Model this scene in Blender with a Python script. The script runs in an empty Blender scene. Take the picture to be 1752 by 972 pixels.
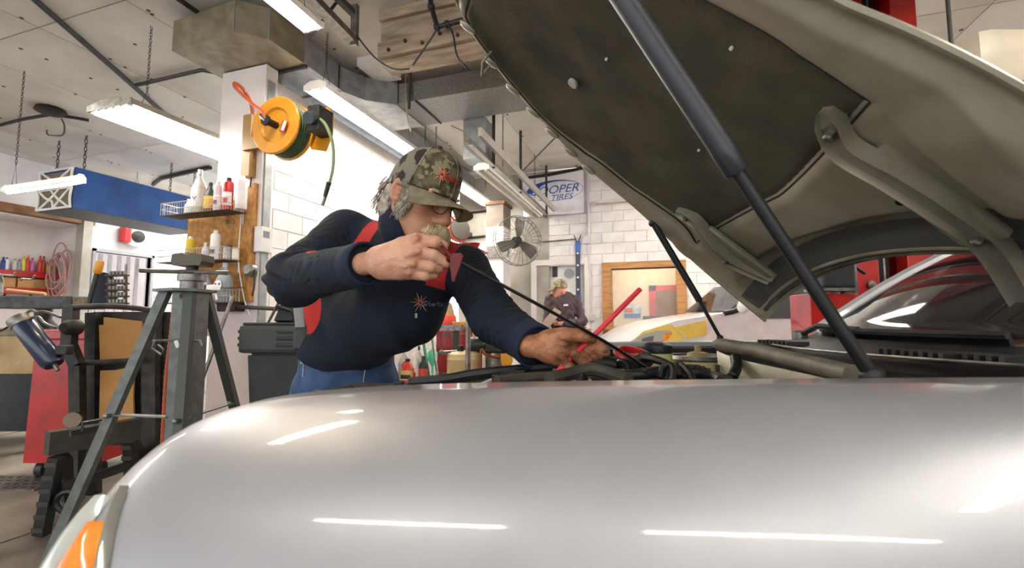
import bpy, bmesh, math, random
import numpy as np
from mathutils import Vector, Matrix, Euler
random.seed(7)
SC = bpy.context.scene
COL = SC.collection
# ------------------------------------------------------------------ camera
FPX, CXP, CYP = 779.0, 876.0, 486.0
CAMH = 1.12
YAW = math.radians(18.06)          # camera turned left of the room's depth axis
PITCH = math.atan(63 / 779)
cam = bpy.data.cameras.new('camera'); camo = bpy.data.objects.new('camera', cam); COL.objects.link(camo)
cam.sensor_fit = 'HORIZONTAL'; cam.sensor_width = 36; cam.lens = 36 * FPX / 1752
cam.clip_start = 0.02; cam.clip_end = 100
camo.location = (0, 0, CAMH); camo.rotation_euler = (math.pi / 2 + PITCH, 0, YAW)
cam.dof.use_dof = True; cam.dof.focus_distance = 1.9; cam.dof.aperture_fstop = 4.5
SC.camera = camo
# ------------------------------------------------------------------ world, exposure
w = bpy.data.worlds.new('daylight'); SC.world = w; w.use_nodes = True
w.node_tree.nodes['Background'].inputs[0].default_value = (0.93, 0.96, 1.0, 1)
w.node_tree.nodes['Background'].inputs[1].default_value = 0.40
SC.view_settings.view_transform = 'Standard'; SC.view_settings.look = 'None'
SC.view_settings.gamma = 1.0; SC.view_settings.use_curve_mapping = False
SC.view_settings.exposure = 2.75
TUBE = 11.0                          # strength of the fluorescent tubes
# ------------------------------------------------------------------ pixels to places
ca, sa = math.cos(YAW), math.sin(YAW); cp, sp = math.cos(PITCH), math.sin(PITCH)
def ray(px, py):                    # direction in the camera-heading frame (x right, y ahead, z up)
    u = (px - CXP) / FPX; v = (CYP - py) / FPX
    return Vector((u, cp - sp * v, sp + cp * v))
def C(px, py, d):                   # point at horizontal distance d ahead, heading frame
    r = ray(px, py); k = d / r.y
    return Vector((r.x * k, d, CAMH + r.z * k))
ROT = Matrix.Rotation(YAW, 4, 'Z')  # heading frame -> world
def PW(px, py, d): return ROT @ C(px, py, d)
def WR(px, py): return (ROT.to_3x3() @ ray(px, py))
def WY(px, py, Y):
    r = WR(px, py); k = Y / r.y; return Vector((r.x * k, Y, CAMH + r.z * k))
def WX(px, py, X):
    r = WR(px, py); k = X / r.x; return Vector((X, r.y * k, CAMH + r.z * k))
def WZ(px, py, Z):
    r = WR(px, py); k = (Z - CAMH) / r.z; return Vector((r.x * k, r.y * k, Z))
# ------------------------------------------------------------------ materials
def lin(h):
    if isinstance(h, (tuple, list)): return tuple(h[:3])
    h = h.lstrip('#'); o = []
    for i in (0, 2, 4):
        c = int(h[i:i + 2], 16) / 255
        o.append(c / 12.92 if c <= .04045 else ((c + .055) / 1.055) ** 2.4)
    return tuple(o)
MATS = {}
def mat(name, col, rough=.5, metal=0., col2=None, scale=6., bump=0., bscale=60., spec=.5, emit=0., coat=0., detail=6., lo=.4, hi=.65, trans=0., alpha=1., stretch=None):
    if name in MATS: return MATS[name]
    m = bpy.data.materials.new(name); m.use_nodes = True; MATS[name] = m
    nt = m.node_tree; N = nt.nodes; L = nt.links; b = N['Principled BSDF']
    c = lin(col)
    b.inputs['Base Color'].default_value = (*c, 1); b.inputs['Roughness'].default_value = rough
    b.inputs['Metallic'].default_value = metal; b.inputs['Specular IOR Level'].default_value = spec
    b.inputs['Coat Weight'].default_value = coat; b.inputs['Coat Roughness'].default_value = .04
    b.inputs['Transmission Weight'].default_value = trans; b.inputs['Alpha'].default_value = alpha
    if emit:
        b.inputs['Emission Color'].default_value = (*c, 1); b.inputs['Emission Strength'].default_value = emit
    tc = N.new('ShaderNodeTexCoord'); src = tc.outputs['Object']
    if stretch:
        mp = N.new('ShaderNodeMapping'); mp.inputs['Scale'].default_value = stretch; L.new(src, mp.inputs[0]); src = mp.outputs[0]
    c2 = lin(col2) if col2 else tuple(x * .88 for x in c)
    n = N.new('ShaderNodeTexNoise'); n.inputs['Scale'].default_value = scale; n.inputs['Detail'].default_value = detail
    L.new(src, n.inputs['Vector'])
    r = N.new('ShaderNodeValToRGB'); r.color_ramp.elements[0].position = lo; r.color_ramp.elements[1].position = hi
    r.color_ramp.elements[0].color = (*c, 1); r.color_ramp.elements[1].color = (*c2, 1)
    L.new(n.outputs['Fac'], r.inputs['Fac']); L.new(r.outputs['Color'], b.inputs['Base Color'])
    if emit: L.new(r.outputs['Color'], b.inputs['Emission Color'])
    if bump:
        n2 = N.new('ShaderNodeTexNoise'); n2.inputs['Scale'].default_value = bscale; n2.inputs['Detail'].default_value = 4
        L.new(src, n2.inputs['Vector'])
        bp = N.new('ShaderNodeBump'); bp.inputs['Strength'].default_value = bump; bp.inputs['Distance'].default_value = .01
        L.new(n2.outputs['Fac'], bp.inputs['Height']); L.new(bp.outputs['Normal'], b.inputs['Normal'])
    return m
# ------------------------------------------------------------------ mesh helpers
def nb(): return bmesh.new()
def V3(p): return Vector(p)
def poly(bm, pts):
    try: return bm.faces.new([bm.verts.new(p) for p in pts])
    except ValueError: return None
def box(bm, x0, x1, y0, y1, z0, z1, M=None, bev=0.):
    c = [(x, y, z) for z in (z0, z1) for y in (y0, y1) for x in (x0, x1)]
    vs = [bm.verts.new((M @ V3(p)) if M else p) for p in c]
    fs = [bm.faces.new([vs[i] for i in f]) for f in ((0, 2, 3, 1), (4, 5, 7, 6), (0, 1, 5, 4), (2, 6, 7, 3), (0, 4, 6, 2), (1, 3, 7, 5))]
    if bev:
        es = list({e for f in fs for e in f.edges})
        bmesh.ops.bevel(bm, geom=es, offset=bev, segments=2, affect='EDGES', profile=.6)
    return bm
def basis(z):
    z = V3(z).normalized(); a = Vector((0, 0, 1)) if abs(z.z) < .9 else Vector((1, 0, 0))
    x = a.cross(z).normalized(); return x, z.cross(x), z
def ring(bm, c, x, y, r, n, ry=None):
    ry = r if ry is None else ry
    return [bm.verts.new(V3(c) + x * (r * math.cos(2 * math.pi * i / n)) + y * (ry * math.sin(2 * math.pi * i / n))) for i in range(n)]
def bridge(bm, a, b):
    n = len(a)
    for i in range(n): bm.faces.new((a[i], a[(i + 1) % n], b[(i + 1) % n], b[i]))
def cap(bm, a, flip=False): bm.faces.new(a[::-1] if flip else a)
def lathe(bm, prof, o, axis=(0, 0, 1), n=16, caps=True):
    x, y, z = basis(axis); o = V3(o); rs = []
    for r, h in prof: rs.append(ring(bm, o + z * h, x, y, max(r, 1e-4), n))
    for a, b in zip(rs, rs[1:]): bridge(bm, a, b)
    if caps: cap(bm, rs[0], True); cap(bm, rs[-1])
    return bm
def cyl(bm, p0, p1, r0, r1=None, n=12, caps=True):
    p0, p1 = V3(p0), V3(p1); d = p1 - p0
    return lathe(bm, [(r0, 0), (r0 if r1 is None else r1, d.length)], p0, d, n, caps)
def tube(bm, pts, r, n=8, closed=False, caps=True):
    pts = [V3(p) for p in pts]; m = len(pts); rs = []; x = None
    for i, p in enumerate(pts):
        if closed: t = pts[(i + 1) % m] - pts[i - 1]
        else: t = pts[min(i + 1, m - 1)] - pts[max(i - 1, 0)]
        if t.length < 1e-9: t = Vector((0, 0, 1))
        t.normalize()
        if x is None: x, y, _ = basis(t)
        else:
            x = (x - t * x.dot(t)); x = x.normalized() if x.length > 1e-6 else basis(t)[0]
            y = t.cross(x)
        rr = r[i] if isinstance(r, (list, tuple)) else r
        rs.append(ring(bm, p, x, y, rr, n))
    for a, b in zip(rs, rs[1:]): bridge(bm, a, b)
    if closed: bridge(bm, rs[-1], rs[0])
    elif caps: cap(bm, rs[0], True); cap(bm, rs[-1])
    return bm
def spline(pts, k=6, closed=False):
    pts = [V3(p) for p in pts]; n = len(pts); out = []
    for i in range(n if closed else n - 1):
        if closed: a, b, c, d = pts[i - 1], pts[i], pts[(i + 1) % n], pts[(i + 2) % n]
        else: a, b, c, d = pts[max(i - 1, 0)], pts[i], pts[i + 1], pts[min(i + 2, n - 1)]
        for j in range(k):
            t = j / k
            out.append(.5 * ((2 * b) + (c - a) * t + (2 * a - 5 * b + 4 * c - d) * t * t + (3 * b - a - 3 * c + d) * t ** 3))
    if not closed: out.append(pts[-1])
    return out
def sph(bm, c, r, n=12, M=None):
    r = r if isinstance(r, (list, tuple)) else (r, r, r)
    T = Matrix.Translation(c) @ (M or Matrix.Identity(4)) @ Matrix.Diagonal((*r, 1))
    bmesh.ops.create_uvsphere(bm, u_segments=n, v_segments=max(6, n * 2 // 3), radius=1, matrix=T); return bm
def prism(bm, pts, M, h):           # polygon in local xy, thickness h along local z
    a = [bm.verts.new(M @ Vector((p[0], p[1], 0))) for p in pts]; b = [bm.verts.new(M @ Vector((p[0], p[1], h))) for p in pts]
    bm.faces.new(a[::-1]); bm.faces.new(b); bridge(bm, a, b); return bm
def sheet(bm, P, closed=False):     # P[i][j] points -> quads
    vs = [[bm.verts.new(p) for p in row] for row in P]; m = len(vs[0])
    for a, b in zip(vs, vs[1:]):
        for j in range(m if closed else m - 1): bm.faces.new((a[j], a[(j + 1) % m], b[(j + 1) % m], b[j]))
    return vs
def loft(bm, P):
    vs = sheet(bm, P, True); cap(bm, vs[0], True); cap(bm, vs[-1]); return bm
def bar(bm, p0, p1, w, h, up=(0, 0, 1)):   # rectangular bar between two points
    p0, p1 = V3(p0), V3(p1); z = (p1 - p0).normalized(); u = V3(up)
    if abs(u.dot(z)) > .95: u = Vector((1, 0, 0))
    x = u.cross(z).normalized(); y = z.cross(x)
    q = lambda p: [bm.verts.new(p + x * a + y * b) for a, b in ((-w / 2, -h / 2), (w / 2, -h / 2), (w / 2, h / 2), (-w / 2, h / 2))]
    a, b = q(p0), q(p1); bridge(bm, a, b); cap(bm, a, True); cap(bm, b); return bm
def circle(c, axis, r, n=24, ry=None):
    x, y, _ = basis(axis); c = V3(c); ry = r if ry is None else ry
    return [c + x * (r * math.cos(2 * math.pi * i / n)) + y * (ry * math.sin(2 * math.pi * i / n)) for i in range(n)]
def frame(o, x, y):                 # matrix with given origin, x and y axes
    x = V3(x).normalized(); z = x.cross(V3(y)).normalized(); y = z.cross(x)
    return Matrix(((x.x, y.x, z.x, o[0]), (x.y, y.y, z.y, o[1]), (x.z, y.z, z.z, o[2]), (0, 0, 0, 1)))
# ------------------------------------------------------------------ objects
WM = {}
def _tag(o, label=None, cat=None, group=None, kind=None):
    for k, v in (('label', label), ('category', cat), ('group', group), ('kind', kind)):
        if v: o[k] = v
def thing(name, label, cat, loc=(0, 0, 0), rotz=0., group=None, kind=None):
    o = bpy.data.objects.new(name, None); COL.objects.link(o); o.empty_display_size = .1
    o.location = loc; o.rotation_euler = (0, 0, rotz)
    WM[o.name] = Matrix.Translation(loc) @ Matrix.Rotation(rotz, 4, 'Z')
    _tag(o, label, cat, group, kind); return o
def meshobj(name, me, m, parent=None):
    o = bpy.data.objects.new(name, me); COL.objects.link(o)
    for q in (m if isinstance(m, (list, tuple)) else [m]): me.materials.append(q)
    if parent: o.parent = parent; WM[o.name] = WM[parent.name].copy()
    else: WM[o.name] = Matrix.Identity(4)
    return o
def obj(name, bm, m, parent=None, space=None, smooth=False, label=None, cat=None, group=None, kind=None, keep=False):
    if space is not None: bm.transform(space)
    loc = None
    if not keep: bmesh.ops.recalc_face_normals(bm, faces=bm.faces)
    if parent: bm.transform(WM[parent.name].inverted())
    elif bm.verts:
        xs = [v.co for v in bm.verts]
        loc = Vector(((min(v.x for v in xs) + max(v.x for v in xs)) / 2, (min(v.y for v in xs) + max(v.y for v in xs)) / 2, min(v.z for v in xs)))
        bm.transform(Matrix.Translation(-loc))
    me = bpy.data.meshes.new(name); bm.to_mesh(me); bm.free()
    if smooth:
        me.polygons.foreach_set('use_smooth', [True] * len(me.polygons))
        if smooth != 2: me.set_sharp_from_angle(angle=math.radians(38))
    o = meshobj(name, me, m, parent)
    if loc is not None: o.location = loc; WM[o.name] = Matrix.Translation(loc)
    _tag(o, label, cat, group, kind); return o
def part_at(name, me, m, parent, M):   # shared mesh data, placed by a world matrix M
    o = bpy.data.objects.new(name, me); COL.objects.link(o); o.parent = parent
    o.matrix_local = WM[parent.name].inverted() @ M
    if m and not me.materials: me.materials.append(m)
    WM[o.name] = M.copy(); return o
def text(name, s, size, M, m, parent, depth=.002, shear=0., align='CENTER', space=None, xs=1.):
    cu = bpy.data.curves.new('t', 'FONT'); cu.body = s; cu.size = size; cu.extrude = depth; cu.shear = shear
    cu.align_x = align; cu.align_y = 'CENTER'
    t = bpy.data.objects.new('t', cu); COL.objects.link(t)
    me = bpy.data.meshes.new_from_object(t.evaluated_get(bpy.context.evaluated_depsgraph_get()))
    bpy.data.objects.remove(t); bpy.data.curves.remove(cu)
    T = (space @ M if space else M) @ Matrix.Diagonal((xs, 1, 1, 1))
    me.transform(WM[parent.name].inverted() @ T); me.name = name
    return meshobj(name, me, m, parent)
def chain(bm, p0, p1, r=.012, w=.003):
    p0, p1 = V3(p0), V3(p1); d = p1 - p0; n = max(2, int(d.length / (r * 2.6))); x, y, z = basis(d)
    for i in range(n):
        c = p0 + d * ((i + .5) / n); a = x if i % 2 else y
        tube(bm, [c + z * (r * 1.6 * math.cos(t)) + a * (r * .8 * math.sin(t)) for t in [k * math.pi / 4 for k in range(8)]], w, 4, True)
# ================================================================== STRUCTURE
ZC = 3.95; YB = 8.2; XP = -3.58; YP = 3.28; XL = -10.2; XR = 6.2; YF = -4.0
m_white = mat('white_block_paint', '#e9e5e3', .55, col2='#d8d3cf', scale=3.5, bump=.25, bscale=45)
m_whitew = mat('white_wall_paint', '#e8e1de', .6, col2='#dcd3d0', scale=1.6, bump=.05)
m_greyw = mat('dull_grey_wall', '#b5b0a6', .7, col2='#9c968a', scale=2.2)
m_ceil = mat('ceiling_panel_paint', '#cfcbc2', .6, col2='#b9b3a8', scale=1.1, bump=.08, bscale=20)
m_mortar = mat('mortar', '#d6d1cc', .8)
m_conc = mat('concrete_floor', '#8d8476', .5, col2='#4a4238', scale=1.3, detail=9, bump=.25, bscale=14)
m_galv = mat('galvanised_duct', '#a2a5a6', .42, .4, col2='#8c8f90', scale=9, bump=.05)
m_rust = mat('rust_mark', '#7a3d20', .8)
m_dark = mat('dark_iron', '#23211f', .55, .3, col2='#3a342c', scale=14)
m_blk = mat('black_plastic', '#131416', .45, col2='#1f2021', scale=12)
m_pipe = mat('dull_conduit', '#4b4843', .5, .5)
m_steel = mat('worn_steel', '#8d8a84', .4, .8, col2='#6b665e', scale=20)
m_wood = mat('pine_trim', '#c08b55', .5, col2='#a06c3b', scale=3, stretch=(1, 1, 8))
m_osb = mat('oriented_strand_board', '#c08a45', .7, col2='#8a5a24', scale=16, bump=.4, bscale=50, lo=.35, hi=.7)
m_beam = mat('painted_timber', '#b59f86', .6, col2='#8f7b66', scale=3, stretch=(1, 6, 6))
m_brownb = mat('brown_beam', '#8a5f36', .6, col2='#6b4525', scale=4)
m_red = mat('red_enamel', '#b3160f', .35, col2='#94120c', scale=5, coat=.3)
m_chalk = mat('white_enamel', '#f0eee9', .35)
m_glow = mat('fluorescent_tube', (1, .97, .9), .3, emit=TUBE)
m_warm = mat('warm_fluorescent_tube', (1, .86, .66), .3, emit=TUBE * .8)

# floor
b = nb(); box(b, XL - 2, XR + 2, YF - 6, YB + .3, -.1, 0)
floor = obj('floor', b, m_conc, label='stained grey concrete workshop floor', kind='structure')
b = nb()   # expansion joints cut in the slab show as thin dark strips
for X in (-6.2, -3.2): box(b, X - .006, X + .006, -2, YB, 0, .0015)
for Y in (2.05, 5.0): box(b, XL, XP, Y - .006, Y + .006, 0, .0015)
obj('expansion_joint', b, m_dark, floor)
# ceiling of sheet panels with seams
b = nb(); box(b, XL - 2, XR, YF, YB, ZC + .012, ZC + .1)
ceil = obj('ceiling', b, m_mortar, label='ceiling of pale painted sheets with seams', kind='structure')
s0 = WZ(215, 0, ZC); pw, pl = 1.22, 2.44
b = nb(); box(b, .006, pw - .006, .006, pl - .006, 0, .012); pm = bpy.data.meshes.new('panel'); b.to_mesh(pm); b.free()
x0 = s0.x - 6 * pw; y0 = s0.y - 3 * pl
for i in range(14):
    for j in range(6):
        px_, py_ = x0 + i * pw, y0 + j * pl
        if px_ + pw > XR + .6 or py_ + .5 > YB: continue
        M = Matrix.Translation((px_, py_, ZC))
        if py_ + pl > YB: M = M @ Matrix.Diagonal((1, (YB - py_) / pl, 1, 1))
        part_at('panel', pm, m_ceil, ceil, M)
b = nb()
for i in range(14):
    for j in range(6):
        px_, py_ = x0 + i * pw, y0 + j * pl
        for k in range(7):
            q = (px_ + random.choice((.03, .05, .6, 1.19)) + random.uniform(-.01, .01), py_ + random.random() * pl, ZC - .004)
            if q[1] < YB - .1 and q[0] < XR: lathe(b, [(.018, 0), (.018, .004)], q, n=6)
obj('rust_spots', b, m_rust, ceil, kind='stuff')
# ---- block partition whose end carries the board
b = nb(); box(b, XP - .2, XP - .012, YP + .02, 7.0, 0, 3.5); wp = obj('wall_partition', b, m_mortar, label='white painted concrete block partition wall', kind='structure')
bl, bh = .39, .193
b = nb(); box(b, 0, .19, .004, bl - .004, .004, bh - .004, bev=.004); blk = bpy.data.meshes.new('block'); b.to_mesh(blk); b.free()
for k in range(17):
    for i in range(-1, 9):
        y = YP + .16 + i * bl + (bl / 2 if k % 2 else 0); e = min(y + bl, 7.0); s = max(y, YP + .14)
        if e - s < .05: continue
        M = Matrix.Translation((XP - .19, s, .09 + k * bh)) @ Matrix.Diagonal((1, (e - s) / bl, 1, 1))
        part_at('block', blk, m_white, wp, M)
# end post: a boxed white column
b = nb(); box(b, XP - .55, XP - .1, YP, YP + .14, 0, 3.60); box(b, XP - .55, XP - .2, YP + .14, YP + .4, 0, 3.60)
col = obj('wall_column', b, m_whitew, label='white boxed column at end of block wall', kind='structure')
b = nb(); box(b, XP - .1, XP + .012, YP, YP + .14, 0, 3.60); obj('corner_board', b, m_whitew, col)
b = nb(); box(b, XP + .012, XP + .03, YP + .02, YP + .1, 0, 3.45); obj('corner_strip', b, m_galv, col)
# ---- back wall
WIN = (WY(1030, 456, YB), WY(1177, 565, YB)); wx0, wx1 = WIN[0].x + .06, WIN[1].x - .06; wz0, wz1 = WIN[1].z + .06, WIN[0].z - .05
DR = (WY(918, 455, YB), WY(1000, 455, YB)); dx0, dx1, dz1 = DR[0].x, DR[1].x, DR[0].z
b = nb()
T0, T1 = YB + .19, YB + .25
box(b, XP - .2, dx0, T0 - .178, T1, 0, ZC); box(b, dx0, dx1, T0 - .178, T1, dz1, ZC); box(b, dx1, wx0, T0 - .178, T1, 0, ZC)
box(b, wx0, wx1, T0 - .178, T1, 0, wz0); box(b, wx0, wx1, T0 - .178, T1, wz1, ZC); box(b, wx1, XR, T0 - .178, T1, 0, ZC)
wb = obj('wall_back', b, m_mortar, label='white painted block wall at the end of the workshop', kind='structure')
b = nb(); box(b, .004, bl - .004, 0, .19, .0035, bh - .0035, bev=.004); blk2 = bpy.data.meshes.new('block_face'); b.to_mesh(blk2); b.free()
XB0, XB1 = -1.95, 2.6
def bput(s, e, z0, z1):
    M = Matrix.Translation((s, YB, z0)) @ Matrix.Diagonal(((e - s) / bl, 1, (z1 - z0) / bh, 1)); part_at('block', blk2, m_white, wb, M)
for k in range(20):
    z0 = k * bh; z1 = min(z0 + bh, ZC - .002)
    i = 0; x = XB0 - (bl / 2 if k % 2 else 0)
    while x < XB1:
        s, e = max(x, XB0), min(x + bl, XB1); x += bl
        segs = [(s, e)]
        for (a, c, zz0, zz1) in ((dx0, dx1, -1, dz1), (wx0, wx1, wz0, wz1)):
            if z0 + .1 > zz0 and z0 + .1 < zz1:
                ns = []
                for (p, q) in segs:
                    if q <= a or p >= c: ns.append((p, q)); continue
                    if p < a: ns.append((p, a))
                    if q > c: ns.append((c, q))
                segs = ns
        for (p, q) in segs:
            if q - p > .04: bput(p, q, z0, z1)
b = nb(); box(b, XB1, XR, YB + .002, YB + .19, 0, ZC); obj('plain_stretch', b, m_white, wb)
b = nb(); box(b, XP - .2, XB0, YB + .002, YB + .19, 0, ZC); obj('grey_stretch', b, m_greyw, wb)
# right wall
b = nb(); box(b, XR, XR + .2, YF, YB, 0, ZC); obj('wall_right', b, m_whitew, label='white workshop side wall behind the lifts', kind='structure')
# ---- left wall with alcove opening, header beam, door opening
ya = WX(146, 420, XL).y          # corner post of the alcove
zb = WX(75, 372, XL).z           # underside of header
d0 = WX(163, 430, XL); d1 = WX(258, 445, XL)
b = nb()
box(b, XL - .15, XL, ya, d0.y, 0, ZC); box(b, XL - .15, XL, d0.y, d1.y, d0.z, ZC); box(b, XL - .15, XL, d1.y, YB, 0, ZC)
box(b, XL - .15, XL, -1.5, ya, zb + .1, ZC)
wl = obj('wall_left', b, m_whitew, label='white side wall beyond the hanging blue unit', kind='structure')
b = nb(); box(b, XL - .16, XL + .05, ya - .07, ya + .07, 0, zb + .1); obj('corner_post', b, m_greyw, wl)
b = nb(); box(b, XL - .2, XL + .03, -1.5, ya + .12, zb, zb + .14); obj('header_beam', b, m_brownb, wl)
b = nb(); box(b, XL, XL + .05, -1.5, YB, ZC - .09, ZC); obj('cornice', b, m_ceil, wl)
b = nb(); box(b, XL - 1.05, XL - .95, -2, ya + .1, 0, zb + .05); box(b, XL - .95, XL - .15, ya + .02, ya + .12, 0, zb + .05)
box(b, XL - .95, XL - .16, -2, ya + .1, zb - .02, zb + .05)
obj('wall_alcove', b, m_whitew, label='pinkish white walls and ceiling of storage alcove', kind='structure')
b = nb()
for (p, q) in (((d0.y - .05, d0.y), 0), ((d1.y, d1.y + .05), 0)): box(b, XL - .1, XL + .04, p[0], p[1], 0, d0.z + .05)
box(b, XL - .1, XL + .04, d0.y - .05, d1.y + .05, d0.z, d0.z + .06)
dr = obj('door_1', b, mat('door_frame_paint', '#a9a8ab', .5), label='grey metal frame of doorway with ribbed sheet behind', kind='structure')
b = nb(); box(b, XL - 1.25, XL - 1.2, d0.y - 1, d1.y + 1.2, 0, d0.z + .2); obj('back_panel', b, m_whitew, dr)
for i in range(6):
    y = d0.y + (i + .5) * (d1.y - d0.y) / 6; b = nb(); box(b, XL - .3, XL - .26, y - .03, y + .03, 0, d0.z); obj('rib', b, mat('pale_rib', '#c7c4c6', .5), dr)
# painted timber beam across and duct work
m_bolt = mat('bolt_head', '#4e2a18', .7)
p = WZ(650, 52, 3.78); q = WZ(655, 105, 3.62)
yb = p.y + .02
b = nb(); box(b, p.x, 4.6, yb, yb + .2, 3.46, ZC); bm_ = obj('trim_1', b, m_beam, label='painted timber beam under ceiling above cross duct', kind='structure')
b = nb(); box(b, p.x, 4.6, yb - .05, yb, 3.5, 3.64); obj('ledger', b, m_beam, bm_)
b = nb(); box(b, p.x, 4.6, yb - .04, yb, 3.86, ZC); obj('ledger', b, m_beam, bm_)
for i in range(14):
    b = nb(); cyl(b, (p.x + .12 + i * .17, yb - .065, 3.55 + .05 * (i % 2)), (p.x + .12 + i * .17, yb - .05, 3.55 + .05 * (i % 2)), .016, n=8); obj('bolt', b, m_bolt, bm_)
# ================================================================== OVERHEAD
ZD = 3.61
def slab(name, pts, z0, z1, m, parent, **k):
    b = nb(); prism(b, [(p[0], p[1]) for p in pts], Matrix.Translation((0, 0, z0)), z1 - z0); return obj(name, b, m, parent, **k)
def seam(name, p, q, parent, m=m_dark, r=.006):
    b = nb(); bar(b, p, q, r * 2, r * 2); return obj(name, b, m, parent)
XD = WZ(521, 109, ZD).x; yc = WZ(682, 177, ZD).y; yc2 = yc + .62
q0 = WZ(294, 87, ZD); q1 = WZ(400, 54, ZD); q2 = WZ(460, 67, ZD); q3 = WZ(521, 109, ZD)
duct = thing('air_duct', 'galvanised sheet metal duct running above block wall to cross branch', 'duct', (XD - .4, 3.5, ZD))
bend = slab('end_box', [(q0.x, q0.y), (q1.x, q1.y), (q2.x, q2.y), (XD, q3.y), (XD, q3.y + .02), (q0.x, q3.y + .02)], ZD, 3.9, mat('warm_galvanised', '#a39a83', .4, .55, col2='#8a8168', scale=7), duct)
for p_ in (q1, q2): seam('fold', (p_.x, p_.y - .003, ZD), (p_.x, p_.y - .003, 3.9), bend, m_galv, .004)
seam('collar', (XD + .004, q3.y, ZD), (XD + .004, q3.y, 3.9), duct, m_galv, .012)
slab('long_run', [(XD - .75, q3.y + .02), (XD, q3.y + .02), (XD, yc - .45), (XD - .75, yc - .45)], ZD, 3.87, m_galv, duct)
slab('transition', [(XD - .75, yc - .45), (XD, yc - .45), (XD + .12, yc - .2), (XD + .4, yc), (XD + .4, yc2), (XD - .75, yc2)], ZD - .01, 3.87, m_galv, duct)
slab('cross_branch', [(XD + .4, yc), (.6, yc), (.6, yc2), (XD + .4, yc2)], ZD, 3.84, mat('matt_galvanised', '#8d8e8b', .5, .3, col2='#7b7c79', scale=30), duct)
slab('rear_run', [(XD - .75, yc2), (XD - .1, yc2), (XD - .1, 7.9), (XD - .75, 7.9)], ZD, 3.86, m_galv, duct)
for s_ in (XD + .42, XD + .58, XD + 2.2): seam('joint', (s_, yc - .003, ZD), (s_, yc - .003, 3.84), duct, m_dark, .004)
seam('joint', (XD + .65, yc, ZD - .004), (XD + .65, yc2, ZD - .004), duct, m_dark, .009)
seam('joint', (XD + .003, yc - .5, ZD), (XD + .003, yc - .5, 3.87), duct, m_dark, .005)
seam('joint', (XP, q3.y + .03, ZD - .01), (XD, q3.y + .03, ZD - .01), duct, m_dark, .014)
b = nb(); prism(b, [(0, 0), (.3, 0), (.3, .5), (0, .62)], frame((XD + .95, yc2 + .02, ZD - .5), (1, 0, 0), (0, 0, 1)), -.25); obj('drop_outlet', b, m_galv, duct)
# threaded rods that carry the cross branch
for i, (px_, z0) in enumerate(((702, 3.62), (745, 3.7), (671, 3.62))):
    p_ = WY(px_, 100, yc - .04 + .3 * i); b = nb(); box(b, p_.x - .014, p_.x + .014, p_.y - .006, p_.y + .006, 3.5 if i == 0 else ZD, ZC); obj('hanger_strap', b, m_pipe, duct)
# white block pier at duct corner
p0 = WY(612, 60, 3.95); p1 = WY(652, 105, 3.95)
b = nb(); box(b, p0.x, p1.x, 3.95, 4.35, ZD + .25, ZC); obj('trim_2', b, m_white, label='white block pier hanging above the duct bend', kind='structure')

def strip_light(name, label, x, y0, y1, z, w, nt, m, group=None, axis='Y', chains=((.12, .5), (.88, .5)), body=m_chalk, zc=None):
    zc = zc or ZC
    o = thing(name, label, 'light', (x, (y0 + y1) / 2, z), 0, group)
    A = (lambda u, v, h: Vector((x + u, v, z + h))) if axis == 'Y' else (lambda u, v, h: Vector((v, x + u, z + h)))
    b = nb()
    pr = [(-w / 2, .005), (-w / 2 + .01, .05), (-w * .22, .075), (w * .22, .075), (w / 2 - .01, .05), (w / 2, .005), (w / 2 - .012, .0), (w * .2, .055), (-w * .2, .055), (-w / 2 + .012, .0)]
    loft(b, [[A(u, v, h) for u, h in pr] for v in (y0, y1)]); obj('reflector', b, body, o)
    for v0, v1 in ((y0 - .012, y0), (y1, y1 + .012)):
        b = nb(); P = [(-w / 2, 0), (-w / 2, .05), (-w * .2, .085), (w * .2, .085), (w / 2, .05), (w / 2, 0)]
        loft(b, [[A(u, v, h) for u, h in P] for v in (v0, v1)]); obj('end_plate', b, m_steel if body is not m_chalk else body, o)
    for i in range(nt):
        u = (i - (nt - 1) / 2) * (w / max(nt, 1.6)); b = nb(); cyl(b, A(u, y0 + .02, .0), A(u, y1 - .02, .0), .016, n=10); obj('tube', b, m, o, smooth=True)
        for v0, v1 in ((y0, y0 + .03), (y1 - .03, y1)):
            b = nb(); cyl(b, A(u, v0, .0), A(u, v1, .0), .017, n=8); obj('socket', b, m_chalk, o)
    for t, _ in chains:
        v = y0 + (y1 - y0) * t; b = nb()
        top = A(0, v, 0); top.z = zc - .001; mid = A(0, v, .3)
        tube(b, [A(-w * .22, v, .07), mid, A(w * .22, v, .07)], .003, 4)
        chain(b, mid, top) if (zc - z) > .4 else tube(b, [mid, top], .004, 5)
        obj('chain', b, m_dark, o)
    return o
lp = WZ(190, 185, 3.0)
m_shade = mat('dusty_fixture', '#8d887c', .5, .3)
strip_light('shop_light', 'wide multi tube fluorescent fixture hanging on chains left of white column', -4.6, 2.6, 5.04, 3.0, .58, 6, m_glow, body=m_shade)
for k, (ya_, yb_, lab) in enumerate(((3.36, 5.6, 'long twin tube light beside block wall nearest hose reel'), (5.65, 7.9, 'twin tube light beside block wall above the cap'))):
    strip_light('strip_light', lab, -3.05, ya_, yb_, 3.3, .26, 2, m_glow, 'twin tube lights along the block wall', chains=((.06, 0), (.94, 0)))
strip_light('strip_light', 'twin tube light with warm glow beside big duct end', -2.57, 1.5, 2.78, 3.42, .2, 2, m_warm, chains=((.9, 0), (.1, 0)))
lf = WZ(137, 312, 2.55)
strip_light('strip_light', 'bare tube light hanging in front of blue unit grille', lf.y, lf.x - 1.25, lf.x, lf.z, .09, 1, m_warm, axis='X', chains=((.1, 0),))
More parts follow.
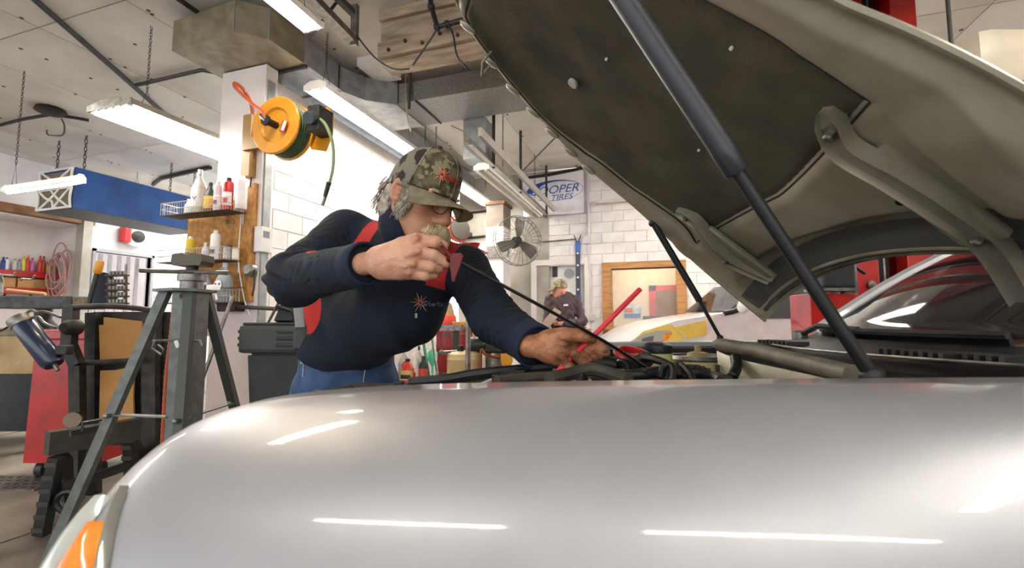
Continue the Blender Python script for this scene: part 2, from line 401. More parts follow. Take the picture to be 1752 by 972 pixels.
# fixtures above and behind the camera: the fender mirrors them
g_ = 'twin tube lights over the silver car bay'
for yv_, xa, xb, lab in ((-.55, -1.25, .05, 'single tube light over the open floor beside the jack stand'), (-.55, .9, 3.1, 'single tube light over the open floor beside the silver car door')):
    strip_light('strip_light', lab, yv_, xa, xb, 3.4, .12, 1, m_glow, g_, axis='X', chains=((.1, 0), (.9, 0)))
g_ = 'twin tube lights over the van bay'  # those above the van are unseen, added to brighten the back wall
for xv, ya_, yb_, lab in ((.9, 5.2, 7.6, 'unseen added twin tube light above the van nose'), (2.6, 5.2, 7.6, 'unseen added twin tube light above the van roof'), (4.3, 3.0, 5.4, 'twin tube light between the lift and side wall'), (2.9, .2, 2.6, 'twin tube light above the silver car roof')):
    strip_light('strip_light', lab, xv, ya_, yb_, 3.55, .2, 2, m_glow, g_, chains=((.1, 0), (.9, 0)))
g_ = 'twin tube lights over the left bay'
for xv, ya_, yb_, lab in ((-6.9, .0, 2.4, 'twin tube light over the red bin'), (-9.4, 5.6, 8.0, 'twin tube light between the blue unit and wall')):
    strip_light('strip_light', lab, xv, ya_, yb_, 3.6, .24, 2, m_glow, g_, chains=((.1, 0), (.9, 0)))
strip_light('strip_light', 'warm fluorescent fixture with three tubes near tire sign', -.75, 5.1, 6.3, 3.55, .3, 3, mat('unlit_tube', '#f2ecd8', .3), chains=((.1, 0), (.9, 0)))
tA, tB = WZ(815, 292, 2.9), WZ(925, 370, 2.9); strip_light('strip_light', 'twin tube light hung below overhead door track', (tA.x + tB.x) / 2, tA.y, min(tB.y, 7.6), 2.9, .2, 2, mat('unlit_tube', '#f2ecd8', .3), chains=((.3, 0), (.95, 0)))
# overhead door tracks and their hangers
dt = thing('door_track', 'long steel overhead door track on perforated hangers', 'door track', (-1.96, 6.2, 3.0))
b = nb(); box(b, -2.0, -1.95, 4.44, 8.15, 3.02, 3.13); obj('track_channel', b, m_steel, dt)
b = nb(); box(b, -1.95, -1.9, 4.44, 8.15, 3.02, 3.03); obj('track_lip', b, mat('pale_steel', '#c9c2ba', .4, .4), dt)
b = nb(); box(b, -1.86, -1.82, 4.5, 8.15, 3.14, 3.24); obj('top_rail', b, mat('pale_steel', '#c9c2ba', .4, .4), dt)
for y in (5.15, 6.3, 7.9):
    b = nb(); box(b, -1.94, -1.9, y, y + .006, 3.0, ZC); box(b, -1.94, -1.935, y, y + .04, 3.0, ZC); h = obj('hanger', b, m_pipe, dt)
    b = nb()
    for k in range(16): cyl(b, (-1.92, y - .002, 3.05 + k * .055), (-1.92, y + .008, 3.05 + k * .055), .007, n=6)
    obj('punched_holes', b, m_blk, h, kind='stuff')
b = nb(); bar(b, (-1.92, 6.3, 3.3), (-1.2, 6.3, ZC), .03, .006); obj('brace', b, m_pipe, dt)
b = nb(); bar(b, (-1.92, 5.15, 3.3), (-2.5, 5.15, 3.62), .03, .006); obj('brace', b, m_pipe, dt)
dt2 = thing('door_track', 'short greasy steel track bracket beside white block pier', 'door track', (-2.2, 2.9, 3.4))
pA = WZ(545, 0, 3.62); pB = WZ(604, 70, 3.62)
b = nb(); bar(b, pA + Vector((0, -.6, 0)), pB, .09, .06); obj('track_channel', b, m_steel, dt2)
pC = WZ(580, 0, 3.7); b = nb(); bar(b, pC + Vector((0, -.6, 0)), WZ(604, 22, 3.7), .05, .05); obj('track_channel', b, m_pipe, dt2)
pD = WY(606, 78, pB.y); b = nb(); box(b, pD.x - .03, pD.x + .03, pB.y - .02, pB.y + .02, pB.z - .05, ZC); obj('hanger', b, m_steel, dt2)
b = nb(); bar(b, WZ(532, 62, 3.62), WZ(575, 5, 3.7), .025, .006); obj('brace', b, m_pipe, dt2)
# conduit and cords on the ceiling
zk = ZC - .035
def cpipe(name, label, cat, pts, r, m, zz=None):
    b = nb(); tube(b, pts, r, 8); return obj(name, b, m, label=label, cat=cat, smooth=True)
cp_ = cpipe('ceiling_conduit', 'dark pipe running diagonally across pale ceiling above hanging fixture', 'pipe', [WZ(20, -40, zk), WZ(60, 0, zk), WZ(200, 122, zk), WZ(300, 212, zk)], .026, m_dark)
cpipe('ceiling_conduit', 'thin grey conduit branching from dark ceiling pipe to white column', 'pipe', [WZ(233, 146, zk), WZ(345, 120, zk), WZ(368, 124, zk)], .022, m_pipe)
cpipe('ceiling_conduit', 'black bent conduit above the far end of blue unit', 'pipe', [WZ(262, 316, zk), WZ(275, 306, zk), WZ(345, 290, zk), WZ(360, 287, zk)], .035, m_dark)
cpipe('ceiling_conduit', 'short dark conduit above the end of big duct', 'pipe', [WZ(290, -12, zk), WZ(338, 21, zk)], .022, m_dark)
jb = thing('junction_box', 'round black ceiling junction box with hanging cords', 'electrical box', WZ(87, 190, ZC))
c = WZ(87, 192, ZC - .05)
b = nb(); lathe(b, [(.1, -.03), (.17, .0), (.15, .05)], c, n=14); obj('box', b, m_dark, jb, smooth=True)
for pts in ([(87, 196), (40, 204), (0, 214), (-30, 220)], [(90, 196), (130, 202), (152, 206)]):
    b = nb(); tube(b, spline([WZ(*p_, ZC - .05) for p_ in pts]), .022, 6); obj('cable', b, m_dark, jb)
b = nb(); tube(b, spline([c, PW(84, 215, c.length * .95) * 1, PW(80, 228, 5.2), PW(95, 232, 5.2), PW(108, 230, 5.2), PW(110, 215, 5.2), PW(105, 203, 5.2)]), .008, 5); obj('cord', b, m_dark, jb)
# black gas pipe at the timber beam
gp = thing('gas_pipe', 'black iron gas pipe with elbow under timber beam', 'pipe', WY(745, 45, yb - .14))
Pp = [WY(735, -15, yb - .14), WY(738, 12, yb - .14), WY(748, 46, yb - .14), WY(765, 42, yb - .14), WY(850, 18, yb - .14), WY(960, -15, yb - .14)]
b = nb(); tube(b, Pp, .022, 8); obj('pipe_run', b, m_blk, gp, smooth=True)
for q_ in (Pp[1], Pp[2], Pp[3]): b = nb(); sph(b, q_, .034, 8); obj('fitting', b, m_blk, gp, smooth=True)
b = nb(); cyl(b, WY(766, 46, yb - .14), WY(766, 46, yb - .05), .012, n=6); obj('clip', b, m_steel, gp)
def cable(label, pts, r=.008, m=m_blk):
    b = nb(); tube(b, spline(pts), r, 6); return obj('cable', b, m, label=label, cat='cable', smooth=True)
yy = yb - .17
cable('black cable drooping from white pier to the hanging strap', [WY(611, 62, yy), WY(640, 97, yy), WY(672, 118, yy), WY(700, 118, yy)])
cable('black cable slanting from gas pipe elbow to cross duct', [WY(749, 48, yy), WY(735, 70, yy), WY(706, 112, yy)])
cable('black cable hanging from gas pipe onto cross duct', [WY(768, 42, yy), WY(776, 62, yy), WY(782, 95, yy), WY(798, 117, yy)])
cable('pale cord with plug hanging from strap below the duct', [WY(696, 112, yc - .03), WY(694, 150, yc - .03), WY(697, 200, yc - .03), WY(703, 225, yc - .03)], .007, mat('pale_cord', '#b9a98f', .6))
# ------------------------------------------------------------------ blue air unit
XU = -8.2
n0 = WX(125, 355, XU); n1 = WX(125, 284, XU); fz = WX(345, 395, XU)
u = thing('air_cleaner', 'long blue air cleaner box with white grille hanging on chains', 'air cleaner', (XU - .4, (n0.y + fz.y) / 2, n0.z))
m_blue = mat('blue_enamel', '#1d4f93', .45, col2='#173f7a', scale=4)
b = nb(); box(b, XU - .85, XU, n0.y, fz.y, n0.z, n1.z, bev=.012); obj('casing', b, m_blue, u)
b = nb(); box(b, XU - .84, XU - .01, n0.y + .01, fz.y - .01, n0.z - .012, n0.z); obj('bottom_panel', b, mat('grey_underside', '#55585c', .5), u)
b = nb(); box(b, XU - .8, XU - .05, n0.y - .006, n0.y, n0.z + .05, n1.z - .05); obj('filter_face', b, mat('tan_filter', '#8d7c66', .8, col2='#5d4d3c', scale=60), u)
g0, g1, gy = XU - .82, XU - .03, n0.y - .02; gh = n1.z - n0.z; z0 = n0.z
def gp_(a, t): return (g0 + a * (g1 - g0), gy, z0 + t * gh)
for pts in ([(0, .02), (1, .02)], [(.02, .98), (1, .98)], [(0, .0), (.03, .25), (0, .5)], [(.0, .5), (.03, .75), (0, 1)], [(1, 0), (.97, .25), (1, .5)], [(1, .5), (.97, .75), (1, 1)], [(0, .5), (1, .5)],
            [(.05, .02), (.4, .27), (.62, .48)], [(.95, .02), (.6, .27), (.4, .48)], [(.05, .48), (.25, .3), (.45, .2), (.5, .02)], [(.05, .97), (.4, .72), (.6, .52)], [(.95, .97), (.6, .72), (.38, .52)], [(.95, .48), (.75, .3), (.5, .02)]):
    b = nb(); tube(b, spline([gp_(*q_) for q_ in pts], 5), .018, 6); obj('grille_bar', b, m_chalk, u)
for q_ in ((XU - .75, n0.y + .15), (XU - .1, n0.y + .15), (XU - .1, fz.y - .55), (XU - .1, fz.y - .12)):
    b = nb(); chain(b, (q_[0], q_[1], n1.z), (q_[0], q_[1], ZC), .022, .006); obj('chain', b, m_dark, u)
# fire bell on left wall
p_ = WX(228, 405, XL) + Vector((.012, 0, 0)); s_ = .16
fb = thing('fire_bell', 'red and chrome alarm bell on white wall below blue unit', 'alarm bell', p_)
b = nb(); lathe(b, [(.22, 0), (.22, .05), (.2, .08)], p_, (1, 0, 0), 20); obj('back_plate', b, m_chalk, fb, smooth=True)
b = nb(); lathe(b, [(.12, .08), (.12, .11), (.05, .13)], p_ + Vector((0, .03, 0)), (1, 0, 0), 16); obj('gong', b, m_dark, fb, smooth=True)
b = nb(); box(b, p_.x + .02, p_.x + .16, p_.y - .3, p_.y - .12, p_.z - .17, p_.z + .17, bev=.05); obj('strobe', b, m_red, fb)
# ================================================================== BOARD, BASKETS, BOTTLES, REEL
yf = YP - .022
bd = thing('plywood_board', 'strand board panel fixed on white column behind wire baskets', 'board', WY(370, 515, yf))
bL, bR, bT, bB = WY(312, 400, yf).x, WY(434, 400, yf).x, WY(434, 318, yf).z, WY(380, 517, yf).z
b = nb(); prism(b, [(bL + .07, bB), (bR, bB), (bR, bT), (bL + .75, bT), (bL + .75, bT - .12), (bL + .07, bT - .12)], frame((0, yf + .02, 0), (1, 0, 0), (0, 0, 1)), .02); obj('sheet', b, m_osb, bd)
b = nb(); box(b, bR - .02, bR + .012, yf - .03, yf + .02, bB, bT + .02); obj('edge_batten', b, m_osb, bd)
m_ink = mat('marker_ink', '#4a2c12', .8)
text('writing', '3015', .06, frame((bR - .3, yf - .0015, bT - .33), (1, 0, 0), (0, 0, 1)), m_ink, bd, .0005)
text('writing', 'NOTE', .05, frame((bR - .3, yf - .0015, bT - .26), (1, 0, 0), (0, 0, 1)), m_ink, bd, .0005)
m_wire = mat('grey_wire', '#b3ada2', .4, .6)
m_grime = mat('grimy_tray', '#4b4334', .8, col2='#6b6252', scale=25)
def basket(label, pl_, pr_, ytop, ybot, depth=.2):
    a = WY(pl_, ytop, yf); c = WY(pr_, ytop, yf); zb_ = WY((pl_ + pr_) / 2, ybot, yf - depth).z; zt = zb_ + .12
    x0_, x1_ = a.x, c.x
    o = thing('wire_basket', label, 'basket', ((x0_ + x1_) / 2, yf - depth / 2, zb_), 0, 'wire baskets on strand board')
    y0_, y1_ = yf - depth, yf - .012
    for z_, nm in ((zt, 'top_rim'), (zb_ + .06, 'middle_wire')):
        b = nb(); tube(b, [(x0_, y1_, z_), (x0_, y0_, z_), (x1_, y0_, z_), (x1_, y1_, z_)], .0035, 5); obj(nm, b, m_wire, o)
    b = nb(); box(b, x0_, x1_, y0_, y1_, zb_, zb_ + .006); obj('tray', b, m_grime, o)
    n = int((x1_ - x0_) / .03); b0 = nb(); tube(b0, [(0, 0, zb_), (0, 0, zt)], .002, 4); me = bpy.data.meshes.new('upright_wire'); b0.to_mesh(me); b0.free()
    for i in range(n + 1): part_at('upright_wire', me, m_wire, o, Matrix.Translation((x0_ + (x1_ - x0_) * i / n, y0_, 0)))
    for i in range(1, 6): part_at('upright_wire', me, m_wire, o, Matrix.Translation((x0_, y0_ + (y1_ - y0_) * i / 6, 0))); part_at('upright_wire', me, m_wire, o, Matrix.Translation((x1_, y0_ + (y1_ - y0_) * i / 6, 0)))
    b = nb(); tube(b, [(x1_ - .03, y1_ - .002, zt + .02), (x1_ - .03, y1_ - .002, zb_ - .1)], .005, 5); obj('hanger_rod', b, m_chalk, o)
    return zb_ + .0065, (y0_ + y1_) / 2
zs1, ys = basket('topmost wire basket on board holding red can and white spray cans', 312, 424, 338, 360)
zs2, _ = basket('middle wire basket on board holding yellow spray can and jars', 306, 416, 424, 445)
zs3, _ = basket('lowest wire basket on board holding silver and blue oil jugs', 300, 416, 505, 518)
def bottle(label, x, y, z, r, h, body, capc=None, lab=None, lab2=None, kind='bottle', neck=.4, group=None, flat=1., cat=None, name=None, rough=.35):
    """round bottle, spray can or jug standing at x, y, z"""
    mb = mat('plastic_' + body, body, rough); o = thing(name or {'can': 'spray_can', 'jug': 'oil_jug', 'jar': 'jar'}.get(kind, 'bottle'), label, cat or {'can': 'can', 'jug': 'jug', 'jar': 'jar'}.get(kind, 'bottle'), (x, y, z), 0, group)
    b = nb(); n = 16
    if kind == 'can': pr = [(r * .95, 0), (r, .006), (r, h * .82), (r * .9, h * .86), (r * .55, h * .9)]; hc = h * .9; rc = r * .5
    elif kind == 'jar': pr = [(r * .95, 0), (r, .006), (r, h * .8), (r * .92, h * .84)]; hc = h * .84; rc = r * .98
    else: pr = [(r * .9, 0), (r, .012), (r, h * .58), (r * .85, h * .68), (r * neck, h * .84), (r * neck, h * .88)]; hc = h * .88; rc = r * neck * 1.15
    P = []
    for rr, hh in pr:
        row = []
        for i in range(n):
            t = 2 * math.pi * i / n; e = .5 if kind == 'jug' and hh < h * .66 else 1.
            sx = abs(math.cos(t)) ** e * (1 if math.cos(t) >= 0 else -1); sy = abs(math.sin(t)) ** e * (1 if math.sin(t) >= 0 else -1)
            row.append((x + rr * sx, y + rr * flat * sy, z + hh))
        P.append(row)
    loft(b, P); bo = obj('body', b, mb, o, smooth=True)
    if kind == 'jug':
        b = nb(); tube(b, spline([(x - r * .9, y, z + h * .5), (x - r * 1.0, y, z + h * .72), (x - r * .55, y, z + h * .86), (x - r * .2, y, z + h * .84)]), r * .13, 8); obj('handle', b, mb, o, smooth=True)
    if capc:
        b = nb(); lathe(b, [(rc, hc), (rc, h * .985), (rc * .85, h)], (x, y, z), n=12); obj('cap', b, mat('plastic_' + capc, capc, .4), o, smooth=True)
    if lab:
        e = .5 if kind == 'jug' else 1.
        def band(col, z0_, z1_, t0, t1, off, nm):
            b = nb(); P = []
            for hh in (z0_, z1_):
                row = []
                for i in range(9):
                    t = t0 + (t1 - t0) * i / 8; cx_, sy_ = math.cos(t), math.sin(t)
                    row.append((x + (r + off) * abs(cx_) ** e * (1 if cx_ >= 0 else -1), y + (r * flat + off) * abs(sy_) ** e * (1 if sy_ >= 0 else -1), z + h * hh))
                P.append(row)
            sheet(b, P); obj(nm, b, mat('print_' + col, col, .5), o, smooth=2)
        band(lab, .14, .54, math.pi, 2 * math.pi, .0012, 'label')
        if lab2: band(lab2, .2, .36, math.pi * 1.15, 1.75 * math.pi, .0025, 'label_print')
    return o
def bx_(px_, zz, yy_): return WY(px_, 400, yy_).x
g1_ = 'bottles in the top wire basket'; yb1 = ys - .03
def hh(px_top, y_, base): return max(.04, WY(360, px_top, y_).z - base)
bottle('small white squeeze bottle at the end of top basket', bx_(320, 0, ys), ys, zs1, .032, .16, '#e2e0e0', '#eeeeee', '#c4d3da', group=g1_)
j = bottle('tall silver oil jug with red and blue V mark', bx_(337, 0, ys), ys, zs1, .062, .44, '#b8afa6', '#c9c7c9', '#cfc8c2', None, 'jug', .3, g1_, .8)
def vmark(o, x, y, z, s):
    for sg, c_ in ((-1, '#c2202c'), (1, '#2a50a8')):
        b = nb(); prism(b, [(0, 0), (sg * .9, 1.0), (sg * .35, 1.0), (0, .45)], frame((x, y, z), (s, 0, 0), (0, 0, s)) @ Matrix.Scale(s, 4), .001); obj('logo', b, mat('print_' + c_, c_, .5), o)
vmark(j, bx_(337, 0, ys) + .01, ys - .055, zs1 + .13, .035)
bottle('black oil bottle with yellow label in top basket', bx_(356, 0, ys), ys, zs1, .045, .3, '#26302f', '#1d1f1f', '#d9a12a', None, 'jug', .35, g1_, .8)
bottle('silver spray can between black bottle and red can', bx_(369, 0, yb1), yb1, zs1, .033, .29, '#cfccd0', '#d8d5cf', '#e9e9ec', '#59505a', 'can', group=g1_)
rc_ = bottle('red and white cleaner can with black cap', bx_(387, 0, yb1), yb1, zs1, .043, .31, '#b5262b', '#2a2728', '#e9dedd', '#b9384a', 'can', group=g1_)
bottle('tall plain white spray can in top basket', bx_(410, 0, yb1), yb1, zs1, .048, .31, '#ded6d6', '#efece6', '#e6dfe0', None, 'can', group=g1_)
g2_ = 'bottles in the middle wire basket'
bottle('blue and yellow spray can in middle basket', bx_(327, 0, ys), ys, zs2, .038, .25, '#d9b92a', '#e8e4da', '#d6b325', '#1f3f8c', 'can', group=g2_)
bottle('small slim white bottle beside maroon topped one', bx_(353, 0, ys), ys, zs2, .028, .18, '#e2dfe0', '#d8d6d9', '#ccd1dd', group=g2_)
bottle('white bottle with maroon shoulder and white nozzle', bx_(370, 0, ys), ys, zs2, .043, .29, '#ebe6e6', '#e6dcc9', '#e9e6ea', '#3d4858', 'can', group=g2_)
bottle('grey jar with dark lid in middle basket', bx_(391, 0, ys), ys, zs2, .036, .14, '#a9a3a0', '#4b443d', '#cfcac6', None, 'jar', group=g2_)
bottle('cream jar with label in middle basket', bx_(405, 0, ys), ys, zs2, .03, .11, '#d8cfc2', '#b8ad9b', '#e0d9cb', None, 'jar', group=g2_)
g3_ = 'jugs in the lowest wire basket'
bottle('blue oil jug in lowest basket', bx_(332, 0, ys), ys, zs3, .05, .24, '#2747a0', '#2747a0', '#2f52ad', None, 'jug', .35, g3_, .8)
bottle('pale grey jug with dark label and blue cap', bx_(357, 0, ys), ys, zs3, .062, .3, '#b6bac2', '#23398a', '#2c2433', '#b98a4a', 'jug', .3, g3_, .75)
j = bottle('large silver jug with round V emblem', bx_(388, 0, yb1), yb1, zs3, .066, .36, '#98a0a6', '#b9bec2', '#8e979c', None, 'jug', .3, g3_, .75)
b = nb(); lathe(b, [(.048, 0), (.048, .002)], (bx_(388, 0, yb1) - .008, yb1 - .058, zs3 + .15), (0, -1, 0), 18); obj('emblem', b, m_chalk, j)
vmark(j, bx_(388, 0, yb1) - .008, yb1 - .062, zs3 + .125, .045)
# spray bottle hanging under the board
p_ = WY(356, 575, yf - .33)
sb = thing('spray_bottle', 'clear trigger spray bottle with pink print below the baskets', 'bottle', p_)
x_, y_, z_ = p_; m_cl = mat('cloudy_plastic', '#ddd2cc', .3, alpha=.75)
b = nb(); lathe(b, [(.07, 0), (.075, .02), (.075, .14), (.055, .22), (.03, .3), (.028, .36)], (x_, y_, z_), n=18); obj('body', b, m_cl, sb, smooth=True)
b = nb(); lathe(b, [(.076, .1), (.076, .2), (.06, .215)], (x_, y_, z_ - .06), n=18, caps=False); obj('label', b, mat('pink_print', '#d88a8e', .6, col2='#e9cfc9', scale=30), sb, smooth=2)
b = nb(); lathe(b, [(.077, .004), (.077, .045)], (x_, y_, z_), n=18, caps=False); obj('fluid', b, mat('amber_fluid', '#d8bd83', .3), sb, smooth=2)
b = nb(); box(b, x_ - .03, x_ + .09, y_ - .022, y_ + .022, z_ + .39, z_ + .44, bev=.012); box(b, x_ - .03, x_ + .03, y_ - .02, y_ + .02, z_ + .36, z_ + .4); tr = obj('trigger_head', b, m_chalk, sb)
b = nb(); bar(b, (x_ + .05, y_, z_ + .4), (x_ + .075, y_, z_ + .31), .015, .012); obj('trigger', b, m_chalk, tr)
b = nb(); tube(b, [(x_, y_, z_ + .41), (x_, yf - .002, z_ + .44)], .006, 6); obj('hook', b, m_steel, sb)
# white cord down the board, outlet box, wheel valve on block wall
cable('white cord draped down the strand board', [WY(415, 338, yf - .012), WY(412, 380, yf - .014), WY(408, 440, yf - .03), WY(412, 480, yf - .02), WY(420, 520, yf - .02), WY(428, 540, yf - .02)], .006, m_chalk)
p_ = WX(440, 405, XP + .03)
ob = thing('thermostat', 'small white switch box on block wall beside board', 'switch', p_)
b = nb(); box(b, p_.x - .04, p_.x + .04, p_.y, p_.y + .14, p_.z - .14, p_.z + .1, bev=.008); obj('case', b, mat('switch_white', '#dcdad8', .4), ob)
b = nb(); box(b, p_.x + .04, p_.x + .043, p_.y + .03, p_.y + .1, p_.z, p_.z + .06); obj('dial_window', b, mat('grey_window', '#7c828a', .4), ob)
p_ = WY(428, 462, YP - .07)
wv = thing('air_regulator', 'round grey pressure regulator with hose at board edge', 'regulator', p_)
b = nb(); lathe(b, [(.03, -.02), (.06, 0), (.06, .05), (.04, .07)], p_ - Vector((0, -.03, 0)), (0, -1, 0), 16); obj('dial', b, m_steel, wv, smooth=True)
b = nb(); tube(b, spline([p_ + Vector((.06, 0, 0)), p_ + Vector((.08, -.02, -.14)), p_ + Vector((.06, -.02, -.24))]), .008, 6); obj('hose', b, m_blk, wv, smooth=True)
hz = WY(440, 532, YP - .2)
hr = thing('tool_rail', 'horizontal steel rod with clamp at foot of board', 'rod', hz)
b = nb(); cyl(b, WY(392, 524, YP - .08), WY(515, 531, YP - .08), .018, n=8); obj('rod', b, m_pipe, hr)
b = nb(); box(b, *sum(([WY(390, 525, YP).x, WY(420, 525, YP).x],), []), YP - .12, YP, hz.z + .0, hz.z + .09, bev=.01); obj('clamp', b, m_dark, hr)
# ---- hose reel
yr = 2.95; rc = WY(473, 215, yr); R_ = .25
hrl = thing('hose_reel', 'yellow hose reel with green hose mounted on white column', 'hose reel', rc - Vector((0, 0, .3)))
m_yel = mat('yellow_enamel', '#d9961c', .4, col2='#c98614', scale=5, coat=.2)
m_grn = mat('green_hose', '#3f5b38', .5); m_org = mat('orange_hose', '#b4502f', .5)
AX = (0, 1, 0)
b = nb(); lathe(b, [(.03, .0), (R_ * .55, .0), (R_ * .62, -.02), (R_ * .97, -.02), (R_, -.012), (R_, .004), (R_ * .95, .01), (.05, .012)], rc, AX, 32); obj('front_disc', b, m_yel, hrl, smooth=True)
b = nb(); lathe(b, [(.05, .15), (R_ * .95, .15), (R_, .155), (R_, .17), (.05, .17)], rc, AX, 32); obj('rear_disc', b, m_yel, hrl, smooth=True)
b = nb(); lathe(b, [(.09, .01), (.09, .15)], rc, AX, 20); obj('drum', b, m_yel, hrl, smooth=True)
for i in range(5):
    for k in range(3):
        b = nb(); tube(b, circle(rc + Vector((0, .03 + i * .026, 0)), AX, R_ * .9 - k * .024, 28), .012, 6, True); obj('hose_turn', b, m_grn, hrl, smooth=True)
b = nb(); cyl(b, rc + Vector((0, -.1, 0)), rc, .03, n=12); cyl(b, rc + Vector((0, -.12, 0)), rc + Vector((0, -.1, 0)), .045, n=10); obj('axle', b, m_dark, hrl, smooth=True)
b = nb(); box(b, -.05, .05, -.002, .002, -.03, .03, Matrix.Translation(rc + Vector((.1, -.022, -.03))) @ Matrix.Rotation(math.radians(-68), 4, 'Y')); dl = obj('warning_label', b, mat('red_print', '#b5332a', .5), hrl)
b = nb(); box(b, -.035, .05, -.003, -.001, -.016, .016, Matrix.Translation(rc + Vector((.1, -.022, -.03))) @ Matrix.Rotation(math.radians(-68), 4, 'Y')); obj('label_text_block', b, m_chalk, dl)
b = nb(); prism(b, [(.1, .12), (.36, .2), (.42, .12), (.42, -.06), (.36, -.2), (.2, -.16)], frame(rc + Vector((0, .2, 0)), (1, 0, 0), (0, 0, 1)), .012); obj('arm_plate', b, m_yel, hrl)
b = nb(); box(b, rc.x + .3, rc.x + .42, rc.y + .02, rc.y + .2, rc.z - .08, rc.z + .14, bev=.01); gd = obj('hose_guide', b, m_dark, hrl)
b = nb(); cyl(b, rc + Vector((.37, .02, .03)), rc + Vector((.37, -.04, .0)), .05, n=12); obj('guide_roller', b, mat('slate_rubber', '#3c4550', .5), gd, smooth=True)
b = nb(); box(b, XP - .12, rc.x, YP - .11, YP - .07, rc.z - .06, rc.z + .06); box(b, XP - .16, XP - .06, YP - .08, YP - .001, rc.z - .3, rc.z + .3); obj('wall_bracket', b, mat('tan_bracket', '#9b7434', .5), hrl)
t0 = rc + Vector((.4, .05, .03))
pe = WY(555, 345, yr + .02)
b = nb(); tube(b, spline([t0, WY(558, 215, yr), WY(569, 245, yr), WY(570, 285, yr), WY(562, 320, yr)]), .013, 8); obj('hose_tail', b, mat('pale_green_hose', '#7b8f63', .5), hrl, smooth=True)
b = nb(); cyl(b, WY(563, 312, yr), WY(556, 336, yr), .021, .017, 10); cyl(b, WY(556, 336, yr), WY(552, 350, yr), .014, .012, 8); obj('hose_end', b, m_dark, hrl, smooth=True)
b = nb(); cyl(b, WY(556, 337, yr), WY(551, 351, yr), .016, n=8); obj('coupling', b, m_steel, hrl, smooth=True)
b = nb(); tube(b, spline([rc + Vector((0, -.1, .0)), WY(450, 192, yr - .12), WY(432, 178, yr - .12), WY(408, 155, yr - .1), WY(401, 146, yr - .08), WY(404, 143, yr - .02), WY(418, 155, yr + .05), WY(430, 180, YP - .06), WY(434, 225, YP - .05), WY(430, 262, YP - .05), WY(422, 285, YP - .05)]), .016, 8); obj('feed_hose', b, m_org, hrl, smooth=True)
b = nb(); cyl(b, rc + Vector((-.06, -.1, .05)), rc + Vector((.0, -.1, .0)), .026, n=8); obj('fitting', b, m_steel, hrl)
b = nb(); cyl(b, WY(422, 283, YP - .05), WY(419, 302, YP - .05), .022, n=8); cyl(b, WY(436, 250, YP - .03), WY(428, 320, YP - .03), .008, n=6); obj('supply_pipe', b, m_pipe, hrl)
# ================================================================== SILVER CAR (built in the heading frame, turned by ROT)
CY = 1.36
m_silver = mat('silver_car_paint', '#b2b2b5', .42, .45, col2='#adadb0', scale=2, coat=.7)
m_silver.node_tree.nodes['Principled BSDF'].inputs['Coat Roughness'].default_value = .05
m_under = mat('dusty_inner_metal', '#a8a18f', .42, .35, col2='#8a826d', scale=5, lo=.35, hi=.7)
m_liner = mat('hood_liner_felt', '#5a533f', .95, col2='#3d3728', scale=5, bump=.5, bscale=160, lo=.35, hi=.72)
m_bay = mat('greasy_black', '#1b1a18', .55, col2='#2c2822', scale=18)
m_tan = mat('dusty_tan_metal', '#b8a372', .6, col2='#95814f', scale=9)
m_rub = mat('dusty_rubber', '#35322c', .7, col2='#585042', scale=10)
m_gls = mat('car_glass', '#20262a', .04, spec=.9, coat=.5)
m_amber = mat('amber_lens', '#f58a2e', .18, col2='#fbc45c', scale=22, coat=1.)
m_lens = mat('clear_lens', '#c9cdc4', .12, .1, coat=1.)
car = thing('silver_car', 'silver car with open hood being serviced', 'car', ROT @ Vector((.6, CY, 0)), YAW)
S_ = ROT
OUT = [(4.2, .42), (2.6, .39), (1.4, .38), (.6, .378), (.1, .378), (-.2, .378), (-.335, .388), (-.425, .412), (-.475, .458), (-.505, .55), (-.54, .74), (-.575, 1.04), (-.59, CY)]
INN = [(4.2, .7, 1.03), (2.6, .70, 1.035), (1.4, .71, 1.035), (.6, .73, 1.03), (.1, .77, 1.02), (-.17, .785, 1.012), (-.29, .775, 1.006), (-.375, .755, .998), (-.43, .75, .985), (-.455, .78, .968), (-.465, .88, .948), (-.475, 1.08, .93), (-.49, CY, .925)]
os_ = spline([(x, y, 0) for x, y in OUT], 8); is_ = spline(INN, 8)
def prof(i, k, nk=16):
    o_, q = os_[i], is_[i]; z0 = .70 + .02 * (q.z - .92) / .1
    if k < 0:      # flank below the shoulder
        z = z0 + (k / 6) * (z0 - .26); bul = .012 * math.sin(math.pi * (k / 6)); return Vector((o_.x, o_.y, z)) + (o_ - Vector((.6, CY, 0))).normalized() * bul
    ph = math.pi / 2 * k / nk; e = 1 - math.cos(ph) ** .80
    return Vector((o_.x + (q.x - o_.x) * e, o_.y + (q.y - o_.y) * e, z0 + (q.z - z0) * math.sin(ph) ** .86))
def mir(p): return Vector((p.x, 2 * CY - p.y, p.z))
for sgn in (0, 1):
    b = nb(); f = (lambda p: p) if not sgn else (lambda p: mir(p - Vector((0, 0, .17 * max(0, min(1, (.32 - p.x) / .5)) * max(0, min(1, (p.z - .4) / .3))))))
    P = [[f(prof(i, k)) for k in range(-6, 17)] + [f(is_[i] + Vector((0, .006, -.03)))] for i in range(len(os_))]
    sheet(b, P); bmesh.ops.remove_doubles(b, verts=b.verts, dist=1e-4)
    obj('front_fender' if not sgn else 'front_fender', b, m_silver, car, S_, smooth=2)
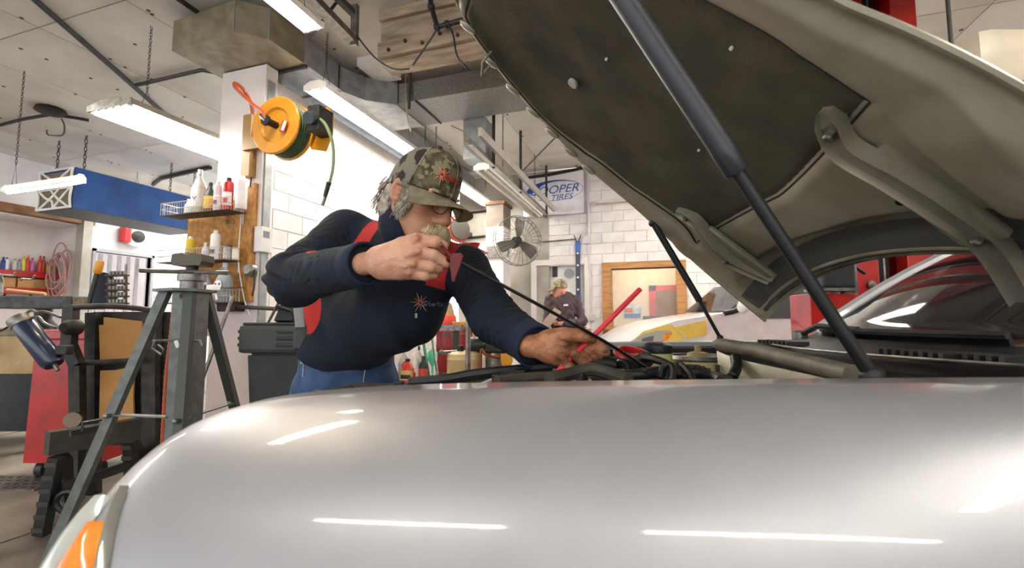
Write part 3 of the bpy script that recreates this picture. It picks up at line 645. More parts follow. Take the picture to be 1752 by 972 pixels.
# headlight: lens and amber marker lie on the corner, a little proud of the paint
def surf(t, k, off=0.):
    i = max(0, min(len(os_) - 2, int(t))); a = t - i
    k0 = int(math.floor(k)); c = k - k0
    g = lambda ii, kk: prof(ii, kk) if kk <= 16 else prof(ii, 16)
    p = (g(i, k0) * (1 - c) + g(i, k0 + 1) * c) * (1 - a) + (g(i + 1, k0) * (1 - c) + g(i + 1, k0 + 1) * c) * a
    n = (p - Vector((.1, CY * .6 + .2, .72))).normalized()
    return p + n * off
def patch(name, m, tl, tr, k0, k1, off, parent, n=18, mm=12):
    b = nb(); P = []
    for j in range(n + 1):
        v = j / n; k = k0 + (k1 - k0) * v; a, c = tl(v), tr(v)
        P.append([surf(a + (c - a) * q / mm, k, off * (1 - (2 * q / mm - 1) ** 4) + .0015) for q in range(mm + 1)])
    sheet(b, P); return obj(name, b, m, parent, S_, smooth=2)
HT = 61
hl = patch('headlight', m_lens, lambda v: 55.5 + 3.5 * v ** 1.5, lambda v: 84 - 23 * v ** 1.3, -4.5, 8.5, .012, car)
patch('turn_signal', m_amber, lambda v: 46.8 + 8.0 * v ** 3, lambda v: 58.5 - 2.9 * v ** 2.4, -4.5, 7.5, .019, hl)
patch('lens_border', mat('bright_trim', '#cfcfc9', .15, .8), lambda v: 45.9 + 11.2 * v ** 2.6, lambda v: 46.8 + 11.2 * v ** 2.6, -4.5, 8.9, .008, hl, mm=4)
# front header, grille opening, bumper lip below
b = nb(); P = []
for y in [i_ * .1 - .6 for i_ in range(13)]:
    w_ = 1 - (y / .62) ** 2
    dz = .03 + .10 * max(0, min(1, (y + .1) / .6)); P.append([(-.47 - .03 * w_, CY + y, .935 - dz), (-.47 - .03 * w_, CY + y, .953 - dz), (-.40 - .03 * w_, CY + y, .962 - dz), (-.33 - .03 * w_, CY + y, .955 - dz), (-.31, CY + y, .90 - dz), (-.45, CY + y, .9 - dz)])
loft(b, P); obj('radiator_shroud', b, m_blk, car, S_, smooth=True)
b = nb(); tube(b, spline([(-.3, .80, .985), (-.37, .84, .968), (-.44, 1.0, .945), (-.46, CY, .925), (-.44, 1.72, .875), (-.36, 1.9, .86), (-.1, 1.98, .87), (.15, 2.0, .95)]), .013, 8); obj('hood_seal', b, m_rub, car, S_, smooth=True)
for px_, py_, d_ in ((500, 681, 1.25), (545, 672, 1.28), (600, 664, 1.3), (640, 661, 1.3), (683, 657, 1.25)):
    p_ = C(px_, py_, d_); b = nb(); box(b, p_.x - .012, p_.x + .012, p_.y - .012, p_.y + .012, p_.z - .05, p_.z + .008, bev=.003); obj('clip', b, m_blk, car, S_)
b = nb(); tube(b, spline([C(700, 655, 1.15), C(760, 650, 1.15), C(820, 640, 1.15), C(900, 632, 1.2), C(945, 628, 1.2)]), .014, 8); obj('front_harness', b, m_blk, car, S_, smooth=True)
# engine bay tub
b = nb(); box(b, -.36, 1.2, .82, 1.9, .5, .86); obj('engine_block', b, m_bay, car, S_)
for y0_, y1_, zt_ in ((.79, .81, .985), (1.93, 1.95, .83)):
    b = nb(); box(b, -.3, 1.25, y0_, y1_, .45, zt_); obj('inner_fender', b, m_tan, car, S_)
b = nb(); prism(b, [(.22, .0), (.3, .01), (.7, .012), (1.25, .018), (1.25, .035), (.7, .03), (.35, .025), (.22, .015)], frame((0, 2.0, 1.0), (1, 0, 0), (0, 0, 1)), .06); obj('fender_lip', b, mat('grey_lip', '#9a9c99', .4, .4), car, S_)
# strut tower and dome bolts
tc_ = C(1195, 628, 1.62)
b = nb(); lathe(b, [(.22, -.2), (.2, -.06), (.175, -.02), (.13, .0), (.125, .025)], tc_ + Vector((0, 0, .0)), n=24); st = obj('strut_tower', b, m_tan, car, S_, smooth=True)
b = nb(); lathe(b, [(.10, .02), (.108, .03), (.102, .042), (.09, .042), (.09, .03)], tc_, n=28); obj('mount_ring', b, m_steel, st, S_, smooth=True)
b = nb(); lathe(b, [(.07, .03), (.07, .036)], tc_, n=24); obj('mount_rubber', b, m_blk, st, S_, smooth=True)
b = nb(); lathe(b, [(.04, .036), (.035, .05), (.012, .055), (.012, .075)], tc_, n=12); obj('top_nut', b, m_tan, st, S_, smooth=True)
for a in (20, 80, 150, 210, 270, 330):
    p_ = tc_ + Vector((.15 * math.cos(math.radians(a)), .15 * math.sin(math.radians(a)), -.012)); b = nb(); lathe(b, [(.018, 0), (.015, .01), (.007, .012), (.007, .034)], p_, n=8); obj('stud', b, m_dark, st, S_)
dk0, dk1 = C(1140, 620, 1.5).x, C(1262, 620, 1.5).x
b = nb(); box(b, dk0, dk1 + .12, 1.42, 1.93, .8, tc_.z - .012, bev=.03); obj('tower_deck', b, m_tan, st, S_)
# caps, hoses, looms
p_ = C(1124, 604, 1.55)
b = nb(); lathe(b, [(.055, -.1), (.05, -.02), (.048, .0)], p_, n=18); rs_ = obj('fluid_reservoir', b, mat('yellowed_plastic', '#c9bd72', .4), car, S_, smooth=True)
b = nb(); lathe(b, [(.05, .0), (.052, .012), (.05, .026), (.03, .036), (.01, .037)], p_, n=18); obj('cap', b, m_blk, rs_, S_, smooth=True)
p_ = C(1083, 607, 1.45)
b = nb(); tube(b, circle(p_, (.15, -.3, 1), .052, 24), .011, 8, True); cyl(b, p_ - Vector((0, 0, .012)), p_ + Vector((0, 0, .004)), .045, n=18); obj('red_filler_cap', b, m_red, car, S_, smooth=True, label='red filler cap')
def ribbed(name, pts, r, n, m=m_blk):
    pts = spline(pts, n); b = nb(); tube(b, pts, [r * (1.12 if i % 2 else .92) for i in range(len(pts))], 12); return obj(name, b, m, car, S_, smooth=2)
ribbed('corrugated_hose', [C(1005, 622, 1.3), C(1030, 621, 1.3), C(1052, 625, 1.3)], .021, 14)
ribbed('corrugated_hose', [C(1062, 630, 1.3), C(1085, 627, 1.35), C(1105, 615, 1.45)], .024, 12)
ribbed('corrugated_hose', [C(1060, 643, 1.1), C(1100, 640, 1.1), C(1140, 634, 1.15)], .013, 14)
ribbed('corrugated_hose', [C(1258, 612, 1.4), C(1260, 628, 1.35), C(1252, 645, 1.3)], .014, 10)
for pts, r in (([C(940, 648, 1.05), C(975, 640, 1.1), C(1010, 632, 1.12), C(1045, 640, 1.1), C(1075, 650, 1.05)], .016),
               ([C(850, 652, 1.05), C(900, 648, 1.1), C(960, 645, 1.15), C(1000, 652, 1.1)], .014),
               ([C(1095, 612, 1.4), C(1120, 615, 1.35), C(1145, 625, 1.3), C(1165, 640, 1.25)], .012),
               ([C(1128, 648, 1.1), C(1133, 630, 1.12), C(1146, 624, 1.12), C(1152, 636, 1.1), C(1150, 652, 1.08)], .008),
               ([C(1140, 652, 1.1), C(1146, 634, 1.12), C(1158, 630, 1.12), C(1162, 645, 1.1)], .009),
               ([C(1150, 652, 1.1), C(1156, 628, 1.14), C(1165, 625, 1.14), C(1180, 640, 1.1), C(1186, 654, 1.08)], .009),
               ([C(1165, 645, 1.15), C(1190, 638, 1.15), C(1215, 645, 1.15), C(1232, 652, 1.1)], .012),
               ([C(1120, 642, 1.2), C(1150, 626, 1.25), C(1176, 632, 1.25), C(1200, 648, 1.2)], .008)):
    b = nb(); tube(b, spline(pts), r, 8); obj('hose', b, m_rub if r > .012 else m_blk, car, S_, smooth=True)
b = nb(); lathe(b, [(.035, 0), (.045, .006), (.045, .014), (.035, .018), (.015, .02)], C(1192, 652, 1.22), (0, -.5, 1), 20)
obj('pulley', b, m_dark, car, S_, smooth=True)
for k in range(7):
    a = math.radians(30 + k * 20); c_ = C(1192, 652, 1.22) + Vector((.042 * math.cos(a), .038 * math.sin(a), .012 + .016 * math.sin(a))); b = nb(); box(b, c_.x - .006, c_.x + .006, c_.y - .01, c_.y + .01, c_.z - .004, c_.z + .012); obj('fin', b, m_dark, car, S_)
for pxs, d_, hh_, m in (((930, 640), 1.2, .02, m_bay), ((975, 648), 1.15, .014, m_tan), ((1045, 634), 1.3, .012, m_tan), ((1100, 648), 1.15, .02, m_bay), ((1025, 648), 1.2, .022, m_bay), ((1085, 640), 1.35, .02, m_bay), ((1210, 646), 1.25, .03, m_bay), ((900, 648), 1.25, .02, m_bay)):
    p_ = C(*pxs, d_); b = nb(); box(b, p_.x - .06, p_.x + .05, p_.y - .05, p_.y + .07, .84, p_.z + hh_ * .4, bev=.012); obj('engine_component', b, m, car, S_)
b = nb(); box(b, .1, .55, 1.45, 1.9, .86, .92, bev=.03); obj('intake_cover', b, m_bay, car, S_)
rb_ = random.Random(11)
for k in range(16):                 # plugs and brackets
    px_ = rb_.uniform(860, 1165); d_ = rb_.uniform(1.08, 1.4); p_ = C(px_, rb_.uniform(636, 650), d_); a_ = rb_.uniform(-.5, .5)
    M_ = Matrix.Translation(p_) @ Matrix.Rotation(a_, 4, 'Z') @ Matrix.Rotation(rb_.uniform(-.4, .4), 4, 'X'); w_ = rb_.uniform(.012, .028)
    b = nb(); box(b, -w_, w_, -.014, .014, -.05, .008, M_, bev=.003); obj('connector', b, rb_.choice((m_blk, m_dark, m_tan, m_steel, m_bay)), car, S_)
for k in range(9):                  # thin wiring looped over the engine
    x_ = rb_.uniform(860, 1150); d_ = rb_.uniform(1.1, 1.4); w_ = rb_.uniform(30, 75)
    pts = [C(x_ + w_ * t, 650 - rb_.uniform(4, 16) * math.sin(math.pi * t), d_ + rb_.uniform(-.04, .04)) for t in (0, .25, .5, .75, 1)]
    b = nb(); tube(b, spline(pts), rb_.uniform(.004, .008), 6); obj('wire', b, rb_.choice((m_blk, m_rub)), car, S_, smooth=True)
# cowl: sealing strip, black grille panel, wipers
b = nb(); P = spline([C(1222, 588, 1.52), C(1245, 592, 1.46), C(1300, 602, 1.34), C(1360, 617, 1.2), C(1420, 632, 1.06), C(1460, 642, .98)], 6)
tube(b, P, [.010 + .012 * min(1, i / 4) for i in range(len(P))], 10); obj('cowl_seal', b, mat('dusty_seal', '#6e6857', .6, col2='#524c3f', scale=14), car, S_, smooth=True)
b = nb(); P = spline([C(1226, 600, 1.5), C(1255, 612, 1.42), C(1310, 625, 1.28), C(1380, 640, 1.12), C(1430, 652, 1.0)], 6)
sheet(b, [P, [p + Vector((-.01, -.03, -.05)) for p in P], [p + Vector((-.0, -.05, -.14)) for p in P]]); obj('cowl_gutter', b, m_under, car, S_, smooth=2)
def wsx(y): return 1.13 + .24 * ((y - CY) / .72) ** 2
ys_ = [CY + .78 * (i - 12) / 12 for i in range(25)]
b = nb(); sheet(b, [[(wsx(y) - .30 + .1 * abs(y - CY), y, 1.0 + .0 * y) for y in ys_], [(wsx(y) - .22, y, 1.022) for y in ys_], [(wsx(y) - .1, y, 1.035) for y in ys_], [(wsx(y) + .01, y, 1.06) for y in ys_]])
bmesh.ops.solidify(b, geom=b.faces, thickness=.008); cw = obj('cowl_panel', b, mat('black_cowl', '#17191b', .42), car, S_, smooth=2)
p_ = nb(); tube(p_, [(wsx(y) - .215, y, 1.032) for y in ys_], .004, 6); obj('cowl_edge', p_, m_steel, cw, S_)
for yy_ in (.95, 1.05, 1.62):
    for k in range(8):
        b = nb(); x_ = wsx(yy_) - .16; box(b, x_ - .03, x_ + .05, yy_ + k * .026, yy_ + k * .026 + .012, 1.032, 1.046); obj('cowl_slot', b, m_blk, cw, S_)
wp_ = [(wsx(y) + .03, y, 1.085) for y in [CY + .62 - .08 * i for i in range(12)]]
b = nb(); tube(b, wp_, .011, 6); wpr = obj('wiper', b, m_blk, car, S_, smooth=True)
b = nb(); tube(b, [Vector((wsx(CY + .62) - .05, CY + .64, 1.06)), Vector((wsx(CY + .5) + .0, CY + .5, 1.10)), Vector((wsx(CY + .2) + .03, CY + .2, 1.09))], .012, 6); obj('wiper_arm', b, m_blk, wpr, S_, smooth=True)
b = nb(); lathe(b, [(.03, 0), (.03, .03), (.02, .04)], (wsx(CY + .62) - .05, CY + .64, 1.04), n=10); obj('wiper_pivot', b, m_steel, wpr, S_, smooth=True)
# windscreen, pillars, roof, dash, cabin sides
def wsp(y, t):
    return Vector((wsx(y) + .01 + .80 * t, CY + (y - CY) * (1 - .18 * t), 1.06 + .50 * t - .05 * t * t + .03 * math.sin(math.pi * t)))
b = nb(); sheet(b, [[wsp(y, t / 10) for y in ys_] for t in range(11)]); bmesh.ops.solidify(b, geom=b.faces, thickness=.005)
obj('windscreen', b, m_gls, car, S_, smooth=2)
for y in (ys_[0], ys_[-1]):
    b = nb(); tube(b, [wsp(y, t / 8) for t in range(9)], .035, 8); obj('pillar', b, m_silver, car, S_, smooth=True)
b = nb(); P = [[wsp(y, 1) + Vector((dx, 0, .03 * math.sin(math.pi * dx / 2.2) + .02)) for y in ys_] for dx in [0, .05, .5, 1.0, 1.6, 2.1]]; sheet(b, P); bmesh.ops.solidify(b, geom=b.faces, thickness=.02); obj('roof', b, m_silver, car, S_, smooth=2)
b = nb(); box(b, 1.25, 4.1, .42, 2 * CY - .42, .3, 1.02, bev=.03); obj('cabin_body', b, m_silver, car, S_)
b = nb(); box(b, 1.35, 1.8, .7, 2 * CY - .7, 1.0, 1.09, bev=.03); obj('dashboard', b, m_bay, car, S_)
for y in (.62, 2 * CY - .62):
    b = nb(); prism(b, [(1.6, 1.03), (3.9, 1.03), (3.6, 1.45), (2.2, 1.5)], frame((0, y, 0), (1, 0, 0), (0, 0, 1)), .01); obj('side_window', b, m_gls, car, S_)
for x_ in (.35, 3.2):
    for y in (.47, 2 * CY - .47):
        b = nb(); lathe(b, [(.2, -.1), (.33, -.1), (.345, -.06), (.345, .06), (.33, .1), (.2, .1)], (x_, y, .345), (0, 1, 0), 28); wh = obj('wheel', b, m_blk, car, S_, smooth=True)
        b = nb(); lathe(b, [(.205, -.09), (.2, -.08), (.05, -.07), (.05, .07), (.2, .08), (.205, .09)], (x_, y, .345), (0, 1, 0), 24); obj('rim', b, m_steel, wh, S_, smooth=True)
# ------------------------------------------------------------------ hood
TH = math.radians(38); SX = Vector((-math.cos(TH), 0, math.sin(TH))); UN = Vector((math.sin(TH), 0, math.cos(TH))); HO = Vector((1.17, 1.34, 1.12))
HWS = [(0, .765), (.2, .74), (.41, .705), (.6, .655), (.8, .60), (1.1, .56), (1.33, .45), (1.5, .345), (1.63, .235), (1.70, .13), (1.735, .03)]
def hw(s):
    for (a, p), (c, q) in zip(HWS, HWS[1:]):
        if s <= c: return p + (q - p) * max(0, (s - a)) / (c - a)
    return .01
def srear(w): return .17 * (1 - (w / .77) ** 2)
def crown(s, w):
    h_ = hw(s); e = 1 - min(1, abs(w) / h_) ** 2.0
    return (.085 * max(0, 1 - s / 1.6) + .03) * e
def sm(a, c, x): t = max(0, min(1, (x - a) / (c - a))); return t * t * (3 - 2 * t)
def HP(s, w, d=0.): return HO + SX * s + Vector((0, w * (1 + .10 * sm(.25, .8, s)) if w < 0 else w, 0)) + UN * (crown(s, w) - d)
def HS(px, py):                     # where a sight line meets the hood's underside
    r = ray(px, py); k = 0
    for _ in range(8):
        o_ = HO + UN * k; t = (o_ - Vector((0, 0, CAMH))).dot(UN) / r.dot(UN); p = Vector((0, 0, CAMH)) + r * t
        s = (p - o_).dot(SX); w = p.y - HO.y; w = w / (1 + .10 * sm(.25, .8, s)) if w < 0 else w; k = crown(max(0, min(1.7, s)), w)
    return s, w
def lin_edge(s, w):                 # distance inside the liner outline (>0 inside)
    return min(hw(s) - abs(w) - (.115 + .05 * sm(.9, .6, s)), s - (.52 + .30 * max(0, -w) ** 1.2), 1.69 - s)
def relief(s, w):                   # how far the inner panel stands below the skin
    e = hw(s) - abs(w); r_ = s - srear(w)
    ed = min(e, r_ * 1.0, (1.735 - s))
    d = .004 + .030 * sm(.012, .05, ed)
    le = lin_edge(s, w)
    d -= .020 * sm(-.03, .02, le)
    ch = min(r_ - .05, .19 - r_ + .06 * abs(w)); d -= .030 * sm(0, .03, ch) * sm(.03, .10, e - .12)          # dark channel along the rear edge
    # raised box sections beside the hinges
    for sg in (-1, 1):
        u_ = abs(w * sg - .56 * 1) if w * sg > 0 else 9
        if u_ < .09: d += .022 * sm(.09, .05, u_) * sm(.12, .2, s) * sm(.62, .5, s)
    return d
NS, NW = 150, 110
hood = thing('hood_marker', '', '', (0, 0, 0)); bpy.data.objects.remove(hood)
def hgrid(f, ns=NS, nw=NW):
    P = []
    for i in range(ns + 1):
        v = i / ns; row = []
        for j in range(nw + 1):
            a = -1 + 2 * j / nw; s = v * 1.735; w = a * hw(s)
            s = s + srear(w) * (1 - v) ** 3; w = a * hw(s)
            row.append(f(s, w))
        P.append(row)
    return P
b = nb(); sheet(b, hgrid(lambda s, w: HP(s, w, relief(s, w)))); hi = obj('hood', b, m_under, car, S_, smooth=2, label='open hood seen from below, bare dusty metal frame around felt liner')
b = nb(); sheet(b, hgrid(lambda s, w: HP(s, w, -.006), 60, 40)); obj('outer_skin', b, m_silver, hi, S_, smooth=2)
b = nb(); tube(b, [HP(1.735 * i / 60 + srear(-hw(1.735 * i / 60)) * 0, -hw(1.735 * i / 60), .002) for i in range(61)], .007, 6); tube(b, [HP(1.735 * i / 60, hw(1.735 * i / 60), .002) for i in range(61)], .007, 6); obj('hem', b, m_under, hi, S_, smooth=True)
def wl(s): return max(.02, hw(s) - (.115 + .05 * sm(.9, .6, s)) + .05 * sm(1.0, 1.4, s))
def lgrid(off):
    P = []
    for i in range(91):
        v = i / 90; row = []
        for j in range(81):
            a = -1 + 2 * j / 80; s = .5 + 1.16 * v
            for _ in range(4):
                w = a * wl(s); s0_ = .52 + .30 * max(0, -w) ** 1.2; s = s0_ + (1.67 - s0_) * v
            e = min((1 - abs(a)) * wl(s), s - s0_, 1.67 - s)
            row.append(HP(s, w, relief(s, w) + off + .012 * sm(0, .03, e) + .006 * sm(.03, .09, e) * math.sin(s * 13 + w * 5) * math.sin(w * 11 + 1)))
        P.append(row)
    return P
b = nb(); A_ = sheet(b, lgrid(-.004)); obj('liner', b, m_liner, hi, S_, smooth=2)
b = nb(); g_ = lgrid(-.002); tube(b, [g_[0][j] for j in range(80)] + [g_[i][80] for i in range(90)] + [g_[90][80 - j] for j in range(80)] + [g_[90 - i][0] for i in range(90)], .0045, 5, True); obj('liner_edge', b, m_blk, hi, S_)
bd_ = []
def clipdisc(px, py, r, m, nm, h=.006, ry=None, lift=.016):
    s, w = HS(px, py); c_ = HP(s, w, relief(s, w) + lift); b = nb(); lathe(b, [(r * .9, h), (r, h * .5), (r, -.004)], c_, tuple(-UN), 20)
    if ry: bmesh.ops.scale(b, vec=(1, 1, 1), verts=b.verts)
    return obj(nm, b, m, hi, S_, smooth=True)
clipdisc(990, 131, .019, mat('grey_clip', '#b7b5b0', .5), 'liner_clip')
for q in ((1048, 88), (1205, 245), (1265, 65)): clipdisc(*q, .004, m_chalk, 'fleck', .002)
clipdisc(1360, 102, .011, m_blk, 'drain_hole', .003, lift=.001); clipdisc(1555, 326, .010, m_blk, 'drain_hole', .003, lift=.001)
# striker loop on the front edge
s0_, w0_ = HS(850, 92)
pA_ = HP(s0_, w0_ + .02, .03); pB_ = HP(s0_, w0_ - .05, .03)
b = nb(); tube(b, [pA_ + UN * .02, pA_ - UN * .02, pA_ - UN * .055, pB_ - UN * .055, pB_ - UN * .02, pB_ + UN * .02], .005, 8); obj('striker', b, m_under, hi, S_, smooth=True)
# flange tabs along the front edge
for k in range(7):
    s = 1.66 - .1 * k; w = hw(s) - .045; c_ = HP(s, w, .036); b = nb(); sph(b, c_, (.035, .02, .010), 10, Matrix.Rotation(TH, 4, 'Y')); obj('stamped_rib', b, m_under, hi, S_, smooth=True)
# hinges
def hinge(pts, sg, nm):
    b = nb()
    P = [p for p in pts]
    for p0_, p1_ in zip(P, P[1:]): bar(b, p0_, p1_, .012, .05, (0, 1, 0))
    return obj(nm, b, m_under, hi, S_)
hs_ = [HS(1428, 168), HS(1470, 215), HS(1560, 262), HS(1640, 310), HS(1720, 385), HS(1790, 470)]
for far in (0, 1):
    pts = []
    for i, (s, w) in enumerate(hs_):
        w2 = w if not far else -w; pts.append(HP(s, w2, relief(s, w2) + (.016, .03, .032, .034, .05, .075)[i]))
    pts = pts[:5] if far else pts
    fine = spline(pts, 5); n_ = len(fine); wd = [.022 + .006 * math.sin(math.pi * i / (n_ - 1)) for i in range(n_)]; wd[0] = .012; wd[1] = .018
    P = []
    for i, p in enumerate(fine):
        t = (fine[min(i + 1, n_ - 1)] - fine[max(i - 1, 0)]).normalized(); sd = UN.cross(t).normalized(); q = wd[i]
        P.append([p + sd * q - UN * .018, p + sd * q * .8 - UN * .004, p + sd * q * .3, p - sd * q * .3, p - sd * q * .8 - UN * .004, p - sd * q - UN * .018, p - sd * q + UN * .02, p + sd * q + UN * .02])
    b = nb(); loft(b, P); hg = obj('hinge', b, m_under, hi, S_, smooth=True)
    for k, i in enumerate((3, n_ - 7)):
        c_ = fine[i] - UN * .002; b = nb(); lathe(b, [(.019, -.006), (.019, .004), (.012, .005), (.012, .018), (.007, .022)], c_, tuple(-UN), 6); obj('bolt', b, m_steel, hg, S_)
    s, w = HS(1600, 300); w = -w if far else w; c_ = HP(s, w, relief(s, w) + .012)
    b = nb(); M_ = frame(c_, SX, (0, 1, 0)); box(b, -.16, .14, -.05, .05, -.012, .012, M_, bev=.010); obj('hinge_plate', b, m_under, hg, S_, smooth=True)
# dark sheet along the rear edge: the channel's shade put into colour
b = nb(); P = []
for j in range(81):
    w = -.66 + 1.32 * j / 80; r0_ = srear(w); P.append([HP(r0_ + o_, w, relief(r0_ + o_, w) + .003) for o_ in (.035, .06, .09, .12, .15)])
sheet(b, P); obj('rear_shade', b, mat('painted_shade', '#4d4c48', .6), hi, S_, smooth=2)
b = nb(); tube(b, [HP(srear(w) + .03, w, relief(srear(w) + .03, w) + .006) for w in [-.66 + 1.32 * j / 60 for j in range(61)]], .008, 6); obj('seal_bead', b, m_rub, hi, S_, smooth=True)
# gas struts
def strut(nm, low, mid, top, r, lab):
    low, mid, top = V3(low), V3(mid), V3(top); dr_ = (top - low).normalized()
    b = nb(); cyl(b, low, mid, r * .55, n=14); st_ = obj(nm, b, m_blk, car, S_, smooth=True)
    b = nb(); lathe(b, [(r * .9, 0), (r * 1.03, .004), (r * 1.03, .05), (r, .053), (r, (top - mid).length)], mid, dr_, 18); obj('strut_tube', b, mat('satin_black', '#2b2d31', .38), st_, S_, smooth=True)
    b = nb(); sph(b, low, r * 1.0, 10); obj('ball_socket', b, m_blk, st_, S_, smooth=True); b = nb(); sph(b, top, r * 1.2, 10); obj('ball_socket', b, m_blk, st_, S_, smooth=True)
lo = C(1492, 645, .80); md = C(1263, 296, .78); dv = md - lo
strut('gas_strut', lo, md, md + dv * 1.55, .021, 'near')
lo = C(1232, 578, 1.98); md = C(1197, 515, 1.96); tp = C(1116, 382, 1.92)
strut('gas_strut', lo, md, tp, .014, 'far')
# ================================================================== LEFT CLUTTER (heading frame)
H_ = ROT
def rod(bm, a, c, r, n=8): return cyl(bm, a, c, r, n=n)
# jack stand
D = 2.05
gy = mat('grey_hammered_paint', '#6a6d68', .45, .3, col2='#585b56', scale=20)
gd_ = mat('dark_green_grey_paint', '#43463f', .5, .2)
cx = C(322, 600, D).x; zt = C(320, 500, D).z
js = thing('jack_stand', 'tall grey tripod jack stand with screw top and pin', 'jack stand', H_ @ Vector((cx, D, 0)), YAW)
b = nb(); box(b, cx - .05, cx + .05, D - .05, D + .05, .12, zt, bev=.006); po = obj('post', b, gy, js, H_)
b = nb(); cyl(b, (cx - .002, D - .056, zt - .02), (cx - .002, D - .05, zt - .02), .012, n=10); obj('screw', b, m_dark, po, H_)
b = nb(); prism(b, [(-.13, -.06), (.0, -.12), (.07, -.07), (.07, .07), (0, .12), (-.13, .06)], Matrix.Translation((cx, D, zt)), .012); obj('top_plate', b, gy, js, H_)
b = nb(); lathe(b, [(.045, 0), (.045, .035), (.056, .038), (.056, .066), (.045, .07), (.04, .075)], (cx, D, zt + .012), n=20); obj('collar', b, m_steel, js, H_, smooth=True)
b = nb(); lathe(b, [(.022, 0), (.022, .05)], (cx, D, zt + .08), n=12); obj('lift_screw', b, m_dark, js, H_, smooth=True)
zs = C(318, 456, D).z
b = nb(); prism(b, [(-.06, 0), (.06, 0), (.068, .02), (.064, .05), (.02, .056), (0, .045), (-.02, .056), (-.064, .05), (-.068, .02)], frame((cx, D + .045, zs), (1, 0, 0), (0, 0, 1)), .09); obj('saddle', b, mat('dull_bronze', '#5d564a', .5, .5), js, H_)
b = nb(); rod(b, C(240, 463, D - .02), C(392, 467, D - .02), .010); obj('turning_bar', b, m_steel, js, H_, smooth=True)
feet = [(-.52, -.08), (.17, -.28), (.12, .5)]
tops = [(-.10, -.02), (.03, -.05), (.02, .06)]
for (fx, fy), (tx, ty) in zip(feet, tops):
    b = nb(); bar(b, (cx + tx, D + ty, zt + .005), (cx + fx, D + fy, .005), .04, .03, (0, 1, 0)); lg = obj('leg', b, gd_ if fy > 0 or fx > 0 else gy, js, H_)
    b = nb(); box(b, cx + fx - .05, cx + fx + .05, D + fy - .05, D + fy + .05, 0, .012); obj('foot', b, gd_, lg, H_)
    t = (zt - C(300, 706, D).z) / zt; q = Vector((cx + tx + (fx - tx) * t, D + ty + (fy - ty) * t, zt * (1 - t)))
    b = nb(); bar(b, q, (cx + .04 * (1 if fx > 0 else -1), D + .04 * (1 if fy > 0 else -1), q.z - .01), .035, .006, (0, 0, 1)); br = obj('brace', b, gy, js, H_)
    b = nb(); sph(b, q + Vector((0, -.03, 0)), .012, 8); obj('brace_bolt', b, m_steel, br, H_)
b = nb(); tube(b, [C(262, 583, D - .08), C(300, 582, D - .07), C(342, 583, D - .07), C(345, 592, D - .07)], .006, 6); pn = obj('locking_pin', b, m_steel, js, H_, smooth=True)
b = nb(); tube(b, [C(265, 583, D - .09), C(260, 596, D - .09), C(276, 607, D - .09), C(280, 598, D - .09), C(270, 590, D - .09)], .004, 6); obj('wire_clip', b, m_steel, pn, H_)
b = nb(); tube(b, [C(302, 583, D - .07), C(306, 595, D - .07)], .010, 6); obj('plastic_tag', b, m_chalk, pn, H_)
# rope and red topped can seen between the stand's legs
b = nb(); P = spline([C(297, 520, 2.5), C(291, 580, 2.5), C(284, 640, 2.5), C(279, 720, 2.5), C(276, 780, 2.5)], 14); tube(b, P, [.009 if i % 2 else .007 for i in range(len(P))], 6)
obj('rope', b, m_org, space=H_, smooth=True, label='orange braided rope hanging behind the jack stand', cat='rope')
# black plastic sawhorse
D = 2.45
sw = thing('sawhorse', 'black plastic folding sawhorse beside the red bin', 'sawhorse', H_ @ C(150, 906, D), YAW)
m_swt = mat('dusty_black_plastic', '#3a352c', .6, col2='#26241f', scale=12)
pL = C(80, 758, D); pR = C(240, 735, D + .35)
b = nb(); P0 = C(80, 740, D); P1 = C(236, 716, D + .35); bar(b, (P0 + C(80, 778, D)) / 2, (P1 + C(236, 750, D + .35)) / 2, .07, .12); obj('top_beam', b, m_swt, sw, H_)
b = nb(); bar(b, C(120, 742, D - .04), C(180, 730, D + .1), .02, .03); tube(b, [C(140, 738, D), C(142, 724, D), C(180, 717, D + .08), C(182, 730, D + .1)], .010, 6); obj('carry_handle', b, m_blk, sw, H_)
def leg(pts, nm='leg'):
    b = nb()
    for a, c_ in zip(pts, pts[1:]): bar(b, a, c_, .055, .05, (0, 1, 0))
    o = obj(nm, b, m_blk, sw, H_)
    for k in range(6):
        q = pts[0] + (pts[-1] - pts[0]) * ((k + .5) / 6); b = nb(); box(b, q.x - .03, q.x + .03, q.y - .032, q.y - .024, q.z - .012, q.z + .012); obj('cleat', b, m_swt, o, H_)
zg = lambda px, D_: Vector((C(px, 800, D_).x, D_, .01))
leg([C(98, 782, D), zg(80, D + .02)]); leg([C(222, 755, D + .35), zg(232, D + .42)])
leg([C(110, 782, D + .08), zg(118, D + .5)]); leg([C(226, 752, D + .4), zg(262, D + .8)])
b = nb(); bar(b, C(105, 835, D + .02), C(225, 795, D + .36), .02, .05); obj('cross_brace', b, m_blk, sw, H_)
b = nb(); tube(b, circle(C(115, 858, D + .02), (0.2, -1, 0), .05, 16), .014, 6, True); obj('hinge_ring', b, m_blk, sw, H_, smooth=True)
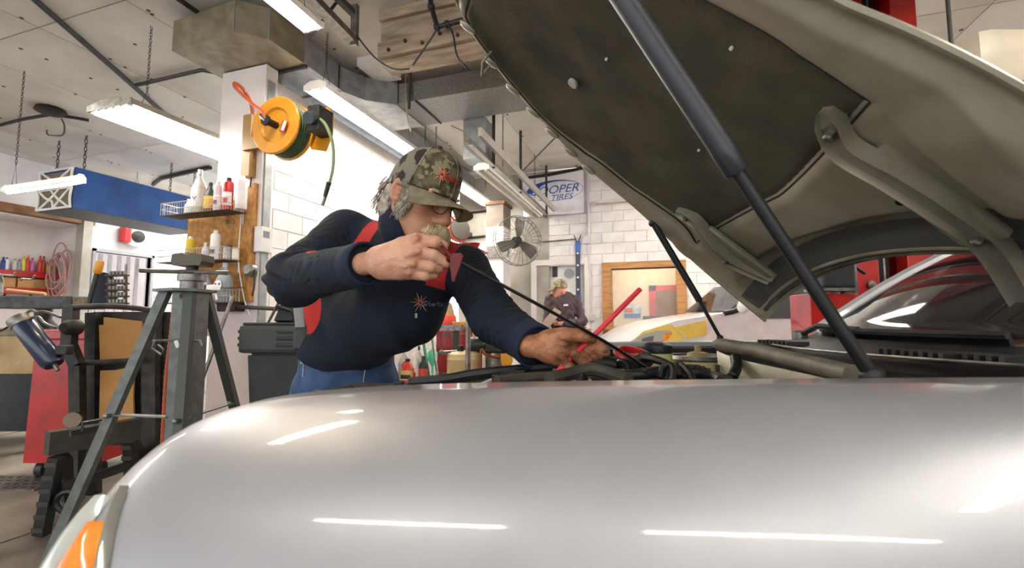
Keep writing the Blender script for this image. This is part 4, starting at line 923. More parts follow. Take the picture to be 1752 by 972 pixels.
# red wheeled bin
D = 3.3
rb = thing('red_bin', 'red plastic wheeled bin beside black frame', 'bin', H_ @ Vector((C(100, 800, D).x, D, 0)), YAW)
a0, a1 = C(38, 806, D), C(168, 806, D); t0_, t1_ = C(62, 575, D), C(168, 575, D)
b = nb(); loft(b, [[(x0_, D, z_), (x1_, D, z_), (x1_ - .02, D + .5, z_), (x0_ + .02, D + .5, z_)] for x0_, x1_, z_ in ((a0.x, a1.x, .12), (t0_.x, t1_.x, t0_.z))]); obj('tub', b, m_red, rb, H_)
b = nb(); zz = C(80, 572, D).z; box(b, t0_.x - .03, t1_.x + .02, D - .03, D + .53, zz - .04, zz + .03, bev=.012); obj('rim', b, m_red, rb, H_)
b = nb(); prism(b, [(0, 0), (.45, 0), (.42, .17), (.06, .17)], frame((t0_.x + .02, D + .45, zz), (1, 0, 0), (0, 0, 1)), .03); obj('back_flap', b, m_red, rb, H_)
for x_ in (a0.x + .08, a1.x - .08):
    for y in (D + .08, D + .42):
        b = nb(); cyl(b, (x_ - .025, y, .06), (x_ + .025, y, .06), .06, n=16); obj('caster', b, m_blk, rb, H_, smooth=True)
# black frame with cardboard
D = 2.95
fr = thing('drum_frame', 'black steel rack frame holding a torn cardboard panel', 'rack', H_ @ Vector((C(200, 800, D).x, D, 0)), YAW)
for pts in ([C(122, 527, D), C(118, 590, D - .02), C(132, 625, D - .02), C(133, 700, D), Vector((C(125, 900, D).x, D, 0))], [C(160, 535, D + .1), C(158, 640, D + .1), Vector((C(156, 900, D + .1).x, D + .1, 0))], [C(262, 535, D + .1), C(258, 640, D + .1), Vector((C(256, 900, D + .1).x, D + .1, 0))]):
    b = nb()
    for a, c_ in zip(pts, pts[1:]): bar(b, a, c_, .07 if pts[0].x < -2.7 else .09, .05, (0, 1, 0))
    obj('post', b, m_dark, fr, H_)
b = nb(); tube(b, spline([C(122, 526, D), C(170, 524, D - .02), C(220, 526, D - .02), C(275, 533, D)]), .018, 8); obj('top_rail', b, m_dark, fr, H_, smooth=True)
b = nb(); box(b, C(150, 540, D + .1).x, C(285, 540, D + .1).x, D + .14, D + .16, .3, C(150, 533, D).z); obj('back_sheet', b, m_dark, fr, H_)
b = nb(); M_ = frame(Vector((0, D + .06, 0)), (1, 0, 0), (0, 0, 1)); q_ = lambda px, py: (C(px, py, D + .06).x, C(px, py, D + .06).z)
prism(b, [q_(172, 556), q_(180, 556), q_(180, 543), q_(246, 550), q_(243, 580), q_(237, 616), q_(174, 622)], M_, .012); obj('cardboard', b, mat('cardboard', '#b38247', .8, col2='#a37339', scale=3), fr, H_)
b = nb(); prism(b, [q_(174, 634), q_(200, 633), q_(232, 626), q_(230, 680), q_(232, 735), q_(172, 735)], M_, .012); obj('cardboard', b, mat('cardboard', '#b38247', .8), fr, H_)
b = nb(); rod(b, C(134, 622, D), C(243, 616, D), .016); obj('cross_bar', b, m_dark, fr, H_, smooth=True)
b = nb(); lathe(b, [(.05, 0), (.05, .06), (.03, .09)], C(132, 560, D - .03), (0, -1, 0), 14); obj('hub', b, m_dark, fr, H_, smooth=True)
b = nb(); lathe(b, [(.045, -.02), (.045, .02)], C(125, 718, D - .03), (.6, -1, 0), 14); obj('roller', b, mat('worn_roller', '#8f7d68', .6), fr, H_, smooth=True)
# hand pump (blue-black cylinder with lever)
D = 2.7
gp2 = thing('grease_gun', 'dark blue grease gun leaning across the red bin', 'grease gun', H_ @ C(95, 632, D), YAW)
p0, p1 = C(38, 552, D), C(93, 624, D)
b = nb(); d_ = (p1 - p0); lathe(b, [(.052, 0), (.056, .01), (.056, d_.length - .02), (.045, d_.length)], p0, d_, 20); obj('barrel', b, mat('navy_enamel', '#16223f', .3, coat=.4), gp2, H_, smooth=True)
b = nb(); lathe(b, [(.06, -.03), (.062, 0), (.058, .02)], p0, d_, 20); obj('end_cap', b, m_steel, gp2, H_, smooth=True)
b = nb(); cyl(b, p1, C(99, 634, D), .012, n=8); obj('nozzle', b, m_steel, gp2, H_)
b = nb(); tube(b, spline([C(40, 548, D), C(50, 532, D), C(64, 534, D), C(76, 533, D), C(104, 543, D)]), .008, 6); tube(b, spline([C(40, 550, D), C(64, 542, D), C(76, 553, D), C(95, 561, D)]), .008, 6); obj('lever', b, m_steel, gp2, H_, smooth=True)
b = nb(); tube(b, spline([p0, C(20, 556, D), C(0, 566, D), C(-30, 570, D)]), .006, 6); obj('hose', b, m_blk, gp2, H_)
p_ = C(103, 600, D - .02)
b = nb(); box(b, p_.x - .035, p_.x + .035, p_.y, p_.y + .05, p_.z - .025, p_.z + .03, bev=.008); t_ = obj('tape_measure', b, m_dark, space=H_, label='small black tape measure with pale label on the rack post', cat='tape measure')
# vise and bench at left edge
D = 3.9
bn = thing('workbench', 'tan wooden workbench with dark opening below', 'workbench', H_ @ Vector((C(-20, 800, D).x, D, 0)), YAW)
x0_, x1_ = C(-160, 600, D).x, C(62, 600, D).x; z1 = C(20, 563, D).z
b = nb(); box(b, x0_, x1_, D, D + .7, z1 - .06, z1, bev=.01); obj('worktop', b, mat('bench_top', '#8a7a5c', .6, col2='#5d5140', scale=8), bn, H_)
b = nb(); box(b, x0_, x1_ - .02, D + .02, D + .06, C(20, 640, D).z, z1 - .06); obj('apron', b, mat('tan_board', '#b59a6a', .6, col2='#93794c', scale=4), bn, H_)
for x_ in (x0_ + .05, x1_ - .08): b = nb(); box(b, x_ - .04, x_ + .04, D + .1, D + .18, 0, z1 - .06); obj('leg', b, m_dark, bn, H_)
b = nb(); box(b, x0_, x1_ - .03, D + .62, D + .66, .05, z1 - .1); obj('back_board', b, m_blk, bn, H_)
D = 3.75; 
vs = thing('vise', 'heavy dark bench vise with worn jaws and crank handle', 'vise', H_ @ Vector((C(30, 540, D).x, D + .3, z1)), YAW)
b = nb(); box(b, C(-60, 510, D).x, C(82, 510, D).x, D + .2, D + .38, C(20, 527, D).z, C(20, 504, D).z, bev=.012); obj('body', b, mat('vise_grey', '#4a4c4a', .55, .4, col2='#2f302e', scale=16), vs, H_)
b = nb(); box(b, C(82, 510, D).x, C(112, 510, D).x, D + .21, D + .37, C(20, 528, D).z, C(20, 507, D).z); obj('jaw', b, mat('worn_brown_jaw', '#7a6a4e', .7, col2='#4a3f2e', scale=40), vs, H_)
b = nb(); lathe(b, [(.12, 0), (.1, .03), (.06, .08), (.06, C(20, 527, D).z - z1)], (C(10, 540, D).x, D + .3, z1), n=14); obj('swivel_base', b, m_dark, vs, H_, smooth=True)
b = nb(); tube(b, [C(0, 470, D), C(24, 472, D), C(26, 466, D)], .009, 6); tube(b, [C(35, 480, D), C(38, 477, D), C(55, 478, D), C(60, 471, D)], .009, 6); tube(b, [C(2, 505, D + .3), C(3, 480, D + .3), C(0, 470, D)], .014, 6); obj('crank', b, m_steel, vs, H_)
b = nb(); rod(b, C(12, 496, D + .3), C(78, 503, D + .3), .014); obj('hammer_handle', b, mat('pale_handle', '#b98f5d', .5), space=H_, label='pale wooden tool handle lying on the vise', cat='handle')
# alcove shelves and bottles
xs_ = XL - .70
for k, (pa, pb, nm) in enumerate((((-20, 457), (100, 470), 'upper'), ((-20, 488), (100, 497), 'lower'))):
    A, B_ = WX(*pa, xs_), WX(*pb, xs_); z_ = (A.z + B_.z) / 2
    sh = thing('wall_shelf', 'red wall shelf with bottles in the alcove' if k == 0 else 'red wall shelf under the bottles holding wooden blocks', 'shelf', (xs_, (A.y + B_.y) / 2, z_), 0)
    b = nb(); box(b, xs_ - .25, xs_ + .05, A.y, B_.y, z_ - .11, z_); obj('board', b, m_red, sh)
    for y in (A.y + .3, B_.y - .3): b = nb(); bar(b, (xs_ - .2, y, z_ - .11), (xs_ - .24, y, z_ - .3), .03, .02); obj('bracket', b, m_dark, sh)
    if k == 0:
        cols = [('#22407f', '#16202f', 5), ('#d7d9dc', '#2b4aa0', 11), ('#c9c6c1', '#7d8085', 25), ('#8b95a5', '#b5352c', 33), ('#d8c93a', '#c2a52c', 40), ('#c63b3f', '#d8b13a', 47), ('#b86ba0', '#8b2f3f', 55), ('#cc3d2a', '#cc3d2a', 68), ('#a33a33', '#7c2a26', 74), ('#c9b533', '#7c7530', 82), ('#d8cf52', '#7c7530', 88), ('#5f5960', '#3f3a41', 96)]
        nm_ = ['navy', 'white and blue', 'grey', 'slate with red cap', 'yellow', 'red with yellow cap', 'mauve', 'bright red', 'dark red', 'mustard', 'pale yellow', 'charcoal']
        for (c0, c1, px_), n_ in zip(cols, nm_):
            y_ = WX(px_, 455, xs_ - .08).y; bottle(n_ + ' bottle on the red alcove shelf', xs_ - .08, y_, z_ + .001, .034, .2 + .12 * random.random(), c0, c1, c0, group='bottles on the red alcove shelf')
    else:
        for px_, c_, wn_ in ((8, '#b98a52', 'pale tan'), (40, '#c29058', 'honey coloured'), (66, '#a77c49', 'darker brown'), (92, '#b9b5ad', 'greyish white')):
            y_ = WX(px_, 485, xs_ - .08).y; b = nb(); box(b, xs_ - .18, xs_ + .0, y_ - .11, y_ + .11, z_ + .001, z_ + .17, bev=.008); obj('wooden_block', b, mat('block_' + c_, c_, .6), label=wn_ + ' cut wooden block on lower red alcove shelf', cat='block', group='blocks on the lower red shelf')
p_ = WX(122, 466, XL - .42); yv = ya
hc = thing('hose_coil', 'pinkish coiled air hose hanging on alcove wall', 'hose', (XL - .5, yv - .03, p_.z))
for k in range(7):
    b = nb(); c_ = Vector((XL - .40 + random.uniform(-.08, .08), yv - .12 - .015 * k, p_.z + random.uniform(-.12, .12))); tube(b, circle(c_, (random.uniform(-.2, .2), 1, random.uniform(-.2, .2)), .19 + random.uniform(-.05, .04), 24, .34 + random.uniform(-.08, .1)), .013, 6, True); obj('coil', b, mat('pink_hose', '#b98a86', .6), hc, smooth=True)
# yellow-grip pry bar, dark jacket, socket rack
D = 3.25
pb = thing('pry_bar', 'black pry bar with orange yellow grip standing in rack', 'pry bar', H_ @ C(152, 522, D), YAW)
b = nb(); rod(b, C(167, 466, D), C(152, 522, D), .017); obj('shaft', b, m_blk, pb, H_, smooth=True)
b = nb(); q0_ = C(172, 446, D); q1_ = C(166, 468, D); lathe(b, [(.018, 0), (.026, .012), (.026, (q1_ - q0_).length - .01), (.02, (q1_ - q0_).length)], q0_, q1_ - q0_, 10); obj('grip', b, m_yel, pb, H_, smooth=True)
D = 3.4
sr = thing('socket_rack', 'rusty brown rack full of sockets on black frame', 'tool rack', H_ @ C(200, 524, D), YAW)
b = nb(); m_sr = mat('rusty_brown', '#5d4a33', .7, col2='#3a2c1d', scale=30)
for px_ in (186, 214): bar(b, C(px_, 524, D), C(px_ + 1, 470, D), .014, .02)
obj('side_rail', b, m_sr, sr, H_)
for py_ in (472, 486, 497, 508, 520):
    b = nb(); bar(b, C(184, py_, D), C(217, py_ - 1, D), .05, .012); obj('tier', b, m_sr, sr, H_)
    for k in range(5):
        b = nb(); q_ = C(189 + k * 6, py_, D); cyl(b, q_, q_ + Vector((0, 0, .035)), .011, n=8); obj('socket', b, m_steel, sr, H_)
b = nb(); rod(b, C(215, 472, D), C(216, 452, D), .008); obj('post_rod', b, m_steel, sr, H_)
D = 3.8
b = nb(); P = []
for t in range(7):
    f_ = t / 6; c_ = C(178 + 3 * f_, 468 + 54 * f_, D); w_ = .05 + .045 * min(1, f_ * 2.5)
    P.append([c_ + Vector((w_ * math.cos(a), .05 * math.sin(a), .008 * math.sin(5 * a))) for a in [k * math.pi / 8 for k in range(16)]])
loft(b, P); obj('jacket', b, mat('dark_navy_cloth', '#1b2430', .9), space=H_, smooth=True, label='dark work jacket hanging behind the socket rack', cat='jacket')
# floor grate
g_ = WZ(20, 828, 0)
gt = thing('floor_grate', 'perforated steel drain cover in the floor', 'grate', (g_.x, g_.y, 0), YAW)
b = nb(); box(b, -.45, .3, -.14, .14, .001, .012); b.transform(Matrix.Translation((g_.x, g_.y, 0)) @ Matrix.Rotation(YAW, 4, 'Z')); obj('plate', b, m_steel, gt)
b = nb()
for i in range(12):
    for k in range(4): lathe(b, [(.014, .012), (.014, .0135)], Vector((g_.x, g_.y, 0)) + Matrix.Rotation(YAW, 3, 'Z') @ Vector((-.41 + i * .06, -.1 + k * .065, 0)), n=8)
obj('perforations', b, m_blk, gt, kind='stuff')
# trash cart with lid
D = 3.45
xc = C(478, 620, D).x; zt = C(470, 552, D).z
tb = thing('trash_can', 'large dark grey trash can with ribbed lid beside the mechanic', 'trash can', H_ @ Vector((xc, D + .3, 0)), YAW)
m_tb = mat('dirty_grey_plastic', '#2f332f', .6, col2='#22251f', scale=6)
b = nb(); loft(b, [[(xc - w_, D + .02, z_), (xc + w_, D + .02, z_), (xc + w_, D + .55, z_), (xc - w_, D + .55, z_)] for w_, z_ in ((.2, .0), (.27, zt - .22))]); bmesh.ops.bevel(b, geom=b.edges[:], offset=.03, segments=2, affect='EDGES'); obj('body', b, m_tb, tb, H_)
b = nb(); box(b, xc - .31, xc + .31, D - .02, D + .6, zt - .23, zt - .02, bev=.03); ld = obj('lid', b, mat('lid_grey', '#3b3f3c', .55), tb, H_)
for k in range(3):
    b = nb(); box(b, xc - .02, xc + .3, D - .035, D - .01, zt - .08 - k * .05, zt - .055 - k * .05, bev=.008); obj('rib', b, m_tb, ld, H_)
    b = nb(); box(b, xc - .325, xc - .29, D, D + .4, zt - .08 - k * .05, zt - .055 - k * .05, bev=.008); obj('rib', b, m_tb, ld, H_)
b = nb(); box(b, xc - .29, xc + .29, D, D + .58, zt - .02, zt + .0, bev=.008); obj('lid_top', b, m_tb, tb, H_)
D = 3.6
dp = thing('dustpan', 'black long handled dustpan resting on trash can', 'dustpan', H_ @ C(490, 554, D), YAW)
b = nb(); P = [C(476, 553, D), C(506, 553, D), C(508, 517, D + .06), C(484, 513, D + .06)]; prism(b, [(0, 0), (.14, 0), (.15, .17), (.04, .19)], frame(P[0], P[1] - P[0], P[3] - P[0]), .07); obj('pan', b, m_blk, dp, H_)
b = nb(); rod(b, C(458, 554, D - .06), C(492, 488, D - .02), .010); obj('handle', b, m_pipe, dp, H_, smooth=True)
b = nb(); tube(b, [C(474, 524, D - .05), C(500, 532, D - .05), C(507, 548, D - .05)], .016, 6); obj('grip_arm', b, m_blk, dp, H_)
b = nb(); rod(b, C(398, 508, 3.7), Vector((C(300, 700, 3.35).x, 3.3, .02)), .014)
obj('steel_pipe', b, m_steel, space=H_, smooth=True, label='thin grey pipe leaning below the strand board', cat='pipe')
# ================================================================== BACKGROUND
# pier with fan
pa = WY(832, 400, 7.2); pb_ = WY(861, 400, 7.2)
b = nb(); box(b, pa.x, pb_.x, 7.2, 7.6, 0, WY(845, 388, 7.2).z); wpier = obj('wall_pier', b, m_white, label='white pier carrying the wall fan', kind='structure')
b = nb(); box(b, pa.x, pb_.x, 7.2, 7.6, WY(845, 388, 7.2).z, WY(845, 350, 7.2).z); obj('grey_cap', b, mat('dull_pier', '#8f8377', .7), wpier)
b = nb(); box(b, pa.x - .03, pb_.x + .03, 7.17, 7.62, WY(845, 350, 7.2).z, WY(845, 345, 7.2).z); obj('cap_board', b, m_brownb, wpier)
fc = WY(886, 412, 6.9); fn = Vector((.40, -1, .05)).normalized()
fn = Vector((-.35, -.9, .1)).normalized()
RF = .40
fan = thing('wall_fan', 'grey wire caged wall fan mounted on white pier', 'fan', fc)
fx = Vector((0, 0, 1)).cross(fn).normalized(); fy = fn.cross(fx)
ax = (fn * .5 + Vector((1, .2, 0)) * .6).normalized(); 
fn = Vector((.62, -.75, .05)).normalized(); fx = Vector((0, 0, 1)).cross(fn).normalized(); fy = fn.cross(fx)
for off in (-.08, .08):
    b = nb(); tube(b, circle(fc + fn * off * .6, fn, RF, 36), .008, 6, True); obj('cage_ring', b, m_steel, fan, smooth=True)
    b = nb(); tube(b, circle(fc + fn * off * 1.2, fn, RF * .5, 28), .004, 5, True); obj('cage_ring', b, m_steel, fan, smooth=True)
for k in range(30):
    a = k * 2 * math.pi / 30; d_ = fx * math.cos(a) + fy * math.sin(a); d2 = fx * math.cos(a + .25) + fy * math.sin(a + .25)
    b = nb(); tube(b, [fc + fn * .12 + d_ * .06, fc + fn * .1 + d2 * RF * .6, fc + fn * .05 + d2 * RF, fc - fn * .05 + d2 * RF], .003, 4); obj('cage_wire', b, m_dark, fan)
for k in range(3):
    a = math.radians(80 + 120 * k); b = nb(); d_ = fx * math.cos(a) + fy * math.sin(a); e_ = -fx * math.sin(a) + fy * math.cos(a)
    P = []
    for t, w0_, w1_ in ((.05, .03, .04), (.15, .06, .08), (.28, .08, .11), (.36, .07, .09)):
        P.append([fc + d_ * t - e_ * w0_ - fn * .02, fc + d_ * t + e_ * w1_ + fn * .03])
    sheet(b, P); bmesh.ops.solidify(b, geom=b.faces, thickness=.006); obj('blade', b, mat('fan_blade', '#8b8681', .5, .4), fan, smooth=True)
b = nb(); lathe(b, [(.06, -.05), (.06, .04), (.03, .06)], fc, fn, 14); obj('hub', b, m_dark, fan, smooth=True)
b = nb(); lathe(b, [(.08, 0), (.09, .03), (.09, .15), (.06, .2)], fc - fn * .06, tuple(-fn), 14); obj('motor', b, m_pipe, fan, smooth=True)
b = nb(); bar(b, fc - fn * .2, (pb_.x - .05, 7.19, fc.z - .1), .06, .05); box(b, pa.x + .02, pb_.x + .1, 7.15, 7.199, fc.z - .22, fc.z - .02); obj('bracket', b, m_steel, fan)
# tire sign
sA = WY(893, 300, YB - .03); sB = WY(1001, 365, YB - .03)
sg = thing('tire_sign', 'white wall sign with blue oval swoosh reading COOPER TIRES', 'sign', ((sA.x + sB.x) / 2, YB - .03, sB.z))
b = nb(); box(b, sA.x, sB.x, YB - .03, YB - .001, sB.z, sA.z, bev=.005); obj('panel', b, mat('sign_white', '#eceaf0', .4), sg)
b = nb()
for (x0_, x1_, z0_, z1_) in ((sA.x, sB.x, sA.z - .015, sA.z + .005), (sA.x, sB.x, sB.z - .005, sB.z + .015), (sA.x - .005, sA.x + .015, sB.z, sA.z), (sB.x - .015, sB.x + .005, sB.z, sA.z)): box(b, x0_, x1_, YB - .036, YB - .028, z0_, z1_)
obj('border', b, mat('sign_border', '#a9a7b5', .5), sg)
scx = (sA.x + sB.x) / 2 + .03; scz = (sA.z + sB.z) / 2 + .06; W_ = (sB.x - sA.x) * .45; Hh = (sA.z - sB.z) * .24
m_sb = mat('sign_blue', '#1f4fb0', .4)
b = nb(); P = []
for k in range(61):   # tapering oval stroke, thick at upper left
    a = math.radians(188 - k * 5.2); th = .014 + .17 * math.exp(-((k - 3) / 9.0) ** 2) + .03 * math.exp(-((k - 18) / 8.) ** 2)
    o_ = Vector((scx + W_ * math.cos(a), YB - .0315, scz + Hh * math.sin(a))); i_ = Vector((scx + (W_ - th * .9) * math.cos(a) + th * .4, YB - .0315, scz + (Hh - th * .62) * math.sin(a)))
    P.append([o_, i_])
sheet(b, P); obj('swoosh', b, m_sb, sg)
RZ = frame
text('lettering', 'COOPER', .215, frame((scx - .02, YB - .032, scz + .01), (1, 0, .02), (0, 0, 1)), m_sb, sg, .001, .3, xs=1.12)
text('lettering', 'TIRES', .15, frame((scx + .13, YB - .032, scz - .14), (1, 0, .02), (0, 0, 1)), m_sb, sg, .001, .3, xs=1.15)
# conduits and boxes on back wall
def wcyl(name, label, cat, pts, r, m): b = nb(); tube(b, pts, r, 8); return obj(name, b, m, label=label, cat=cat, smooth=True)
m_wp = mat('painted_pipe', '#cfccd0', .5)
wcyl('wall_conduit', 'white painted conduit rising beside the tire sign', 'pipe', [WY(1006, 293, YB - .03), WY(1007, 404, YB - .03)], .022, m_wp)
wcyl('wall_conduit', 'thin conduit dropping to outlet beside the office window', 'pipe', [WY(1005, 418, YB - .03), WY(1010, 470, YB - .03), WY(1011, 535, YB - .03)], .016, m_wp)
wcyl('wall_conduit', 'dark conduit along the top of back wall above sign', 'pipe', [WY(889, 306, YB - .04), WY(940, 299, YB - .04), WY(985, 290, YB - .04), WY(1010, 284, YB - .04)], .03, m_dark)
for k, (px_, py_, w_, h_, lab) in enumerate(((1004, 411, .12, .15, 'grey electrical box on conduit beside the tire sign'), (1013, 543, .1, .13, 'small grey outlet box beside the office window frame'))):
    q = WY(px_, py_, YB); b = nb(); box(b, q.x - w_ / 2, q.x + w_ / 2, YB - .07, YB - .001, q.z - h_ / 2, q.z + h_ / 2, bev=.01); o_ = obj('outlet_box', b, m_wp, label=lab, cat='electrical box')
bx0 = WY(988, 404, YB - .05); bx1 = WY(990, 524, YB - .05)
pk = thing('level_bar', 'long black and blue bar with holes hanging on wall', 'bar', bx1)
b = nb(); box(b, bx0.x - .04, bx0.x + .04, YB - .05, YB - .02, bx1.z, bx0.z - .1); obj('bar', b, mat('slate_bar', '#3b4250', .5), pk)
for z0_, z1_ in ((bx0.z - .28, bx0.z - .1), (bx1.z + .02, bx1.z + .2)): b = nb(); box(b, bx0.x - .045, bx0.x + .045, YB - .053, YB - .018, z0_, z1_); obj('blue_sleeve', b, mat('blue_sleeve', '#3a5fb5', .5), pk)
for k in range(4): b = nb(); cyl(b, (bx0.x, YB - .055, bx1.z + .3 + k * .22), (bx0.x, YB - .05, bx1.z + .3 + k * .22), .02, n=10); obj('hole', b, m_chalk, pk)
b = nb(); tube(b, [bx0 + Vector((-.06, 0, .02)), bx0 + Vector((-.02, 0, -.1)), bx0 + Vector((.02, 0, -.1)), bx0 + Vector((.06, 0, .02))], .01, 6); obj('fork', b, m_dark, pk)
# shelf under sign line
wcyl('wall_rail', 'thin steel rail on back wall beside the fan', 'rail', [WY(918, 415, YB - .03), WY(986, 409, YB - .03)], .012, m_steel)
q0_ = WY(1020, 348, YB); q1_ = WY(1090, 344, YB)
b = nb(); box(b, q0_.x, q1_.x, YB - .12, YB - .001, q0_.z - .03, q0_.z + .03); obj('wall_ledge', b, mat('pinkish_ledge', '#d9cbc8', .5), label='narrow pale ledge on back wall under hood edge', cat='ledge')
# office window
wn = WIN; wa, wc = WIN[0], WIN[1]
b = nb(); f_ = .15
box(b, wa.x, wc.x, YB - .05, YB + .2, wz1, wz1 + .11); win = obj('window_1', b, m_wood, label='office window in pine frame with wide sill', kind='structure')
b = nb(); box(b, wa.x, wa.x + .16, YB - .045, YB + .2, wz0, wz1); obj('jamb', b, m_wood, win)
b = nb(); box(b, wc.x - .16, wc.x, YB - .045, YB + .2, wz0, wz1); obj('jamb', b, m_wood, win)
b = nb(); box(b, wa.x - .02, wc.x + .02, YB - .14, YB + .2, wz0 - .07, wz0); obj('sill', b, m_wood, win)
b = nb(); box(b, wa.x, wc.x, YB - .04, YB - .001, wz0 - .14, wz0 - .07); obj('apron', b, m_wood, win)
m_pane = mat('window_pane', '#ffffff', .02, spec=.6, alpha=.12)
b = nb(); box(b, wa.x + .16, wc.x - .16, YB + .1, YB + .106, wz0, wz1); obj('pane', b, m_pane, win)
# office behind the glass
ob_ = YB + 1.9
b = nb(); box(b, wa.x - 1.2, wc.x + 1.6, ob_, ob_ + .1, 0, 2.9); box(b, wa.x - 1.3, wa.x - 1.2, YB + .25, ob_, 0, 2.9); box(b, wc.x + 1.6, wc.x + 1.7, YB + .25, ob_, 0, 2.9); box(b, wa.x - 1.3, wc.x + 1.7, YB + .25, ob_, 2.9, 3.0)
obj('wall_office', b, mat('office_beige', '#cdbba3', .7), label='beige office walls seen through the window', kind='structure')
strip_light('strip_light', 'lit fluorescent fixture inside the office', YB + 1.2, wa.x + .1, wa.x + 1.3, 2.5, .2, 2, m_warm, axis='X', chains=((.5, 0),), zc=2.9)
qa, qb = WY(1110, 489, ob_), WY(1166, 489, ob_)
od = thing('office_door', 'brown door in red frame inside the office', 'door', ((qa.x + qb.x) / 2, ob_ - .02, 0))
b = nb(); box(b, qa.x, qa.x + .14, ob_ - .05, ob_ - .012, .002, qa.z); box(b, qb.x, qb.x + .14, ob_ - .05, ob_ - .012, .002, qa.z); box(b, qa.x, qb.x + .14, ob_ - .05, ob_ - .012, qa.z - .12, qa.z); obj('casing', b, m_red, od)
b = nb(); box(b, qa.x + .14, qb.x, ob_ - .03, ob_ - .002, 0, qa.z - .12); obj('leaf', b, mat('brown_door', '#6f5334', .5, col2='#57401f', scale=4), od)
qa, qb = WY(1066, 520, ob_ - .02), WY(1098, 546, ob_ - .02)
ps = thing('poster', 'small blue and red poster on office wall', 'poster', ((qa.x + qb.x) / 2, ob_ - .02, qb.z))
b = nb(); box(b, qa.x, qb.x, ob_ - .012, ob_ - .001, qb.z, qa.z); obj('sheet', b, mat('poster_print', '#8fa3b8', .5, col2='#c9ccd0', scale=9), ps)
b = nb(); box(b, qa.x + .02, qb.x - .02, ob_ - .014, ob_ - .012, qb.z + .02, qb.z + .12); obj('printed_band', b, mat('poster_blue', '#5a6f95', .5), ps)
b = nb(); box(b, qa.x + .02, qa.x + .2, ob_ - .015, ob_ - .013, qb.z + .14, qb.z + .24); obj('printed_car', b, mat('poster_red', '#b5564f', .5), ps)
dkz = WY(1100, 560, YB + .6).z
b = nb(); box(b, wa.x + .2, wc.x + .4, YB + .3, YB + .85, dkz - .04, dkz); dk = thing('office_desk', 'pale office counter behind the window', 'desk', ((wa.x + wc.x) / 2, YB + .6, 0)); obj('top', b, mat('desk_top', '#a99a86', .5), dk)
b = nb(); box(b, wa.x + .3, wc.x + .3, YB + .4, YB + .8, 0, dkz - .04); obj('cabinet', b, mat('desk_body', '#8a7a66', .6), dk)
for k, (x0p, x1p, yt, lab, c_) in enumerate(((1100, 1138, 541, 'dark teal flat monitor back on office desk', '#33474c'), (1138, 1164, 541, 'second dark monitor on office desk by red frame', '#2e3d44'), (1040, 1049, 526, 'black tower speaker in office window corner', '#22262a'), (1166, 1174, 528, 'upright black binder at the window edge', '#262b31'))):
    A = WY(x0p, yt, YB + .5); B_ = WY(x1p, yt, YB + .5); mo = thing('monitor' if k < 2 else 'office_box', lab, 'monitor' if k < 2 else 'speaker' if k == 2 else 'binder', ((A.x + B_.x) / 2, YB + .5, dkz))
    b = nb(); box(b, A.x, B_.x, YB + .48, YB + .53, dkz + (.03 if k < 2 else .001), max(A.z, dkz + .1), bev=.008); obj('case', b, mat('mon_' + c_, c_, .5), mo)
    if k < 2: b = nb(); box(b, (A.x + B_.x) / 2 - .06, (A.x + B_.x) / 2 + .06, YB + .45, YB + .58, dkz + .001, dkz + .032); obj('stand', b, m_blk, mo)
# door behind the second person
b = nb(); box(b, dx0 - .1, dx0, YB - .03, YB + .2, 0, dz1 + .1); box(b, dx1, dx1 + .1, YB - .03, YB + .2, 0, dz1 + .1); box(b, dx0, dx1, YB - .03, YB + .2, dz1, dz1 + .1)
d2_ = obj('door_2', b, m_whitew, label='white framed doorway with white door leaf', kind='structure')
b = nb(); box(b, dx0, dx1, YB + .1, YB + .15, .01, dz1 - .02); lf_ = obj('leaf', b, m_chalk, d2_)
b = nb(); sph(b, (dx0 + .1, YB + .06, 1.0), .035, 10); obj('knob', b, m_steel, lf_)
q = WY(950, 463, YB + .09); b = nb(); box(b, q.x - .05, q.x + .04, YB + .06, YB + .1, q.z - .12, q.z + .08, bev=.01); obj('closer', b, m_blk, lf_)
q = WY(974, 468, YB + .09); b = nb(); lathe(b, [(.09, 0), (.09, .03)], (q.x, YB + .1, q.z), (0, -1, 0), 16); obj('round_notice', b, mat('grey_notice', '#9aa0a6', .5), lf_)
# counter with bag, in front of door
qc = WY(925, 563, 6.9); cz = qc.z
ct = thing('work_counter', 'brown topped counter in front of the white doorway', 'counter', (qc.x, 7.1, 0))
cx0, cx1 = WY(868, 560, 6.9).x, WY(1002, 560, 6.9).x
b = nb(); box(b, cx0, cx1, 6.9, 7.5, cz - .05, cz, bev=.008); obj('top', b, m_wood, ct)
b = nb(); box(b, cx0 + .05, cx1 - .05, 6.95, 7.45, 0, cz - .05); obj('cabinet', b, m_whitew, ct)
q = WY(897, 542, 7.2); b = nb(); sph(b, (q.x, 7.2, cz + .1), (.16, .14, .1), 14); sph(b, (q.x + .1, 7.15, cz + .08), (.1, .1, .08), 10); obj('blue_bag', b, mat('blue_cloth', '#3a6bb5', .8), label='crumpled blue cloth on the counter', cat='cloth', smooth=True)
q = WY(988, 558, 7.1); b = nb(); lathe(b, [(.02, 0), (.13, .01), (.15, .035), (.14, .035)], (q.x, 7.1, cz + .001), n=16); obj('red_tray', b, m_red, label='small red dish on the counter beside the person', cat='dish', smooth=True)
